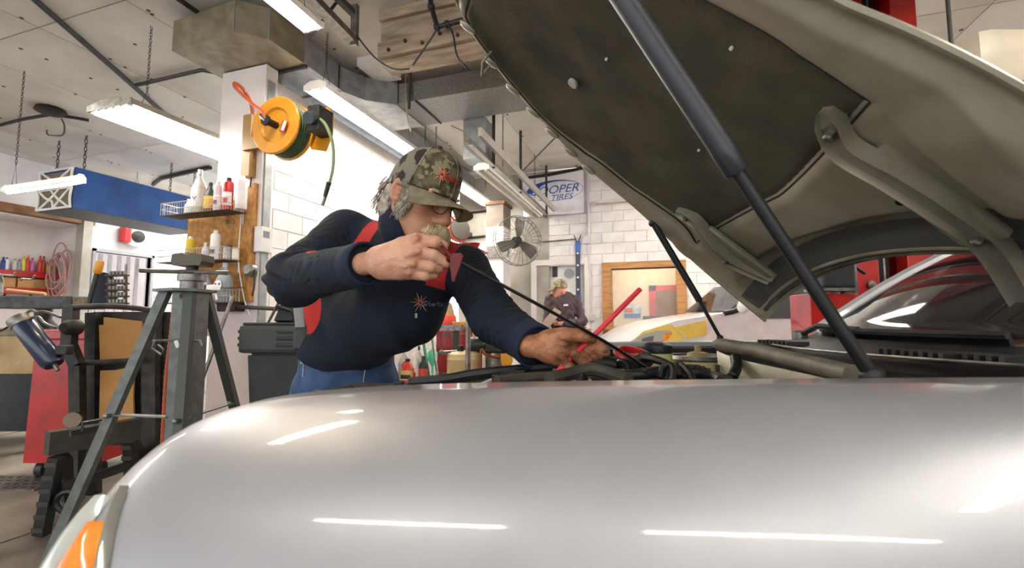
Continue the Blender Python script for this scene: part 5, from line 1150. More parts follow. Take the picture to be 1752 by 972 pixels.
# low table with fluids
D = 4.2
tz = C(760, 655, D).z
lt = thing('parts_table', 'low white topped table holding oil bottles and tan tank', 'table', H_ @ Vector((C(760, 650, D).x, D + .1, 0)), YAW)
tx0, tx1 = C(668, 650, D).x, C(880, 650, D).x
b = nb(); box(b, tx0, tx1, D - .15, D + .45, tz - .04, tz); obj('top', b, mat('table_white', '#cfc9c4', .5), lt, H_)
for x_ in (tx0 + .05, tx1 - .05):
    for y_ in (D - .1, D + .4): b = nb(); box(b, x_ - .02, x_ + .02, y_ - .02, y_ + .02, 0, tz - .04); obj('leg', b, m_pipe, lt, H_)
def hb(px_, d_): p = H_ @ Vector((C(px_, 650, d_).x, d_, tz + .001)); return p.x, p.y, p.z
g_ = 'bottles on the low table'
bottle('red motor oil bottle with black cap on low table', *hb(697, D - .05), .055, .22, '#d63a22', '#1c1a1a', '#d8b06a', '#25221f', 'jug', .35, g_, .7)
bottle('pale translucent bottle with red print on low table', *hb(709, D), .042, .27, '#d9d2ce', '#e6e2de', '#e2d9d6', '#c9343a', 'bottle', .35, g_)
bottle('black bottle with orange label on low table', *hb(724, D), .042, .24, '#1d2023', '#17191b', '#c2452f', None, 'bottle', .35, g_)
bottle('grey cone topped bottle behind the red oil', *hb(690, D + .2), .05, .3, '#a9a4a0', '#2a2a2a', '#9a9692', None, 'bottle', .2, g_)
bottle('slim silver grease bottle behind black one', *hb(716, D + .2), .045, .32, '#b9b5b2', '#2a2a2a', '#a9a5a1', None, 'bottle', .2, g_)
for a_, c_, r, m, lab in (((724, 582), (735, 652), .014, mat('green_stick', '#2f7a4f', .5), 'green stick leaning on the low table'), ((738, 565), (750, 652), .014, m_steel, 'grey pipe leaning on the low table')):
    b = nb(); rod(b, C(*a_, D + .25), C(*c_, D + .05) , r); obj('stick', b, m, space=H_, smooth=True, label=lab, cat='stick')
p_ = C(740, 612, D + .34); b = nb(); P = [[p_ + Vector((w_ * math.cos(a), .03 * math.sin(a), z_)) for a in [k * math.pi / 6 for k in range(12)]] for w_, z_ in ((.015, -.08), (.05, -.02), (.05, .05), (.02, .08))]; loft(b, P); rod(b, p_ + Vector((0, 0, .07)), p_ + Vector((0, .0, .2)), .008)
rod(b, p_ - Vector((0, 0, .07)), Vector((p_.x, p_.y, tz + .002)), .01)
obj('scraper', b, mat('mint_plastic', '#5fc7a5', .4), space=H_, smooth=True, label='mint green plastic scraper standing by green stick', cat='scraper')
# tan tank and grey pump
tk = thing('tan_tank', 'tan steel pressure tank with valve on low table', 'tank', H_ @ Vector((C(795, 650, D).x, D, tz)), YAW)
x_ = C(794, 650, D).x; hT = C(794, 600, D).z - tz; rT = .155
b = nb(); lathe(b, [(rT * .97, .001), (rT, .02), (rT, hT * .72), (rT * 1.02, hT * .74), (rT, hT * .76), (rT * .97, hT * .9), (rT * .8, hT * .98), (rT * .3, hT)], (x_, D, tz), n=28); obj('vessel', b, mat('tan_enamel', '#c2ac7c', .45, col2='#b09a68', scale=6), tk, H_, smooth=True)
b = nb(); lathe(b, [(.03, 0), (.03, .05)], (x_ - .03, D - .05, tz + hT), n=12); obj('cap', b, m_blk, tk, H_)
b = nb(); rod(b, (x_ - .2, D - .05, tz + hT - .01), (x_ - .02, D - .05, tz + hT - .0), .012); sph(b, (x_ - .2, D - .05, tz + hT - .01), .022, 8); obj('valve_stem', b, m_steel, tk, H_, smooth=True)
pm_ = thing('vacuum_pump', 'grey pump with black motor and copper pipe on low table', 'pump', H_ @ Vector((C(845, 650, D).x, D, tz)), YAW)
x_ = C(850, 650, D).x
b = nb(); lathe(b, [(.1, .001), (.105, .02), (.105, .24), (.08, .27)], (x_, D, tz), n=20); obj('housing', b, m_steel, pm_, H_, smooth=True)
b = nb(); lathe(b, [(.05, 0), (.065, .02), (.065, .14), (.05, .16)], C(800, 588, D) + Vector((0, -.02, 0)), (1, 0, -.15), 14); obj('motor', b, m_blk, pm_, H_, smooth=True)
b = nb(); box(b, x_ - .12, x_ + .12, D - .06, D + .06, tz + .27, tz + .36, bev=.02); obj('head', b, m_dark, pm_, H_)
b = nb(); tube(b, spline([C(823, 648, D - .14), C(823, 600, D - .14), C(830, 606, D - .14), C(850, 611, D - .14), C(864, 606, D - .1)]), .012, 8); obj('copper_pipe', b, mat('copper', '#8a4a24', .35, .8), pm_, H_, smooth=True)
p_ = C(867, 620, D - .3); yf_ = thing('yellow_funnel', 'yellow plastic funnel beside the grey pump', 'funnel', H_ @ Vector((p_.x, p_.y, tz)), YAW)
b = nb(); prism(b, [(-.012, 0), (.012, 0), (.02, .14), (.05, .22), (.05, .28), (-.05, .28), (-.05, .22), (-.02, .14)], frame((p_.x, p_.y + .03, tz + .001), (1, 0, 0), (0, 0, 1)), .06); obj('cone', b, m_yel, yf_, H_)
# red cabinet, grey bench, cone
D = 5.35
rcab = thing('tool_cabinet', 'red steel tool cabinet behind the tan tank', 'cabinet', H_ @ Vector((C(790, 700, D).x, D + .2, 0)), YAW)
x0_, x1_ = C(746, 600, D).x, C(808, 600, D).x; zt = C(780, 560, D).z
b = nb(); box(b, x0_, x1_, D, D + .45, .02, zt, bev=.01); obj('carcass', b, m_red, rcab, H_)
for k in range(4): b = nb(); box(b, x0_ + .02, x1_ - .02, D - .012, D, .1 + k * .23, .3 + k * .23, bev=.004); dw = obj('drawer', b, m_red, rcab, H_); b = nb(); box(b, x0_ + .08, x1_ - .08, D - .025, D - .012, .27 + k * .23, .29 + k * .23); obj('pull', b, m_steel, dw, H_)
D = 5.0
gb = thing('steel_bench', 'grey steel bench top behind the mechanic', 'workbench', H_ @ Vector((C(760, 700, D).x, D, 0)), YAW)
zt2 = C(760, 556, D).z; x0_, x1_ = C(650, 600, D).x, C(792, 600, D).x
b = nb(); box(b, x0_, x1_, D - .2, D + .2, zt2 - .06, zt2); obj('top', b, m_steel, gb, H_)
for x_ in (x0_ + .05, x1_ - .06): b = nb(); box(b, x_ - .03, x_ + .03, D - .15, D - .09, 0, zt2 - .06); obj('leg', b, m_pipe, gb, H_)
cn = thing('parts_cone', 'tan topped orange cone standing on the grey bench', 'cone', H_ @ Vector((C(768, 555, D).x, D, zt2)), YAW)
p_ = Vector((C(768, 555, D).x, D, zt2 + .001))
b = nb(); lathe(b, [(.10, 0), (.1, .02), (.085, .025), (.075, .09), (.06, .11)], p_, n=20); obj('base', b, mat('orange_red', '#e2452c', .5), cn, H_, smooth=True)
b = nb(); lathe(b, [(.06, .11), (.03, .22), (.015, .24)], p_, n=20); obj('tip', b, mat('khaki', '#a58d63', .6), cn, H_, smooth=True)
b = nb(); box(b, p_.x + .06, p_.x + .2, p_.y - .18, p_.y - .1, zt2 + .001, zt2 + .035, bev=.006); obj('sponge', b, m_yel, space=H_, label='yellow sponge block on the grey bench', cat='sponge')
# red press tower
D = 5.95
rp = thing('shop_press', 'tall red floor press with yellow knob behind mechanic arm', 'press', H_ @ Vector((C(846, 700, D).x, D, 0)), YAW)
q_ = lambda px, py: (C(px, py, D).x, C(px, py, D).z)
b = nb(); prism(b, [(C(832, 600, D).x, .0), (C(868, 600, D).x, 0), q_(860, 500), q_(848, 482), q_(836, 478), q_(831, 485)], frame((0, D + .3, 0), (1, 0, 0), (0, 0, 1)), .3); obj('frame_plate', b, m_red, rp, H_)
b = nb(); lathe(b, [(.04, 0), (.06, .02), (.06, .06), (.04, .08)], C(838, 492, D - .02), (0, -1, 0), 12); obj('knob', b, m_yel, rp, H_, smooth=True)
# far reel, red lamp guard, blue sign
q = WY(784, 392, 7.6)
fr_ = thing('hose_reel', 'orange hose reel on the grey end wall', 'hose reel', q)
b = nb(); tube(b, circle(q, (1, -.7, 0), .2, 24), .05, 8, True); obj('hose_bundle', b, m_org, fr_, smooth=True)
b = nb(); lathe(b, [(.2, -.08), (.2, -.06), (.05, -.06), (.05, .06), (.2, .06), (.2, .08)], q, (1, -.7, 0), 20); obj('drum', b, m_pipe, fr_, smooth=True)
b = nb(); bar(b, q, (q.x, YB, q.z), .06, .06); obj('wall_arm', b, m_pipe, fr_)
D = 3.4
p_ = C(812, 425, D)
rl = thing('oil_drain', 'red funnel headed oil drain behind the mechanic shoulder', 'oil drain', H_ @ Vector((p_.x, D, 0)), YAW)
q_ = lambda px, py: (C(px, py, D).x, C(px, py, D).z)
b = nb(); lathe(b, [(.015, 0), (.03, .03), (.075, .10), (.08, .11), (.07, .105)], C(806, 443, D), (-.1, 0, 1), 20); obj('funnel', b, m_red, rl, H_, smooth=True)
b = nb(); prism(b, [q_(790, 412), q_(836, 434), q_(822, 439), q_(795, 440)], frame((0, D - .02, 0), (1, 0, 0), (0, 0, 1)), .02); obj('drip_lip', b, m_red, rl, H_)
b = nb(); rod(b, C(802, 443, D), Vector((C(802, 443, D).x, D, .3)), .02); obj('stem', b, m_steel, rl, H_)
b = nb(); lathe(b, [(.2, .0), (.22, .02), (.22, .3), (.05, .33)], (C(802, 443, D).x, D, 0), n=20); obj('drum', b, m_red, rl, H_, smooth=True)
A, B_ = WY(806, 414, 7.9), WY(831, 442, 7.9)
b = nb(); box(b, A.x, B_.x, YB - .02, YB - .001, B_.z, A.z); bs = obj('wall_poster', b, mat('pale_blue_print', '#a9c9e8', .5, col2='#d5e5f2', scale=8), label='pale blue poster on grey wall beside pier', cat='poster')
for k, (a_, c_) in enumerate((((790, 366), (832, 361)), ((795, 408), (830, 404)))):
    wcyl('wall_conduit', ('upper' if k == 0 else 'lower') + ' dark conduit on the grey wall left of pier', 'pipe', [WY(*a_, YB - .03), WY(*c_, YB - .03)], .022, m_dark)
# ================================================================== SECOND CAR (white and yellow van)
D = 4.9
van = thing('yellow_van', 'white van with yellow graphics parked beyond the silver car', 'van', H_ @ Vector((C(1300, 700, D).x, D + .7, 0)), YAW)
m_vw = mat('van_white', '#f0eef0', .3, coat=.6); m_vy = mat('van_yellow', '#fbdc6a', .3, coat=.6)
prf = [(1.12, .3), (1.10, .62), (1.12, .74), (1.2, .9), (1.42, 1.03), (1.75, 1.12), (2.2, 1.19), (2.45, 1.22), (2.9, 1.62), (3.2, 1.86), (4.2, 1.95), (6.0, 1.93), (6.2, 1.8), (6.25, .3)]
def vrow(y, inset, k):
    return [Vector((x + inset * (1 if i < 5 else .4 if i < 9 else 0) , y, z if z < 1.3 else z - k)) for i, (x, z) in enumerate(prf)]
b = nb(); rows = [vrow(D + .12 + .0, .16, .08), vrow(D + .0 + .05, .08, .03), vrow(D + .18, .03, .0), vrow(D + .85, .0, -.02), vrow(D + 1.52, .03, .0), vrow(D + 1.65, .1, .05)]
loft(b, [[r_ for r_ in row] for row in [rows[1], rows[2], rows[3], rows[4], rows[5]]]); vb = obj('body', b, m_vw, van, H_, smooth=True)
def vz(x):
    for (a, p), (c_, q) in zip(prf[4:], prf[5:]):
        if a <= x <= c_: return p + (q - p) * (x - a) / (c_ - a)
    return 1.0
# graphics lie on the flank and bonnet edge
def flank(name, pix, m, off=.006, dd=None):
    b = nb(); dd = dd or D + .05; prism(b, [(C(x, y, dd).x, C(x, y, dd).z) for x, y in pix], frame((0, dd - off, 0), (1, 0, 0), (0, 0, 1)), .004); return obj(name, b, m, van, H_)
flank('yellow_panel', [(1150, 561), (1207, 548), (1209, 573), (1176, 580)], m_vy)
flank('yellow_panel', [(1082, 592), (1086, 580), (1100, 567), (1140, 556), (1150, 556), (1172, 586), (1168, 592)], m_vy)
flank('headlight', [(1083, 590), (1087, 580), (1100, 572), (1122, 566), (1146, 565), (1150, 570), (1140, 582), (1120, 590)], m_lens, .011)
flank('turn_lamp', [(1136, 571), (1149, 568), (1147, 576), (1137, 585), (1130, 587)], m_amber, .015)
flank('lamp_cell', [(1098, 579), (1118, 574), (1116, 586), (1096, 589)], mat('lamp_grey', '#8f8f9c', .15, .4), .015)
b = nb(); P = [[(2.42, y, 1.235), (2.85, y, 1.59)] for y in (D + .2, D + .85, D + 1.5)]; sheet(b, P); bmesh.ops.solidify(b, geom=b.faces, thickness=.012); obj('windscreen', b, m_gls, van, H_)
b = nb(); tube(b, spline([(2.3, D + .05, 1.2), (2.5, D + .04, 1.27), (2.8, D + .06, 1.56)]), .03, 8); obj('pillar', b, m_blk, van, H_, smooth=True)
flank('side_window', [(1300, 545), (1420, 545), (1420, 480), (1370, 480)], m_gls)
for x_ in (1.85, 5.3):
    for y in (D + .13, D + 1.57):
        b = nb(); lathe(b, [(.2, -.1), (.32, -.1), (.33, -.06), (.33, .06), (.32, .1), (.2, .1)], (x_, y, .33), (0, 1, 0), 24); wh = obj('wheel', b, m_blk, van, H_, smooth=True)
        b = nb(); lathe(b, [(.2, -.08), (.05, -.06), (.05, .06), (.2, .08)], (x_, y, .33), (0, 1, 0), 20); obj('rim', b, m_steel, wh, H_, smooth=True)
b = nb(); sph(b, (2.42, D - .12, 1.27), (.05, .09, .075), 10); obj('mirror', b, m_vw, van, H_, smooth=True)
# ================================================================== RED TWO-POST LIFT
D = 3.25
lx0, lx1 = C(1462, 450, D).x, C(1600, 450, D).x; lw = lx1 - lx0
lift = thing('vehicle_lift', 'red two post vehicle lift column behind the windscreen', 'lift', H_ @ Vector(((lx0 + lx1) / 2, D + .15, 0)), YAW)
lz = 3.9
for x0_, x1_, nm in ((lx0, lx0 + lw * .3, 'column_flange'), (lx1 - lw * .34, lx1, 'column_flange')):
    b = nb(); box(b, x0_, x1_, D, D + .1, 0, lz, bev=.006); obj(nm, b, m_red, lift, H_)
b = nb(); box(b, lx0, lx1, D + .26, D + .32, 0, lz); obj('column_back', b, m_red, lift, H_)
for x_ in (lx0, lx1 - .015): b = nb(); box(b, x_, x_ + .015, D + .1, D + .26, 0, lz); obj('column_web', b, m_red, lift, H_)
b = nb(); box(b, lx0 - .1, lx1 + .1, D - .1, D + .5, 0, .02); obj('base_plate', b, m_red, lift, H_)
b = nb(); box(b, lx0 + lw * .34, lx0 + lw * .6, D + .12, D + .24, .3, lz - .1); obj('slide_channel', b, m_blk, lift, H_)
for f_ in (.43, .72): b = nb(); rod(b, (lx0 + lw * f_, D + .05, .1), (lx0 + lw * f_, D + .05, lz - .1), .012); obj('cable', b, m_steel, lift, H_, smooth=True)
b = nb(); lathe(b, [(.03, 0), (.03, .02), (.01, .025)], C(1489, 488, D - .0), (0, -1, 0), 12); obj('bolt', b, m_steel, lift, H_)
b = nb(); box(b, lx0 - .36, lx0 - .02, D - .05, D + .2, C(1420, 600, D).z - .3, C(1420, 503, D).z, bev=.01); obj('carriage', b, m_red, lift, H_)
b = nb(); box(b, C(1394, 470, D).x, C(1450, 470, D).x, D - .08, D + .1, C(1420, 494, D).z, C(1420, 437, D).z, bev=.015); obj('arm_pad', b, m_blk, lift, H_)
b = nb(); box(b, C(1390, 470, D).x, C(1452, 470, D).x, D - .09, D + .11, C(1420, 499, D).z, C(1420, 494, D).z); obj('pad_plate', b, m_steel, lift, H_)
for px_ in (1427, 1443): b = nb(); rod(b, C(px_, 498, D), C(px_, 520, D), .02); obj('pad_screw', b, m_steel, lift, H_)
b = nb(); rod(b, C(1432, 436, D), C(1480, 468, D), .012); obj('release_lever', b, m_blk, lift, H_)
b = nb(); box(b, C(1456, 440, D).x, C(1461, 440, D).x, D - .02, D + .1, .5, lz - .3); obj('edge_strip', b, m_steel, lift, H_)
# second column and cross beam, mirrored in the windscreen
b = nb(); box(b, lx0 + .1, lx1 - .1, D + .32, D + 1.6, lz - .16, lz - .02); obj('cross_beam', b, m_red, lift, H_)
# beige heater box under ceiling
D = 2.6
p0 = C(1692, 150, D)
uh = thing('unit_heater', 'beige rounded heater casing under ceiling beside red lift', 'heater', H_ @ p0, YAW)
b = nb(); box(b, p0.x - .03, p0.x + .8, D, D + .6, C(1700, 140, D).z, C(1700, 40, D).z, bev=.1); obj('casing', b, mat('beige_enamel', '#cfc0a8', .4), uh, H_, smooth=True)
for x_ in (p0.x + .1, p0.x + .65): b = nb(); rod(b, (x_, D + .3, C(1700, 40, D).z - .02), (x_, D + .3, ZC), .012); obj('hanger', b, m_pipe, uh, H_)
# ================================================================== FIGURES: smooth distance fields turned into one skin
def sdf_mesh(f, lo, hi, h):
    lo = np.array(lo, float); hi = np.array(hi, float); n = np.maximum(4, np.ceil((hi - lo) / h).astype(int) + 1)
    ax_ = [lo[i] + h * np.arange(n[i]) for i in range(3)]
    X, Y, Z = np.meshgrid(*ax_, indexing='ij'); F = f(np.stack([X, Y, Z], -1).astype(np.float32)).astype(np.float32)
    nx, ny, nz = F.shape; s = F < 0
    c = np.zeros((nx - 1, ny - 1, nz - 1), np.int8)
    for i in (0, 1):
        for j in (0, 1):
            for k in (0, 1): c += s[i:nx - 1 + i, j:ny - 1 + j, k:nz - 1 + k]
    act = (c > 0) & (c < 8); idx = -np.ones(act.shape, int); idx[act] = np.arange(act.sum()); I = np.argwhere(act)
    acc = np.zeros((len(I), 3)); cnt = np.zeros(len(I))
    cr = [(i, j, k) for i in (0, 1) for j in (0, 1) for k in (0, 1)]
    for a in range(8):
        for b_ in range(a + 1, 8):
            d = np.array(cr[b_]) - np.array(cr[a])
            if abs(d).sum() != 1: continue
            A = I + cr[a]; B = I + cr[b_]; fa = F[tuple(A.T)]; fb = F[tuple(B.T)]; m = (fa < 0) != (fb < 0)
            t = np.where(m, fa / np.where(m, fa - fb, 1), 0)
            acc += np.where(m[:, None], np.array(cr[a]) + t[:, None] * d, 0); cnt += m
    V = lo + h * (I + acc / cnt[:, None]); Q = []
    for axn in range(3):
        o = [q for q in range(3) if q != axn]
        sl0 = [slice(None)] * 3; sl1 = [slice(None)] * 3; sl0[axn] = slice(0, -1); sl1[axn] = slice(1, None)
        e = s[tuple(sl0)] != s[tuple(sl1)]; E = np.argwhere(e); E = E[(E[:, o[0]] > 0) & (E[:, o[1]] > 0) & (E[:, o[0]] < n[o[0]] - 1) & (E[:, o[1]] < n[o[1]] - 1)]
        def g(d0, d1):
            q = E.copy(); q[:, o[0]] += d0; q[:, o[1]] += d1; return idx[tuple(q.T)]
        q = np.stack([g(-1, -1), g(0, -1), g(0, 0), g(-1, 0)], 1); ins = s[tuple(E.T)]
        if axn == 1: ins = ~ins
        q[~ins] = q[~ins][:, ::-1]; Q.append(q)
    Q = np.concatenate(Q); return V, Q[(Q >= 0).all(1)]
def smin(a, b, k): h_ = np.clip(.5 + .5 * (b - a) / k, 0, 1); return b + (a - b) * h_ - k * h_ * (1 - h_)
def cone(p, a, b, ra, rb):
    a = np.array(a, np.float32); b = np.array(b, np.float32); d = b - a; t = np.clip(((p - a) @ d) / max(1e-9, d @ d), 0, 1)
    return np.linalg.norm(p - a - t[..., None] * d, axis=-1) - (ra + (rb - ra) * t)
def elli(p, c, r, R=None):
    q = p - np.array(c, np.float32)
    if R is not None: q = q @ np.array(R, np.float32)
    r = np.array(r, np.float32); k0 = np.linalg.norm(q / r, axis=-1); k1 = np.linalg.norm(q / (r * r), axis=-1) + 1e-9
    return k0 * (k0 - 1) / k1
def sdfobj(name, f, lo, hi, h, m, parent, space, attr=None, smooth_it=1, label=None):
    V, Q = sdf_mesh(f, lo, hi, h)
    me = bpy.data.meshes.new(name)
    T = np.array((WM[parent.name].inverted() @ space) if parent else space); W_ = V @ T[:3, :3].T + T[:3, 3]
    me.from_pydata(W_.tolist(), [], Q.tolist()); me.update()
    if attr:
        for k, fn in attr.items():
            a = me.attributes.new(k, 'FLOAT', 'POINT'); a.data.foreach_set('value', fn(V.astype(np.float32)).astype(np.float32))
    me.polygons.foreach_set('use_smooth', [True] * len(me.polygons))
    o = meshobj(name, me, m, parent); _tag(o, label); return o
def wave(p, dirv, freq, ph=0.): return np.sin((p @ np.array(dirv, np.float32)) * freq + ph)
def attr_mat(name, base, extra, rough=.8, bump=.3, bscale=300, noise=None):
    """base colour, then (attribute, colour, lo, hi) layers; noise = (colour2, scale)"""
    m = mat(name, base, rough, col2=noise[0] if noise else None, scale=noise[1] if noise else 8, bump=bump, bscale=bscale, lo=.35, hi=.7)
    nt = m.node_tree; b = nt.nodes['Principled BSDF']; src = b.inputs['Base Color'].links[0].from_socket
    for at, col, lo, hi in extra:
        a = nt.nodes.new('ShaderNodeAttribute'); a.attribute_name = at
        mr = nt.nodes.new('ShaderNodeMapRange'); mr.inputs[1].default_value = lo; mr.inputs[2].default_value = hi; nt.links.new(a.outputs['Fac'], mr.inputs[0])
        mx = nt.nodes.new('ShaderNodeMix'); mx.data_type = 'RGBA'; nt.links.new(mr.outputs[0], mx.inputs[0]); nt.links.new(src, mx.inputs[6]); mx.inputs[7].default_value = (*lin(col), 1); src = mx.outputs[2]
    nt.links.new(src, b.inputs['Base Color']); return m
man = thing('person', 'mechanic in navy and red work shirt bending over the engine with a dipstick', 'person', H_ @ Vector((-.78, 2.05, 0)), YAW)
J = lambda px, py, d: np.array(C(px, py, d), np.float32)
# ---- joints
hipc = J(596, 640, 2.0); rsh = J(592, 402, 1.74); lsh = J(795, 462, 1.64); rel = J(503, 478, 1.44); rwr = J(632, 450, 1.13)
lel = J(846, 545, 1.40); lwr = J(918, 594, 1.18); nkb = J(712, 405, 1.62); chest = J(690, 470, 1.68); belly = J(640, 548, 1.80); waist = J(592, 600, 1.93)
# ---- head frame
ya_, pt_ = math.radians(33), math.radians(24)
hF = Vector((math.cos(ya_) * math.cos(pt_), -math.sin(ya_) * math.cos(pt_), -math.sin(pt_))); hU = (Vector((0, 0, 1)) - hF * hF.z).normalized()
rl_ = math.radians(-4); hR = hF.cross(hU); hU, hR = (hU * math.cos(rl_) + hR * math.sin(rl_)), (hR * math.cos(rl_) - hU * math.sin(rl_))
HC = C(722, 338, 1.40); HSC = 1.08
HM = np.array([list(hF), list(hR), list(hU)], np.float32)            # rows: forward, right, up
hl_ = lambda p: ((p - np.array(HC, np.float32)) @ HM.T) / HSC        # heading frame -> head frame
hw_ = lambda f, r, u: HC + (hF * f + hR * r + hU * u) * HSC
HSPACE = H_ @ Matrix(((hF.x, hR.x, hU.x, HC.x), (hF.y, hR.y, hU.y, HC.y), (hF.z, hR.z, hU.z, HC.z), (0, 0, 0, 1))) @ Matrix.Scale(HSC, 4)
def headf(q):                       # q in head frame
    d = elli(q, (-.012, 0, .035), (.098, .078, .092))
    d = smin(d, elli(q, (.035, 0, -.035), (.062, .060, .075)), .03)
    d = smin(d, elli(q, (.055, 0, -.098), (.034, .034, .026)), .03)         # chin
    d = smin(d, cone(q, (-.01, .062, -.05), (.055, .028, -.098), .016, .018), .03); d = smin(d, cone(q, (-.01, -.062, -.05), (.055, -.028, -.098), .016, .018), .03)
    for s_ in (1, -1):
        d = smin(d, elli(q, (.064, .040 * s_, -.022), (.022, .022, .018)), .02)   # cheek bones
        d = smin(d, cone(q, (.086, .008 * s_, .028), (.074, .050 * s_, .024), .010, .009), .012)   # brow
        d = np.maximum(d, -elli(q, (.098, .031 * s_, .006), (.020, .019, .012)))   # eye socket
        d = smin(d, elli(q, (.080, .031 * s_, .004), (.013, .014, .012)), .004)   # eyeball and lid
        d = smin(d, cone(q, (.078, .018 * s_, .0155), (.070, .048 * s_, .012), .005, .004), .006)
        e_ = np.maximum(elli(q, (-.016, .082 * s_, -.005), (.021, .012, .035)), -elli(q, (-.008, .094 * s_, .0), (.011, .008, .02)))
        d = smin(d, e_, .006)                                                 # ear
        d = smin(d, elli(q, (-.006, .081 * s_, -.031), (.009, .008, .011)), .006)
        d = smin(d, elli(q, (.100, .014 * s_, -.045), (.012, .009, .008)), .008)  # nostril wing
        d = np.minimum(d, d + .0025 * np.exp(-((cone(q, (.092, .02 * s_, -.04), (.066, .046 * s_, -.085), 0, 0)) / .006) ** 2))  # fold
    d = smin(d, cone(q, (.092, 0, .02), (.118, 0, -.034), .009, .014), .014)   # nose
    d = smin(d, elli(q, (.116, 0, -.040), (.015, .015, .012)), .008)
    d = smin(d, cone(q, (.088, -.018, -.077), (.088, .018, -.077), .008, .008), .01)   # lips
    d = smin(d, cone(q, (.084, -.014, -.089), (.084, .014, -.089), .008, .008), .008)
    d = np.maximum(d, -cone(q, (.1, -.018, -.083), (.1, .018, -.083), .003, .003))
    return d
nkt = hw_(-.02, 0, -.06)
skin = attr_mat('skin', '#c99472', [('shade', '#a5634a', 0, 1)], .5, .25, 220, ('#b57f5e', 18))
skin_h = attr_mat('hand_skin', '#d9a587', [('shade', '#a8654a', 0, 1)], .5, .35, 260, ('#c28868', 30))
skin_d = attr_mat('grimy_hand_skin', '#c98a62', [('shade', '#4a2517', 0, 1)], .5, .4, 260, ('#a3633f', 26))
def bodyf(p):                       # one continuous body under the clothes: trunk, legs, neck, arms
    d = elli(p, chest, (.14, .11, .16)); d = smin(d, elli(p, belly, (.14, .12, .13)), .06); d = smin(d, elli(p, hipc, (.15, .11, .12)), .05)
    d = smin(d, cone(p, nkb, np.array(nkt), .062, .058), .03)
    d = smin(d, cone(p, rsh, rel, .058, .045), .03); d = smin(d, cone(p, rel, rwr, .045, .03), .02)
    d = smin(d, cone(p, lsh, lel, .058, .045), .03); d = smin(d, cone(p, lel, lwr, .045, .03), .02)
    for h0, kn, an, to in LEGS:
        d = smin(d, cone(p, h0, kn, .085, .06), .04); d = smin(d, cone(p, kn, an, .06, .04), .03); d = smin(d, cone(p, an, to, .038, .035), .02)
    hd = headf(hl_(p)) * HSC
    return smin(d, hd, .012)
LEGS = []
for sx, dx_ in ((-.11, -.04), (.10, .02)):
    h0 = hipc + np.array([sx, .03 * (1 if sx > 0 else -1), -.05], np.float32); kn = np.array([-.86 + sx * 1.3, 2.08, .5], np.float32); an = np.array([-.90 + sx * 1.4, 2.18, .09], np.float32); to = an + np.array([.14, -.1, -.05], np.float32)
    LEGS.append((h0, kn, an, to))
body = sdfobj('body', bodyf, (-1.15, 1.05, 0), (.2, 2.35, 1.75), .011, skin, man, H_, {'shade': lambda V: np.clip(.25 - V[:, 2] * 0, 0, 1)})
# a finer face skin over the coarse body: the head proper
def faceattr(V):
    q = V; r_ = np.exp(-(np.linalg.norm(q - np.array([.116, 0, -.04], np.float32), axis=1) / .022) ** 2) * .8
    for s_ in (1, -1): r_ += .55 * np.exp(-(np.linalg.norm(q - np.array([.07, .045 * s_, -.03], np.float32), axis=1) / .025) ** 2) + .4 * np.exp(-(np.linalg.norm(q - np.array([-.014, .085 * s_, 0], np.float32), axis=1) / .03) ** 2)
    return r_
def wrinkle(q):
    d = headf(q)
    d = d + .0012 * np.sin(q[..., 2] * 420 + q[..., 1] * 60) * np.exp(-((q[..., 0] - .02) / .05) ** 2) * np.exp(-((q[..., 2] + .02) / .05) ** 2)
    return smin(d, cone(q, (-.01, 0, -.06), (-.02, 0, -.10), .055, .055), .03) - .001
sdfobj('face', wrinkle, (-.13, -.11, -.17), (.14, .11, .14), .0029, skin, body, HSPACE, {'shade': faceattr})
# eyes
for s_ in (1, -1):
    b = nb(); sph(b, (.083, .031 * s_, .003), .0115, 14); ey = obj('eye', b, mat('eye_white', '#d8d0c6', .2), body, HSPACE, smooth=True)
    b = nb(); sph(b, (.0905, .031 * s_, .001), (.0045, .0055, .0055), 10); obj('iris', b, mat('iris', '#2c221b', .2), ey, HSPACE, smooth=True)
# hair, sideburn, moustache, eyebrows : tapering strands
m_hair = mat('grey_hair', '#b8ad9d', .7, col2='#7d7164', scale=60, stretch=(1, 1, 1))
m_mou = mat('moustache_hair', '#dcc39c', .7, col2='#b0936b', scale=70)
def strands(name, roots, m, r=.0016, par=None):
    b = nb()
    for p0_, p1_, p2_ in roots: tube(b, spline([p0_, p1_, p2_], 3), [r, r, r, r * .9, r * .7, r * .5, r * .2], 4)
    return obj(name, b, m, par or body, HSPACE, smooth=2, kind='stuff')
rnd = random.Random(3)
def hairf(q):
    d = elli(q, (-.075, 0, -.035), (.05, .066, .062)); 
    for s_ in (1, -1):
        d = smin(d, cone(q, (-.05, .068 * s_, .012), (-.055, .060 * s_, -.075), .016, .022), .02)
        d = np.minimum(d, elli(q, (.020, .070 * s_, -.02), (.026, .011, .05)))
    d = d + .0035 * np.sin(q[..., 2] * 130 + 6 * np.sin(q[..., 0] * 90)) * np.sin(q[..., 0] * 160 + q[..., 1] * 90)
    return d
sdfobj('hair', hairf, (-.14, -.1, -.12), (.06, .1, .05), .0032, m_hair, body, HSPACE)
R_ = []
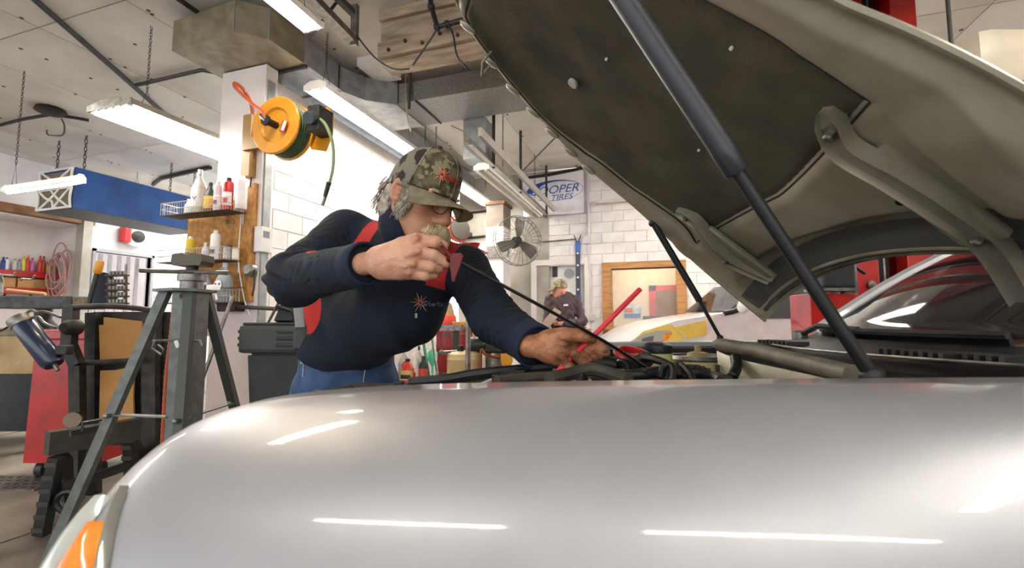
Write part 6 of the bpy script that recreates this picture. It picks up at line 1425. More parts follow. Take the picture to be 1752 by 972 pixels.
for k in range(420):
    s_ = rnd.choice((1, 1, -1)); t = rnd.random(); a = rnd.uniform(-.14, -.02)
    if t < .55: p0_ = Vector((rnd.uniform(-.10, -.035), (.058 + .012 * rnd.random()) * s_, rnd.uniform(-.06, .02))); v = Vector((-.008 + rnd.uniform(-.008, .006), .002 * s_, -.03))
    else: p0_ = Vector((rnd.uniform(.0, .042), (.076 - .004 * rnd.random()) * s_, rnd.uniform(-.06, .025))); v = Vector((.004 - .012 * rnd.random(), .006 * s_, -.022))
    R_.append((p0_, p0_ + v * .6 + Vector((0, .004 * s_, 0)), p0_ + v * 1.2 + Vector((rnd.uniform(-.006, .006), 0, -.002))))
strands('hair_strand', R_, m_hair)
def mouf(q):
    d = np.minimum(cone(q, (.108, .002, -.060), (.084, .040, -.086), .0115, .004), cone(q, (.108, -.002, -.060), (.084, -.040, -.086), .0115, .004)); return d + .002 * np.sin(q[..., 1] * 500)
sdfobj('moustache', mouf, (.06, -.06, -.1), (.13, .06, -.04), .0022, m_mou, body, HSPACE)
R_ = []
for k in range(700):
    y = rnd.uniform(-.044, .044); p0_ = Vector((.124 - .38 * abs(y) + rnd.uniform(-.004, .003), y, -.052 - .28 * abs(y) + rnd.uniform(-.006, .004))); v = Vector((.004, .35 * y, -.032 - .006 * rnd.random()))
    R_.append((p0_, p0_ + v * .5 + Vector((.004, 0, 0)), p0_ + v + Vector((-.002, rnd.uniform(-.004, .004), 0))))
strands('moustache_hair', R_, m_mou, .0015)
R_ = []
for s_ in (1, -1):
    for k in range(60): y = rnd.uniform(.012, .05) * s_; p0_ = Vector((.095 - .25 * abs(y), y, .027 + rnd.uniform(-.003, .004))); R_.append((p0_, p0_ + Vector((.004, .006 * s_, .003)), p0_ + Vector((.003, .013 * s_, .003))))
strands('eyebrow', R_, m_mou, .0011)
# spectacles
m_gold = mat('wire_rim', '#6b675f', .25, .9)
gl = thing('eyeglasses', 'thin metal rimmed eyeglasses on the mechanic', 'eyeglasses', H_ @ hw_(.11, 0, 0))
for s_ in (1, -1):
    c_ = Vector((.117, .036 * s_, -.002)); b = nb()
    pts = [c_ + Vector((-.35 * abs(.026 * math.cos(a)) * (1 if math.cos(a) * s_ > 0 else 0), .026 * math.cos(a), .021 * math.sin(a) - .002)) for a in [k * math.pi / 12 for k in range(24)]]
    tube(b, pts, .0013, 6, True); lr = obj('rim', b, m_gold, gl, HSPACE, smooth=True)
    b = nb(); poly(b, pts); obj('lens', b, mat('spectacle_lens', '#ffffff', .02, alpha=.12, spec=.7), lr, HSPACE)
    b = nb(); tube(b, [Vector((.108, .062 * s_, .006)), Vector((.05, .079 * s_, .008)), Vector((-.02, .083 * s_, .008)), Vector((-.036, .084 * s_, -.012))], .0014, 6); obj('temple', b, m_gold, gl, HSPACE, smooth=True)
b = nb(); tube(b, spline([(.118, .012, .0), (.122, 0, .006), (.118, -.012, .0)]), .0013, 6); obj('bridge', b, m_gold, gl, HSPACE, smooth=True)
# ---- cap
m_camo = mat('camouflage_cloth', '#9c9070', .9, col2='#625d43', scale=30, bump=.3, bscale=400, lo=.42, hi=.58)
nt_ = m_camo.node_tree; nz = nt_.nodes.new('ShaderNodeTexNoise'); nz.inputs['Scale'].default_value = 34; nz.inputs['Detail'].default_value = 3
tcx = nt_.nodes.new('ShaderNodeTexCoord'); nt_.links.new(tcx.outputs['Object'], nz.inputs['Vector'])
cr_ = nt_.nodes.new('ShaderNodeValToRGB'); cr_.color_ramp.elements[0].position = .52; cr_.color_ramp.elements[1].position = .56; nt_.links.new(nz.outputs['Fac'], cr_.inputs[0])
mx_ = nt_.nodes.new('ShaderNodeMix'); mx_.data_type = 'RGBA'; bs_ = nt_.nodes['Principled BSDF']; nt_.links.new(cr_.outputs[0], mx_.inputs[0]); nt_.links.new(bs_.inputs['Base Color'].links[0].from_socket, mx_.inputs[6]); mx_.inputs[7].default_value = (*lin('#bfb18c'), 1); nt_.links.new(mx_.outputs[2], bs_.inputs['Base Color'])
m_mesh = mat('cap_mesh', '#c9c0ab', .9, col2='#5d594f', scale=14, bump=.8, bscale=420, lo=.48, hi=.52)
m_brim = mat('faded_camo', '#a59877', .9, col2='#bdb091', scale=30, bump=.2, bscale=300, lo=.4, hi=.6)
capt = thing('baseball_cap', 'faded camouflage trucker cap with red starburst lettering on the mechanic', 'cap', H_ @ hw_(0, 0, .06))
def capP(a, v):                     # crown: azimuth a from front, v 0 rim .. 1 top
    rr = math.cos(v * math.pi / 2) ** .62; fz = .5 + .5 * math.cos(a)
    f = -.012 + (.112 if math.cos(a) > 0 else .110) * math.cos(a) * rr; r = .090 * math.sin(a) * rr
    return Vector((f + .014 * fz * (v * (1 - v) * 4) * .8, r, .014 + .012 * (1 - fz) * 0 - .016 * (1 - fz) * (1 - v) + (.122 + .012 * fz) * math.sin(v * math.pi / 2) ** .95))
def capgrid(a0, a1, na=24, nv=12): return [[capP(a0 + (a1 - a0) * i / na, v / nv * .985) for i in range(na + 1)] for v in range(nv + 1)]
am = math.radians(72)
b = nb(); sheet(b, capgrid(-am, am)); bmesh.ops.solidify(b, geom=b.faces, thickness=.003); obj('front_panel', b, m_camo, capt, HSPACE, smooth=2)
b = nb(); sheet(b, capgrid(am, 2 * math.pi - am, 36)); bmesh.ops.solidify(b, geom=b.faces, thickness=.0025); obj('mesh_panel', b, m_mesh, capt, HSPACE, smooth=2)
for a in (am, -am, 0):
    b = nb(); tube(b, [capP(a, v / 12 * .985) + Vector((0, .001 * (1 if a > 0 else -1), .001)) for v in range(13)], .0016, 5); obj('seam', b, m_camo, capt, HSPACE)
b = nb(); sph(b, capP(0, .985) + Vector((-.004, 0, .003)), (.009, .009, .006), 10); obj('button', b, mat('brown_button', '#4a3527', .7), capt, HSPACE, smooth=True)
b = nb(); P = []
for i in range(21):
    a = -1.25 + 2.5 * i / 20; base = capP(a, .02); row = []
    for k in range(9):
        t = k / 8; L_ = .080 * math.cos(a * .95) ** .7; row.append(base + Vector((L_ * t, .022 * math.sin(a) * t, -.002 * t - .008 * t * t - .040 * (math.sin(a) ** 2) * t + .004)))
    P.append(row)
sheet(b, P); bmesh.ops.solidify(b, geom=b.faces, thickness=.0045); br_ = obj('brim', b, m_brim, capt, HSPACE, smooth=2)
b = nb(); tube(b, [capP(-1.3 + 2.6 * i / 30, .05) * 1.004 for i in range(31)], .002, 5); obj('sweatband_stitch', b, mat('dark_thread', '#2c281c', .9), capt, HSPACE)
# starburst and lettering wrapped on the crown
m_embr = mat('red_embroidery', '#b5221a', .7); m_embo = mat('orange_embroidery', '#f0a070', .7)
def onc(x, y):                      # x along the front (m, to wearer's left when negative), y up
    a = x / .108; v = .30 + y / .15; p = capP(a, v); n_ = Vector((math.cos(a), math.sin(a), .25)).normalized(); return p + n_ * .003
sx0 = .060
for k in range(13):
    a = 2 * math.pi * k / 13 + .2; L_ = .024 if k % 2 else .016; b = nb(); tube(b, [onc(sx0 + .004 * math.cos(a), .004 * math.sin(a)), onc(sx0 + L_ * .6 * math.cos(a + .06), L_ * .6 * math.sin(a + .06)), onc(sx0 + L_ * math.cos(a), L_ * math.sin(a))], [.0013, .0012, .0005], 5); obj('star_ray', b, m_embo, capt, HSPACE)
STK = {'N': [[(0, 0), (0, 1), (.7, 0), (.7, 1)]], 'o': [[(0, .1), (.3, 0), (.55, .2), (.4, .55), (.1, .5), (0, .1)]], 'r': [[(0, 0), (.05, .55), (.05, .35), (.4, .55)]], 'b': [[(0, 1), (0, 0), (.45, .05), (.5, .4), (0, .45)]], 'e': [[(0, .3), (.5, .35), (.4, .55), (.1, .5), (0, .2), (.2, 0), (.5, .1)]], 't': [[(.2, .9), (.2, 0), (.4, 0)], [(0, .55), (.45, .55)]], 's': [[(.45, .5), (.1, .5), (.1, .3), (.4, .25), (.35, 0), (0, .05)]]}
def write(word, x, y, hgt, place, par, m, sp_, rad):
    for i, ch in enumerate(word):
        hh_ = hgt * (1.0)
        for st_ in STK.get(ch, []):
            b = nb(); tube(b, [place(x + s_x * hh_, y + s_y * hh_) for s_x, s_y in st_], rad, 5); obj('stitching', b, m, par, sp_)
        x += hh_ * (.85 if ch == 'N' else .62)
write('N', -.066, -.008, .022, lambda x, y: onc(-x, y), capt, m_embr, HSPACE, .0022)
write('orberts', -.048, -.007, .014, lambda x, y: onc(-x, y), capt, m_embr, HSPACE, .0016)
# ---- shirt : trunk and sleeves in one skin, red shoulder and side panels
cuffR = rwr + (rel - rwr) * .05; cuffL = lwr + (lel - lwr) * .04
belly2 = J(690, 545, 1.70)
def shirtf(p):
    d = elli(p, chest, (.185, .15, .20)); d = smin(d, elli(p, belly, (.185, .17, .155)), .09); d = smin(d, elli(p, belly2, (.14, .13, .105)), .09)
    d = smin(d, elli(p, waist, (.195, .16, .11)), .08)
    d = smin(d, cone(p, rsh, lsh, .088, .082), .06); d = smin(d, elli(p, J(562, 525, 1.84), (.09, .10, .13)), .08)
    ar = smin(cone(p, rsh, rel, .090, .078), cone(p, rel, cuffR, .076, .053), .035)
    al = smin(cone(p, lsh, lel, .086, .068), cone(p, lel, cuffL, .068, .054), .03)
    wr = .009 * np.sin(26 * ((p - rel) @ np.array([.5, -.6, .62], np.float32)) * 2.4 + 3 * np.sin(p[..., 2] * 40)) * np.exp(-(np.linalg.norm(p - rel, axis=-1) / .16) ** 2)
    wl_ = .007 * np.sin(150 * ((p - lel) @ np.array([.42, -.78, -.46], np.float32)) + 2 * np.sin(p[..., 2] * 50)) * np.exp(-(np.linalg.norm(p - lel, axis=-1) / .17) ** 2)
    d = smin(d, ar + wr, .035); d = smin(d, al + wl_, .035)
    # creases: ridged waves across the sleeves
    for a_, c_, fr_, am_, rad in ((rsh, rel, 15., .010, .20), (rel, cuffR, 17., .007, .16), (lsh, lel, 15., .009, .2), (lel, cuffL, 20., .006, .16)):
        dv_ = (c_ - a_) / np.linalg.norm(c_ - a_); mid_ = (a_ + c_) / 2; t_ = (p - a_) @ dv_
        wv = np.sin(fr_ * np.pi * t_ / .25 + 3.2 * np.sin(p[..., 2] * 21 + p[..., 0] * 13) + 2 * np.sin(p[..., 0] * 34)); rg = np.clip(1 - np.abs(wv), 0, 1) ** 2
        d = d + am_ * (rg - .25) * np.exp(-(np.linalg.norm(p - mid_, axis=-1) / rad) ** 4)
    # folds across the trunk
    d = d + .009 * np.sin(38 * (p @ np.array([.65, .2, .72], np.float32)) + 2.5 * np.sin(p[..., 0] * 17)) * np.exp(-(np.linalg.norm(p - J(640, 500, 1.7), axis=-1) / .25) ** 2)
    col = cone(p, nkb + np.array([0, 0, -.02], np.float32), np.array(nkt) + np.array([-.015, .01, -.03], np.float32), .094, .086)
    d = smin(d, np.maximum(col, -0.5), .03)
    d = np.maximum(d, -cone(p, nkb + np.array([.05, -.05, .01], np.float32), np.array(nkt) + np.array([.03, -.03, .05], np.float32), .046, .064))   # open neck
    ax2 = rel - rwr; ax2 = ax2 / np.linalg.norm(ax2); near = np.linalg.norm(p - cuffR, axis=-1) < .12; d = np.where(near, np.maximum(d, -((p - cuffR) @ ax2)), d)
    ax3 = lel - lwr; ax3 = ax3 / np.linalg.norm(ax3); near = np.linalg.norm(p - cuffL, axis=-1) < .12; d = np.where(near, np.maximum(d, -((p - cuffL) @ ax3)), d)
    wd = (waist - chest) / np.linalg.norm(waist - chest); cut = J(585, 624, 1.95)
    d = np.maximum(d, (p - cut) @ np.array([-.30, .18, -.93], np.float32) * -1 * -1)
    return d
def redm(V):                        # >0 on the red cloth
    tt = (lsh - rsh) / np.linalg.norm(lsh - rsh); L_ = np.linalg.norm(lsh - rsh); s_ = (V - rsh) @ tt
    up = V[:, 2] - (rsh[2] + (lsh[2] - rsh[2]) * np.clip(s_ / L_, 0, 1))
    a = .036 - np.abs(s_ - .15); a2 = .030 - np.abs(s_ - (L_ - .055))
    yoke = np.minimum(np.maximum(a, a2), up + .085 + 0 * s_)
    sd = J(540, 530, 1.85); side = .085 - np.linalg.norm((V - sd) / np.array([.9, 9, 1.15], np.float32), axis=1)
    ok = np.where((np.linalg.norm(V - rel, axis=1) < .17) | (cone(V, rel, rwr, .09, .08) < 0) | (cone(V, rsh, rel, .105, .09) < 0), -1, 1)
    return np.maximum(yoke, np.where(ok > 0, side, -1.))
m_shirt = attr_mat('work_shirt_cloth', '#101a2c', [('red', '#c22d27', -.0012, .0012)], .85, .25, 420, ('#0a111e', 7))
sh_ = sdfobj('shirt', shirtf, (-1.05, .98, .85), (.22, 2.25, 1.72), .0072, m_shirt, body, H_, {'red': redm}, label='navy work shirt with red shoulder panels')
# cuffs and collar as separate cloth bands
m_navy = mat('navy_cloth', '#19253c', .85, col2='#141f33', scale=9, bump=.25, bscale=420)
def band(name, c_, axis, r0, r1, L_, par=None):
    b = nb(); lathe(b, [(r0, 0), (r0 * 1.02, L_ * .5), (r1, L_), (r1 - .006, L_), (r0 - .01, L_ * .2)], c_, axis, 24, caps=False); return obj(name, b, m_navy, sh_, H_, smooth=2)
band('cuff', Vector(cuffR) - Vector(rwr - rel).normalized() * .05, tuple(rwr - rel), .057, .056, .062)
band('cuff', Vector(cuffL) - Vector(lwr - lel).normalized() * .05, tuple(lwr - lel), .058, .059, .062)
# collar
cc = Vector(nkb) + (nkt - Vector(nkb)) * .35; ca_ = (nkt - Vector(nkb)).normalized()
cx_, cy_, _ = basis(ca_)
b = nb(); P = []
for i in range(29):
    a = 2 * math.pi * i / 28; d_ = cx_ * math.cos(a) + cy_ * math.sin(a); P.append([cc + d_ * .086 - ca_ * .03, cc + d_ * .078 + ca_ * .02, cc + d_ * .080 + ca_ * .035, cc + d_ * .095 + ca_ * .01, cc + d_ * .104 - ca_ * .02])
sheet(b, P); obj('collar', b, m_navy, sh_, H_, smooth=2)
# chest emblem
def chst(x, y):                     # small patch on the shirt front, pushed onto the cloth along the sight line
    q = C(738 + x * 560, 518 - y * 560, 1.5); lo_, hi_ = 1.25, 1.75
    for _ in range(26):
        md_ = (lo_ + hi_) / 2; v = shirtf(np.array([C(738 + x * 560, 518 - y * 560, md_)], np.float32))[0]
        if v > 0: lo_ = md_
        else: hi_ = md_
    return C(738 + x * 560, 518 - y * 560, lo_ - .002)
for k in range(11):
    a = 2 * math.pi * k / 11 + .2; L_ = .032 if k % 2 else .022; b = nb(); tube(b, [chst(-.034 + .004 * math.cos(a), .004 * math.sin(a)), chst(-.034 + L_ * math.cos(a), L_ * math.sin(a))], [.0011, .0005], 5); obj('star_ray', b, m_embo if k % 3 else m_chalk, sh_, H_)
write('N', -.046, -.006, .024, chst, sh_, m_embr, H_, .0022)
write('orberts', -.024, -.010, .014, chst, sh_, mat('grey_thread', '#8f8a8c', .8), H_, .001)
b = nb(); q = chst(-.046, -.036); box(b, q.x - .004, q.x + .004, q.y - .003, q.y + .003, q.z - .012, q.z + .004); obj('pen_clip', b, m_steel, sh_, H_)
# ---- jeans
def jeanf(p):
    d = elli(p, hipc + np.array([0, 0, .0], np.float32), (.205, .165, .15)); d = smin(d, elli(p, waist + np.array([-.0, .02, -.02], np.float32), (.19, .155, .10)), .05)
    for h0, kn, an, to in LEGS: d = smin(d, smin(cone(p, h0, kn, .105, .078), cone(p, kn, an, .078, .07), .04), .04)
    d = d + .004 * np.sin(45 * (p @ np.array([.3, .2, .9], np.float32)) + 3 * np.sin(p[..., 0] * 22)) 
    d = np.maximum(d, (p - J(590, 583, 1.94)) @ np.array([.22, -.1, .96], np.float32)); return np.maximum(d, .05 - p[..., 2])
m_jean = mat('denim', '#465f84', .85, col2='#2b4164', scale=9, bump=.3, bscale=500)
je = sdfobj('jeans', jeanf, (-1.2, 1.7, .02), (-.35, 2.4, 1.12), .0085, m_jean, body, H_)
m_th = mat('denim_thread', '#c9b79a', .8)
def onj(px, py):
    lo_, hi_ = 1.6, 2.2
    for _ in range(26):
        md_ = (lo_ + hi_) / 2
        if jeanf(np.array([C(px, py, md_)], np.float32))[0] > 0: lo_ = md_
        else: hi_ = md_
    return C(px, py, lo_ - .002)
for pts in ([(526, 607), (545, 611), (565, 608), (577, 599)], [(624, 612), (625, 630), (622, 650), (624, 662)], [(520, 600), (519, 625), (518, 645)]):
    b = nb(); tube(b, spline([onj(*q) for q in pts]), .002, 5); obj('seam_stitch', b, m_th, je, H_)
# belt pouch and keys
q0 = J(523, 575, 1.86)
b = nb(); M_ = Matrix.Translation(C(519, 545, 1.88)) @ Matrix.Rotation(math.radians(-8), 4, 'Y'); box(b, -.022, .022, -.04, .04, -.10, .10, M_, bev=.012); obj('tool_pouch', b, mat('grey_pouch', '#8f8f8b', .5), man, H_)
b = nb(); M_ = Matrix.Translation(C(522, 580, 1.88)); box(b, -.03, .03, -.05, .05, -.05, .05, M_, bev=.015); obj('holster', b, m_blk, man, H_)
b = nb(); tube(b, circle(C(517, 600, 1.84), (.3, -1, 0), .014, 14), .003, 5, True); box(b, -.006, .006, -.002, .002, -.05, -.01, Matrix.Translation(C(517, 601, 1.84))); obj('keys', b, m_steel, man, H_)
# boots
for h0, kn, an, to in LEGS:
    b = nb(); P = []
    for t, w_, z_ in ((-.09, .035, .07), (-.04, .05, .12), (.06, .05, .10), (.14, .05, .07), (.2, .03, .045)):
        d_ = Vector((.8, -.6, 0)); c_ = Vector((an[0], an[1], 0)) + d_ * t; n_ = Vector((.6, .8, 0)); P.append([c_ + n_ * (w_ * math.cos(a)) + Vector((0, 0, z_ * (.5 + .5 * math.sin(a)) + .003)) for a in [k * math.pi / 6 for k in range(12)]])
    loft(b, P); obj('boot', b, mat('brown_boot', '#3b2c20', .6), body, H_, smooth=True)
# ---- hands
def handf(parts, k=.007, creases=()):
    def f(p):
        d = None
        for ch, kk in parts:
            dd = None
            for (a, ra), (c_, rc2) in zip(ch, ch[1:]):
                e = cone(p, a, c_, ra, rc2); dd = e if dd is None else smin(dd, e, .004)
            d = dd if d is None else smin(d, dd, kk)
        return d
    return f
def chn(d, *pts): return [(J(x, y, d + dd), r) for x, y, dd, r in pts]
D = 1.10                            # right hand: back of the hand to us, fingers curled round the dipstick
HR_ = [(chn(D, (622, 452, .035, .029), (645, 448, .015, .029), (668, 445, .0, .030)), .01),
       (chn(D, (650, 440, .01, .026), (690, 422, -.005, .024), (714, 411, -.008, .019)), .02),
       (chn(D, (650, 446, .0, .026), (690, 437, -.012, .022), (716, 431, -.015, .018)), .02),
       (chn(D, (655, 455, .005, .024), (690, 453, -.010, .021), (708, 452, -.010, .017)), .02),
       (chn(D, (655, 462, .01, .022), (685, 465, -.004, .020), (699, 467, -.004, .016)), .02),
       (chn(D, (714, 411, -.008, .0165), (746, 414, -.012, .0145), (757, 427, .02, .012), (748, 432, .045, .010)), .004),
       (chn(D, (716, 432, -.015, .0160), (742, 437, -.018, .0145), (764, 450, -.004, .0120), (763, 453, .012, .0105)), .004),
       (chn(D, (708, 453, -.010, .0152), (736, 457, -.012, .0135), (750, 460, .006, .0115), (744, 462, .03, .0100)), .004),
       (chn(D, (699, 468, -.004, .0145), (728, 472, -.004, .0125), (742, 471, .012, .0108), (735, 470, .035, .0095)), .004),
       (chn(D, (680, 425, .03, .018), (715, 410, .05, .016), (745, 412, .055, .013), (760, 420, .045, .011)), .008)]
KN = [J(714, 408, D - .028), J(716, 430, D - .034), J(708, 452, D - .028), J(700, 467, D - .02)]
TEND = [(J(655, 440, D - .02), KN[0]), (J(655, 446, D - .025), KN[1]), (J(655, 454, D - .02), KN[2]), (J(658, 462, D - .012), KN[3])]
hb_ = handf(HR_)
def hRf(p):
    d = hb_(p)
    for a, c_ in TEND: d = smin(d, cone(p, a, c_, .0045, .006), .008)
    for a, c_, e_ in ((J(650, 450, D - .03), J(672, 440, D - .035), J(690, 446, D - .035)), (J(660, 462, D - .025), J(676, 452, D - .033), J(695, 458, D - .032))):
        d = smin(d, np.minimum(cone(p, a, c_, .0018, .002), cone(p, c_, e_, .002, .0016)), .003)
    return d + .0006 * np.sin(p[..., 0] * 900 + 60 * p[..., 2]) * np.exp(-(np.linalg.norm(p - J(640, 455, D), axis=-1) / .05) ** 2)
def knsh(KNs, w=.016):
    def f(V):
        r_ = np.zeros(len(V), np.float32)
        for k_ in KNs: r_ = np.maximum(r_, .55 * np.exp(-(np.linalg.norm(V - k_, axis=1) / w) ** 2))
        return r_
    return f
lo_ = np.min([c_[0] for ch, _ in HR_ for c_ in ch], 0) - .05; hi_ = np.max([c_[0] for ch, _ in HR_ for c_ in ch], 0) + .05
hr_ = sdfobj('hand', hRf, lo_, hi_, .0024, skin_h, body, H_, {'shade': knsh(KN + [J(746, 414, D), J(744, 438, D)])})
for px_, py_, dd, rr in ((761, 446, -.010, .006), (746, 456, -.002, .005), (741, 467, .008, .005), (756, 428, .012, .006)):
    b = nb(); sph(b, J(px_, py_, D + dd), (rr * .7, .003, rr), 8); obj('nail', b, mat('fingernail', '#d9b5a3', .3), hr_, H_, smooth=True)
D = 1.16                            # left hand: palm up, thumb and forefinger pinch the dipstick, tube between fingers
HL_ = [(chn(D, (905, 592, .02, .030), (930, 594, .01, .031), (952, 594, .0, .031)), .01),
       (chn(D, (935, 584, .0, .024), (965, 578, -.005, .023), (985, 580, .0, .020)), .02),
       (chn(D, (940, 600, .0, .027), (965, 604, .0, .023), (985, 604, .005, .019)), .02),
       (chn(D, (945, 606, .01, .022), (962, 616, .005, .018)), .02),
       (chn(D, (940, 580, -.01, .024), (965, 574, -.022, .020), (992, 574, -.026, .0165), (1012, 580, -.022, .0125)), .012),
       (chn(D, (985, 584, .02, .018), (1012, 584, .02, .0155), (1030, 594, .0, .0135), (1038, 604, -.006, .0105)), .006),
       (chn(D, (985, 592, .015, .018), (1012, 596, .015, .015), (1024, 606, -.005, .013), (1016, 612, -.024, .0115)), .005),
       (chn(D, (980, 604, .005, .017), (1008, 616, -.004, .0145), (1000, 622, -.026, .0125), (982, 606, -.034, .0115)), .005),
       (chn(D, (962, 616, .005, .016), (985, 630, -.008, .0135), (972, 628, -.03, .0118), (962, 610, -.036, .0105)), .005)]
lo_ = np.min([c_[0] for ch, _ in HL_ for c_ in ch], 0) - .05; hi_ = np.max([c_[0] for ch, _ in HL_ for c_ in ch], 0) + .05
hbl = handf(HL_)
tips = [J(1012, 580, D - .022), J(1038, 604, D), J(1016, 612, D - .03), J(985, 610, D - .04), J(964, 614, D - .04), J(1000, 622, D - .03), J(985, 630, D - .02), J(975, 592, D - .03), J(990, 588, D - .02)]
def hLf(p):
    d = hbl(p)
    for a, c_ in ((J(955, 583, D - .04), J(985, 590, D - .03)), (J(950, 596, D - .04), J(978, 598, D - .03))): d = np.maximum(d, .0015 - cone(p, a, c_, .001, .001) - .001) if False else d + .0034 * np.exp(-((cone(p, a, c_, 0, 0)) / .004) ** 2)
    return d
hl2 = sdfobj('hand', hLf, lo_, hi_, .0024, skin_d, body, H_, {'shade': lambda V: np.clip(1.5 * knsh(tips, .021)(V) + .35 * np.clip(np.sin(V[:, 0] * 210 + 3 * np.sin(V[:, 2] * 170)) - .4, 0, 1), 0, .9)})
for px_, py_, dd, rr in ((1036, 601, -.018, .006), (1010, 577, -.034, .006)):
    b = nb(); sph(b, J(px_, py_, D + dd), (rr, .003, rr * .7), 8); obj('nail', b, mat('dirty_nail', '#6b4a38', .4), hl2, H_, smooth=True)
# ---- dipstick and red tube
ds = thing('dipstick', 'long dark dipstick with red loop handle held at the mouth', 'dipstick', H_ @ C(1090, 622, 1.2), YAW)
pa_, pb2, pc_ = C(786, 448, 1.06), C(1020, 576, 1.12), C(1110, 632, 1.2)
b = nb(); tube(b, spline([pa_, pb2, pc_], 8), .0042, 8); obj('rod', b, mat('oily_steel', '#1f1d1a', .35, .5), ds, H_, smooth=True)
m_redp = mat('red_plastic', '#6e0d10', .55)
b = nb(); prism(b, [(-.012, .012), (.014, .016), (.018, .004), (.010, -.012), (.004, -.055), (-.002, -.055), (-.012, -.012)], frame(C(780, 444, 1.062), (1, 0, -.1), (.1, 0, 1)), .012); bmesh.ops.bevel(b, geom=b.edges[:], offset=.003, segments=2, affect='EDGES'); hd = obj('handle', b, m_redp, ds, H_)
b = nb(); tube(b, spline([C(776, 442, 1.07), C(762, 428, 1.08), C(754, 420, 1.10), C(748, 424, 1.115), C(754, 436, 1.11), C(768, 446, 1.08)], 6), .0045, 8); obj('loop', b, m_redp, hd, H_, smooth=True)
rt = thing('red_tube', 'straight red plastic tube threaded between the fingers of the grimy hand', 'tube', H_ @ C(945, 646, 1.06), YAW)
b = nb(); cyl(b, C(945, 645, 1.122), C(1095, 495, 1.21), .0068, n=12); obj('tube_body', b, mat('bright_red_plastic', '#e03440', .45), rt, H_, smooth=True)
# ================================================================== SECOND PERSON
D = 6.3
p2 = thing('person', 'person in brown hooded sweatshirt and cap reading a clipboard', 'person', H_ @ Vector((C(960, 700, D).x, D, 0)), YAW)
B0 = np.array(C(963, 549, D), np.float32); B0[2] = 0
pt = lambda x, y, z: B0 + np.array([x, y, z], np.float32)
hc2 = np.array(C(957, 499, D - .05), np.float32)
def p2body(p):
    d = cone(p, pt(0, 0, .95), pt(.0, 0, 1.35), .13, .15)
    for s_ in (-1, 1): d = smin(d, smin(cone(p, pt(.09 * s_, 0, .9), pt(.1 * s_, -.02, .48), .085, .06), cone(p, pt(.1 * s_, -.02, .48), pt(.1 * s_, .02, .08), .058, .04), .03), .04); d = smin(d, cone(p, pt(.1 * s_, .02, .05), pt(.1 * s_ - .04, -.15, .035), .04, .035), .02)
    d = smin(d, cone(p, pt(0, 0, 1.42), hc2 + np.array([.02, .03, -.04], np.float32), .06, .055), .03)
    q = hc2; d = smin(d, elli(p, q, (.088, .085, .105)), .01); d = smin(d, elli(p, q + np.array([-.04, -.03, -.045], np.float32), (.05, .05, .05)), .02)
    d = smin(d, cone(p, q + np.array([-.085, -.03, .0], np.float32), q + np.array([-.105, -.035, -.03], np.float32), .01, .014), .01)
    d = smin(d, elli(p, q + np.array([.03, -.085, .0], np.float32), (.02, .012, .03)), .006)
    for s_, e_, w_ in ((-1, pt(-.2, -.1, 1.13), pt(-.13, -.28, 1.1)), (1, pt(.25, -.08, 1.12), pt(-.05, -.27, 1.08))):
        d = smin(d, cone(p, pt(.17 * s_, 0, 1.4), e_, .05, .04), .03); d = smin(d, cone(p, e_, w_, .04, .03), .02); d = smin(d, cone(p, w_, w_ + np.array([-.05, -.04, .0], np.float32), .028, .02), .01)
        for k in range(4): d = np.minimum(d, cone(p, w_ + np.array([-.05, -.04, .02 - .013 * k], np.float32), w_ + np.array([-.10, -.03, .018 - .013 * k], np.float32), .009, .007))
        d = np.minimum(d, cone(p, w_ + np.array([-.03, -.04, .02], np.float32), w_ + np.array([-.07, -.07, .03], np.float32), .010, .008))
    return d
lo_ = B0 - np.array([.45, .45, 0], np.float32); hi_ = B0 + np.array([.45, .35, 1.85], np.float32)
b2 = sdfobj('body', p2body, lo_, hi_, .0105, attr_mat('skin_pink', '#c98a70', [], .5, .1), p2, H_)
def hood2(p):
    d = smin(cone(p, pt(0, 0, .93), pt(0, 0, 1.33), .16, .18), cone(p, pt(-.16, 0, 1.40), pt(.16, 0, 1.40), .075, .075), .08)
    for s_, e_, w_ in ((-1, pt(-.22, -.1, 1.12), pt(-.14, -.26, 1.10)), (1, pt(.26, -.09, 1.11), pt(.0, -.27, 1.08))): d = smin(d, smin(cone(p, pt(.18 * s_, 0, 1.4), e_, .072, .06), cone(p, e_, w_, .06, .042), .03), .03)
    d = smin(d, elli(p, pt(.03, .06, 1.47), (.12, .09, .06)), .03)
    d = d + .006 * np.sin(60 * p[..., 2] + 20 * p[..., 0] + 3 * np.sin(30 * p[..., 0]))
    return np.maximum(d, .9 - p[..., 2])
ho = sdfobj('sweatshirt', hood2, lo_, hi_, .0105, mat('maroon_fleece', '#57444a', .9, col2='#45353b', scale=14), b2, H_)
b = nb(); q = Vector(pt(.02, -.19, 1.33)); box(b, q.x - .03, q.x + .03, q.y - .02, q.y - .0, q.z - .012, q.z + .012); obj('chest_logo', b, m_chalk, ho, H_)
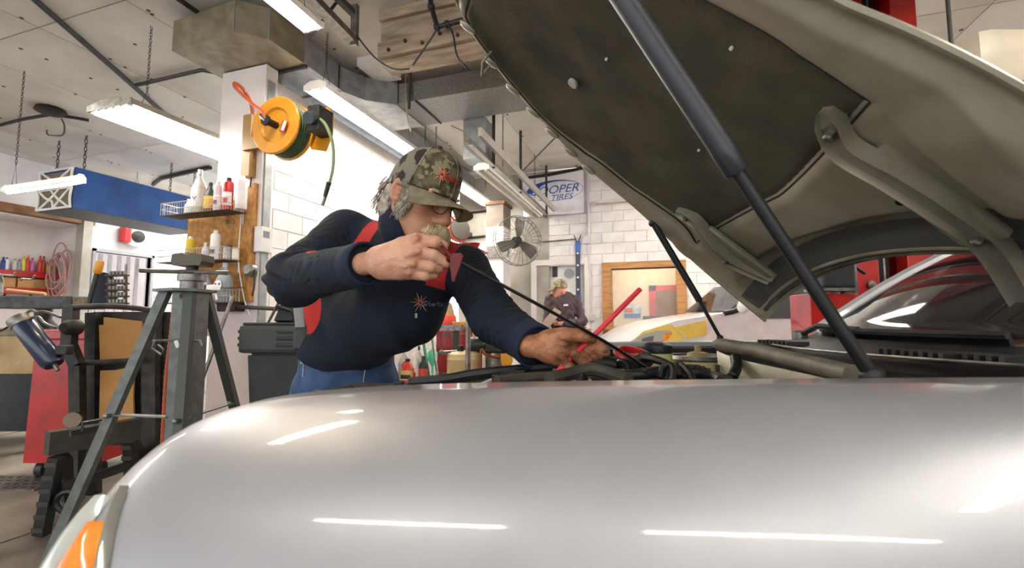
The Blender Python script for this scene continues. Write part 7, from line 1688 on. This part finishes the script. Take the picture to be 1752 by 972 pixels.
def trous(p):
    d = cone(p, pt(0, 0, .9), pt(0, 0, .96), .155, .15)
    for s_ in (-1, 1): d = smin(d, smin(cone(p, pt(.09 * s_, 0, .9), pt(.1 * s_, -.02, .48), .1, .075), cone(p, pt(.1 * s_, -.02, .48), pt(.1 * s_, .02, .08), .075, .065), .03), .03)
    return np.maximum(d, .07 - p[..., 2])
sdfobj('trousers', trous, lo_, B0 + np.array([.4, .3, 1.1], np.float32), .012, m_jean, b2, H_)
b = nb(); q = Vector(hc2) + Vector((0.01, 0, .025))
P = [[q + Vector((.105 * rr * math.cos(a), .1 * rr * math.sin(a), .03 + z_)) for a in [k * math.pi / 10 for k in range(20)]] for rr, z_ in ((1, 0), (.98, .04), (.85, .08), (.5, .11), (.1, .118))]
loft(b, P); c2 = thing('baseball_cap', 'tan camouflage cap on the person with the clipboard', 'cap', H_ @ (q + Vector((0, 0, .03)))); obj('crown', b, m_camo, c2, H_, smooth=True)
b = nb(); P = []
for i in range(11):
    a = math.pi + -1.1 + 2.2 * i / 10; P.append([q + Vector((.104 * math.cos(a) - t * .085, .1 * math.sin(a) - t * .02, .034 - .045 * t - .03 * t * math.sin(a - math.pi) ** 2)) for t in (0, .5, 1)])
sheet(b, P); bmesh.ops.solidify(b, geom=b.faces, thickness=.005); obj('brim', b, m_brim, c2, H_, smooth=2)
cb = thing('clipboard', 'brown clipboard with white papers held by the person', 'clipboard', H_ @ Vector(pt(-.22, -.3, 1.12)), YAW)
M_ = Matrix.Translation(Vector(pt(-.20, -.33, 1.14))) @ Matrix.Rotation(math.radians(-50), 4, 'Y') @ Matrix.Rotation(math.radians(25), 4, 'X')
b = nb(); box(b, -.16, .16, -.115, .115, -.003, .003, M_); obj('board', b, mat('hardboard', '#6b4f30', .5), cb, H_)
b = nb(); box(b, -.15, .13, -.105, .105, -.008, -.003, M_); obj('papers', b, m_chalk, cb, H_)
b = nb(); box(b, .12, .155, -.05, .05, -.016, -.006, M_); obj('clip', b, m_steel, cb, H_)
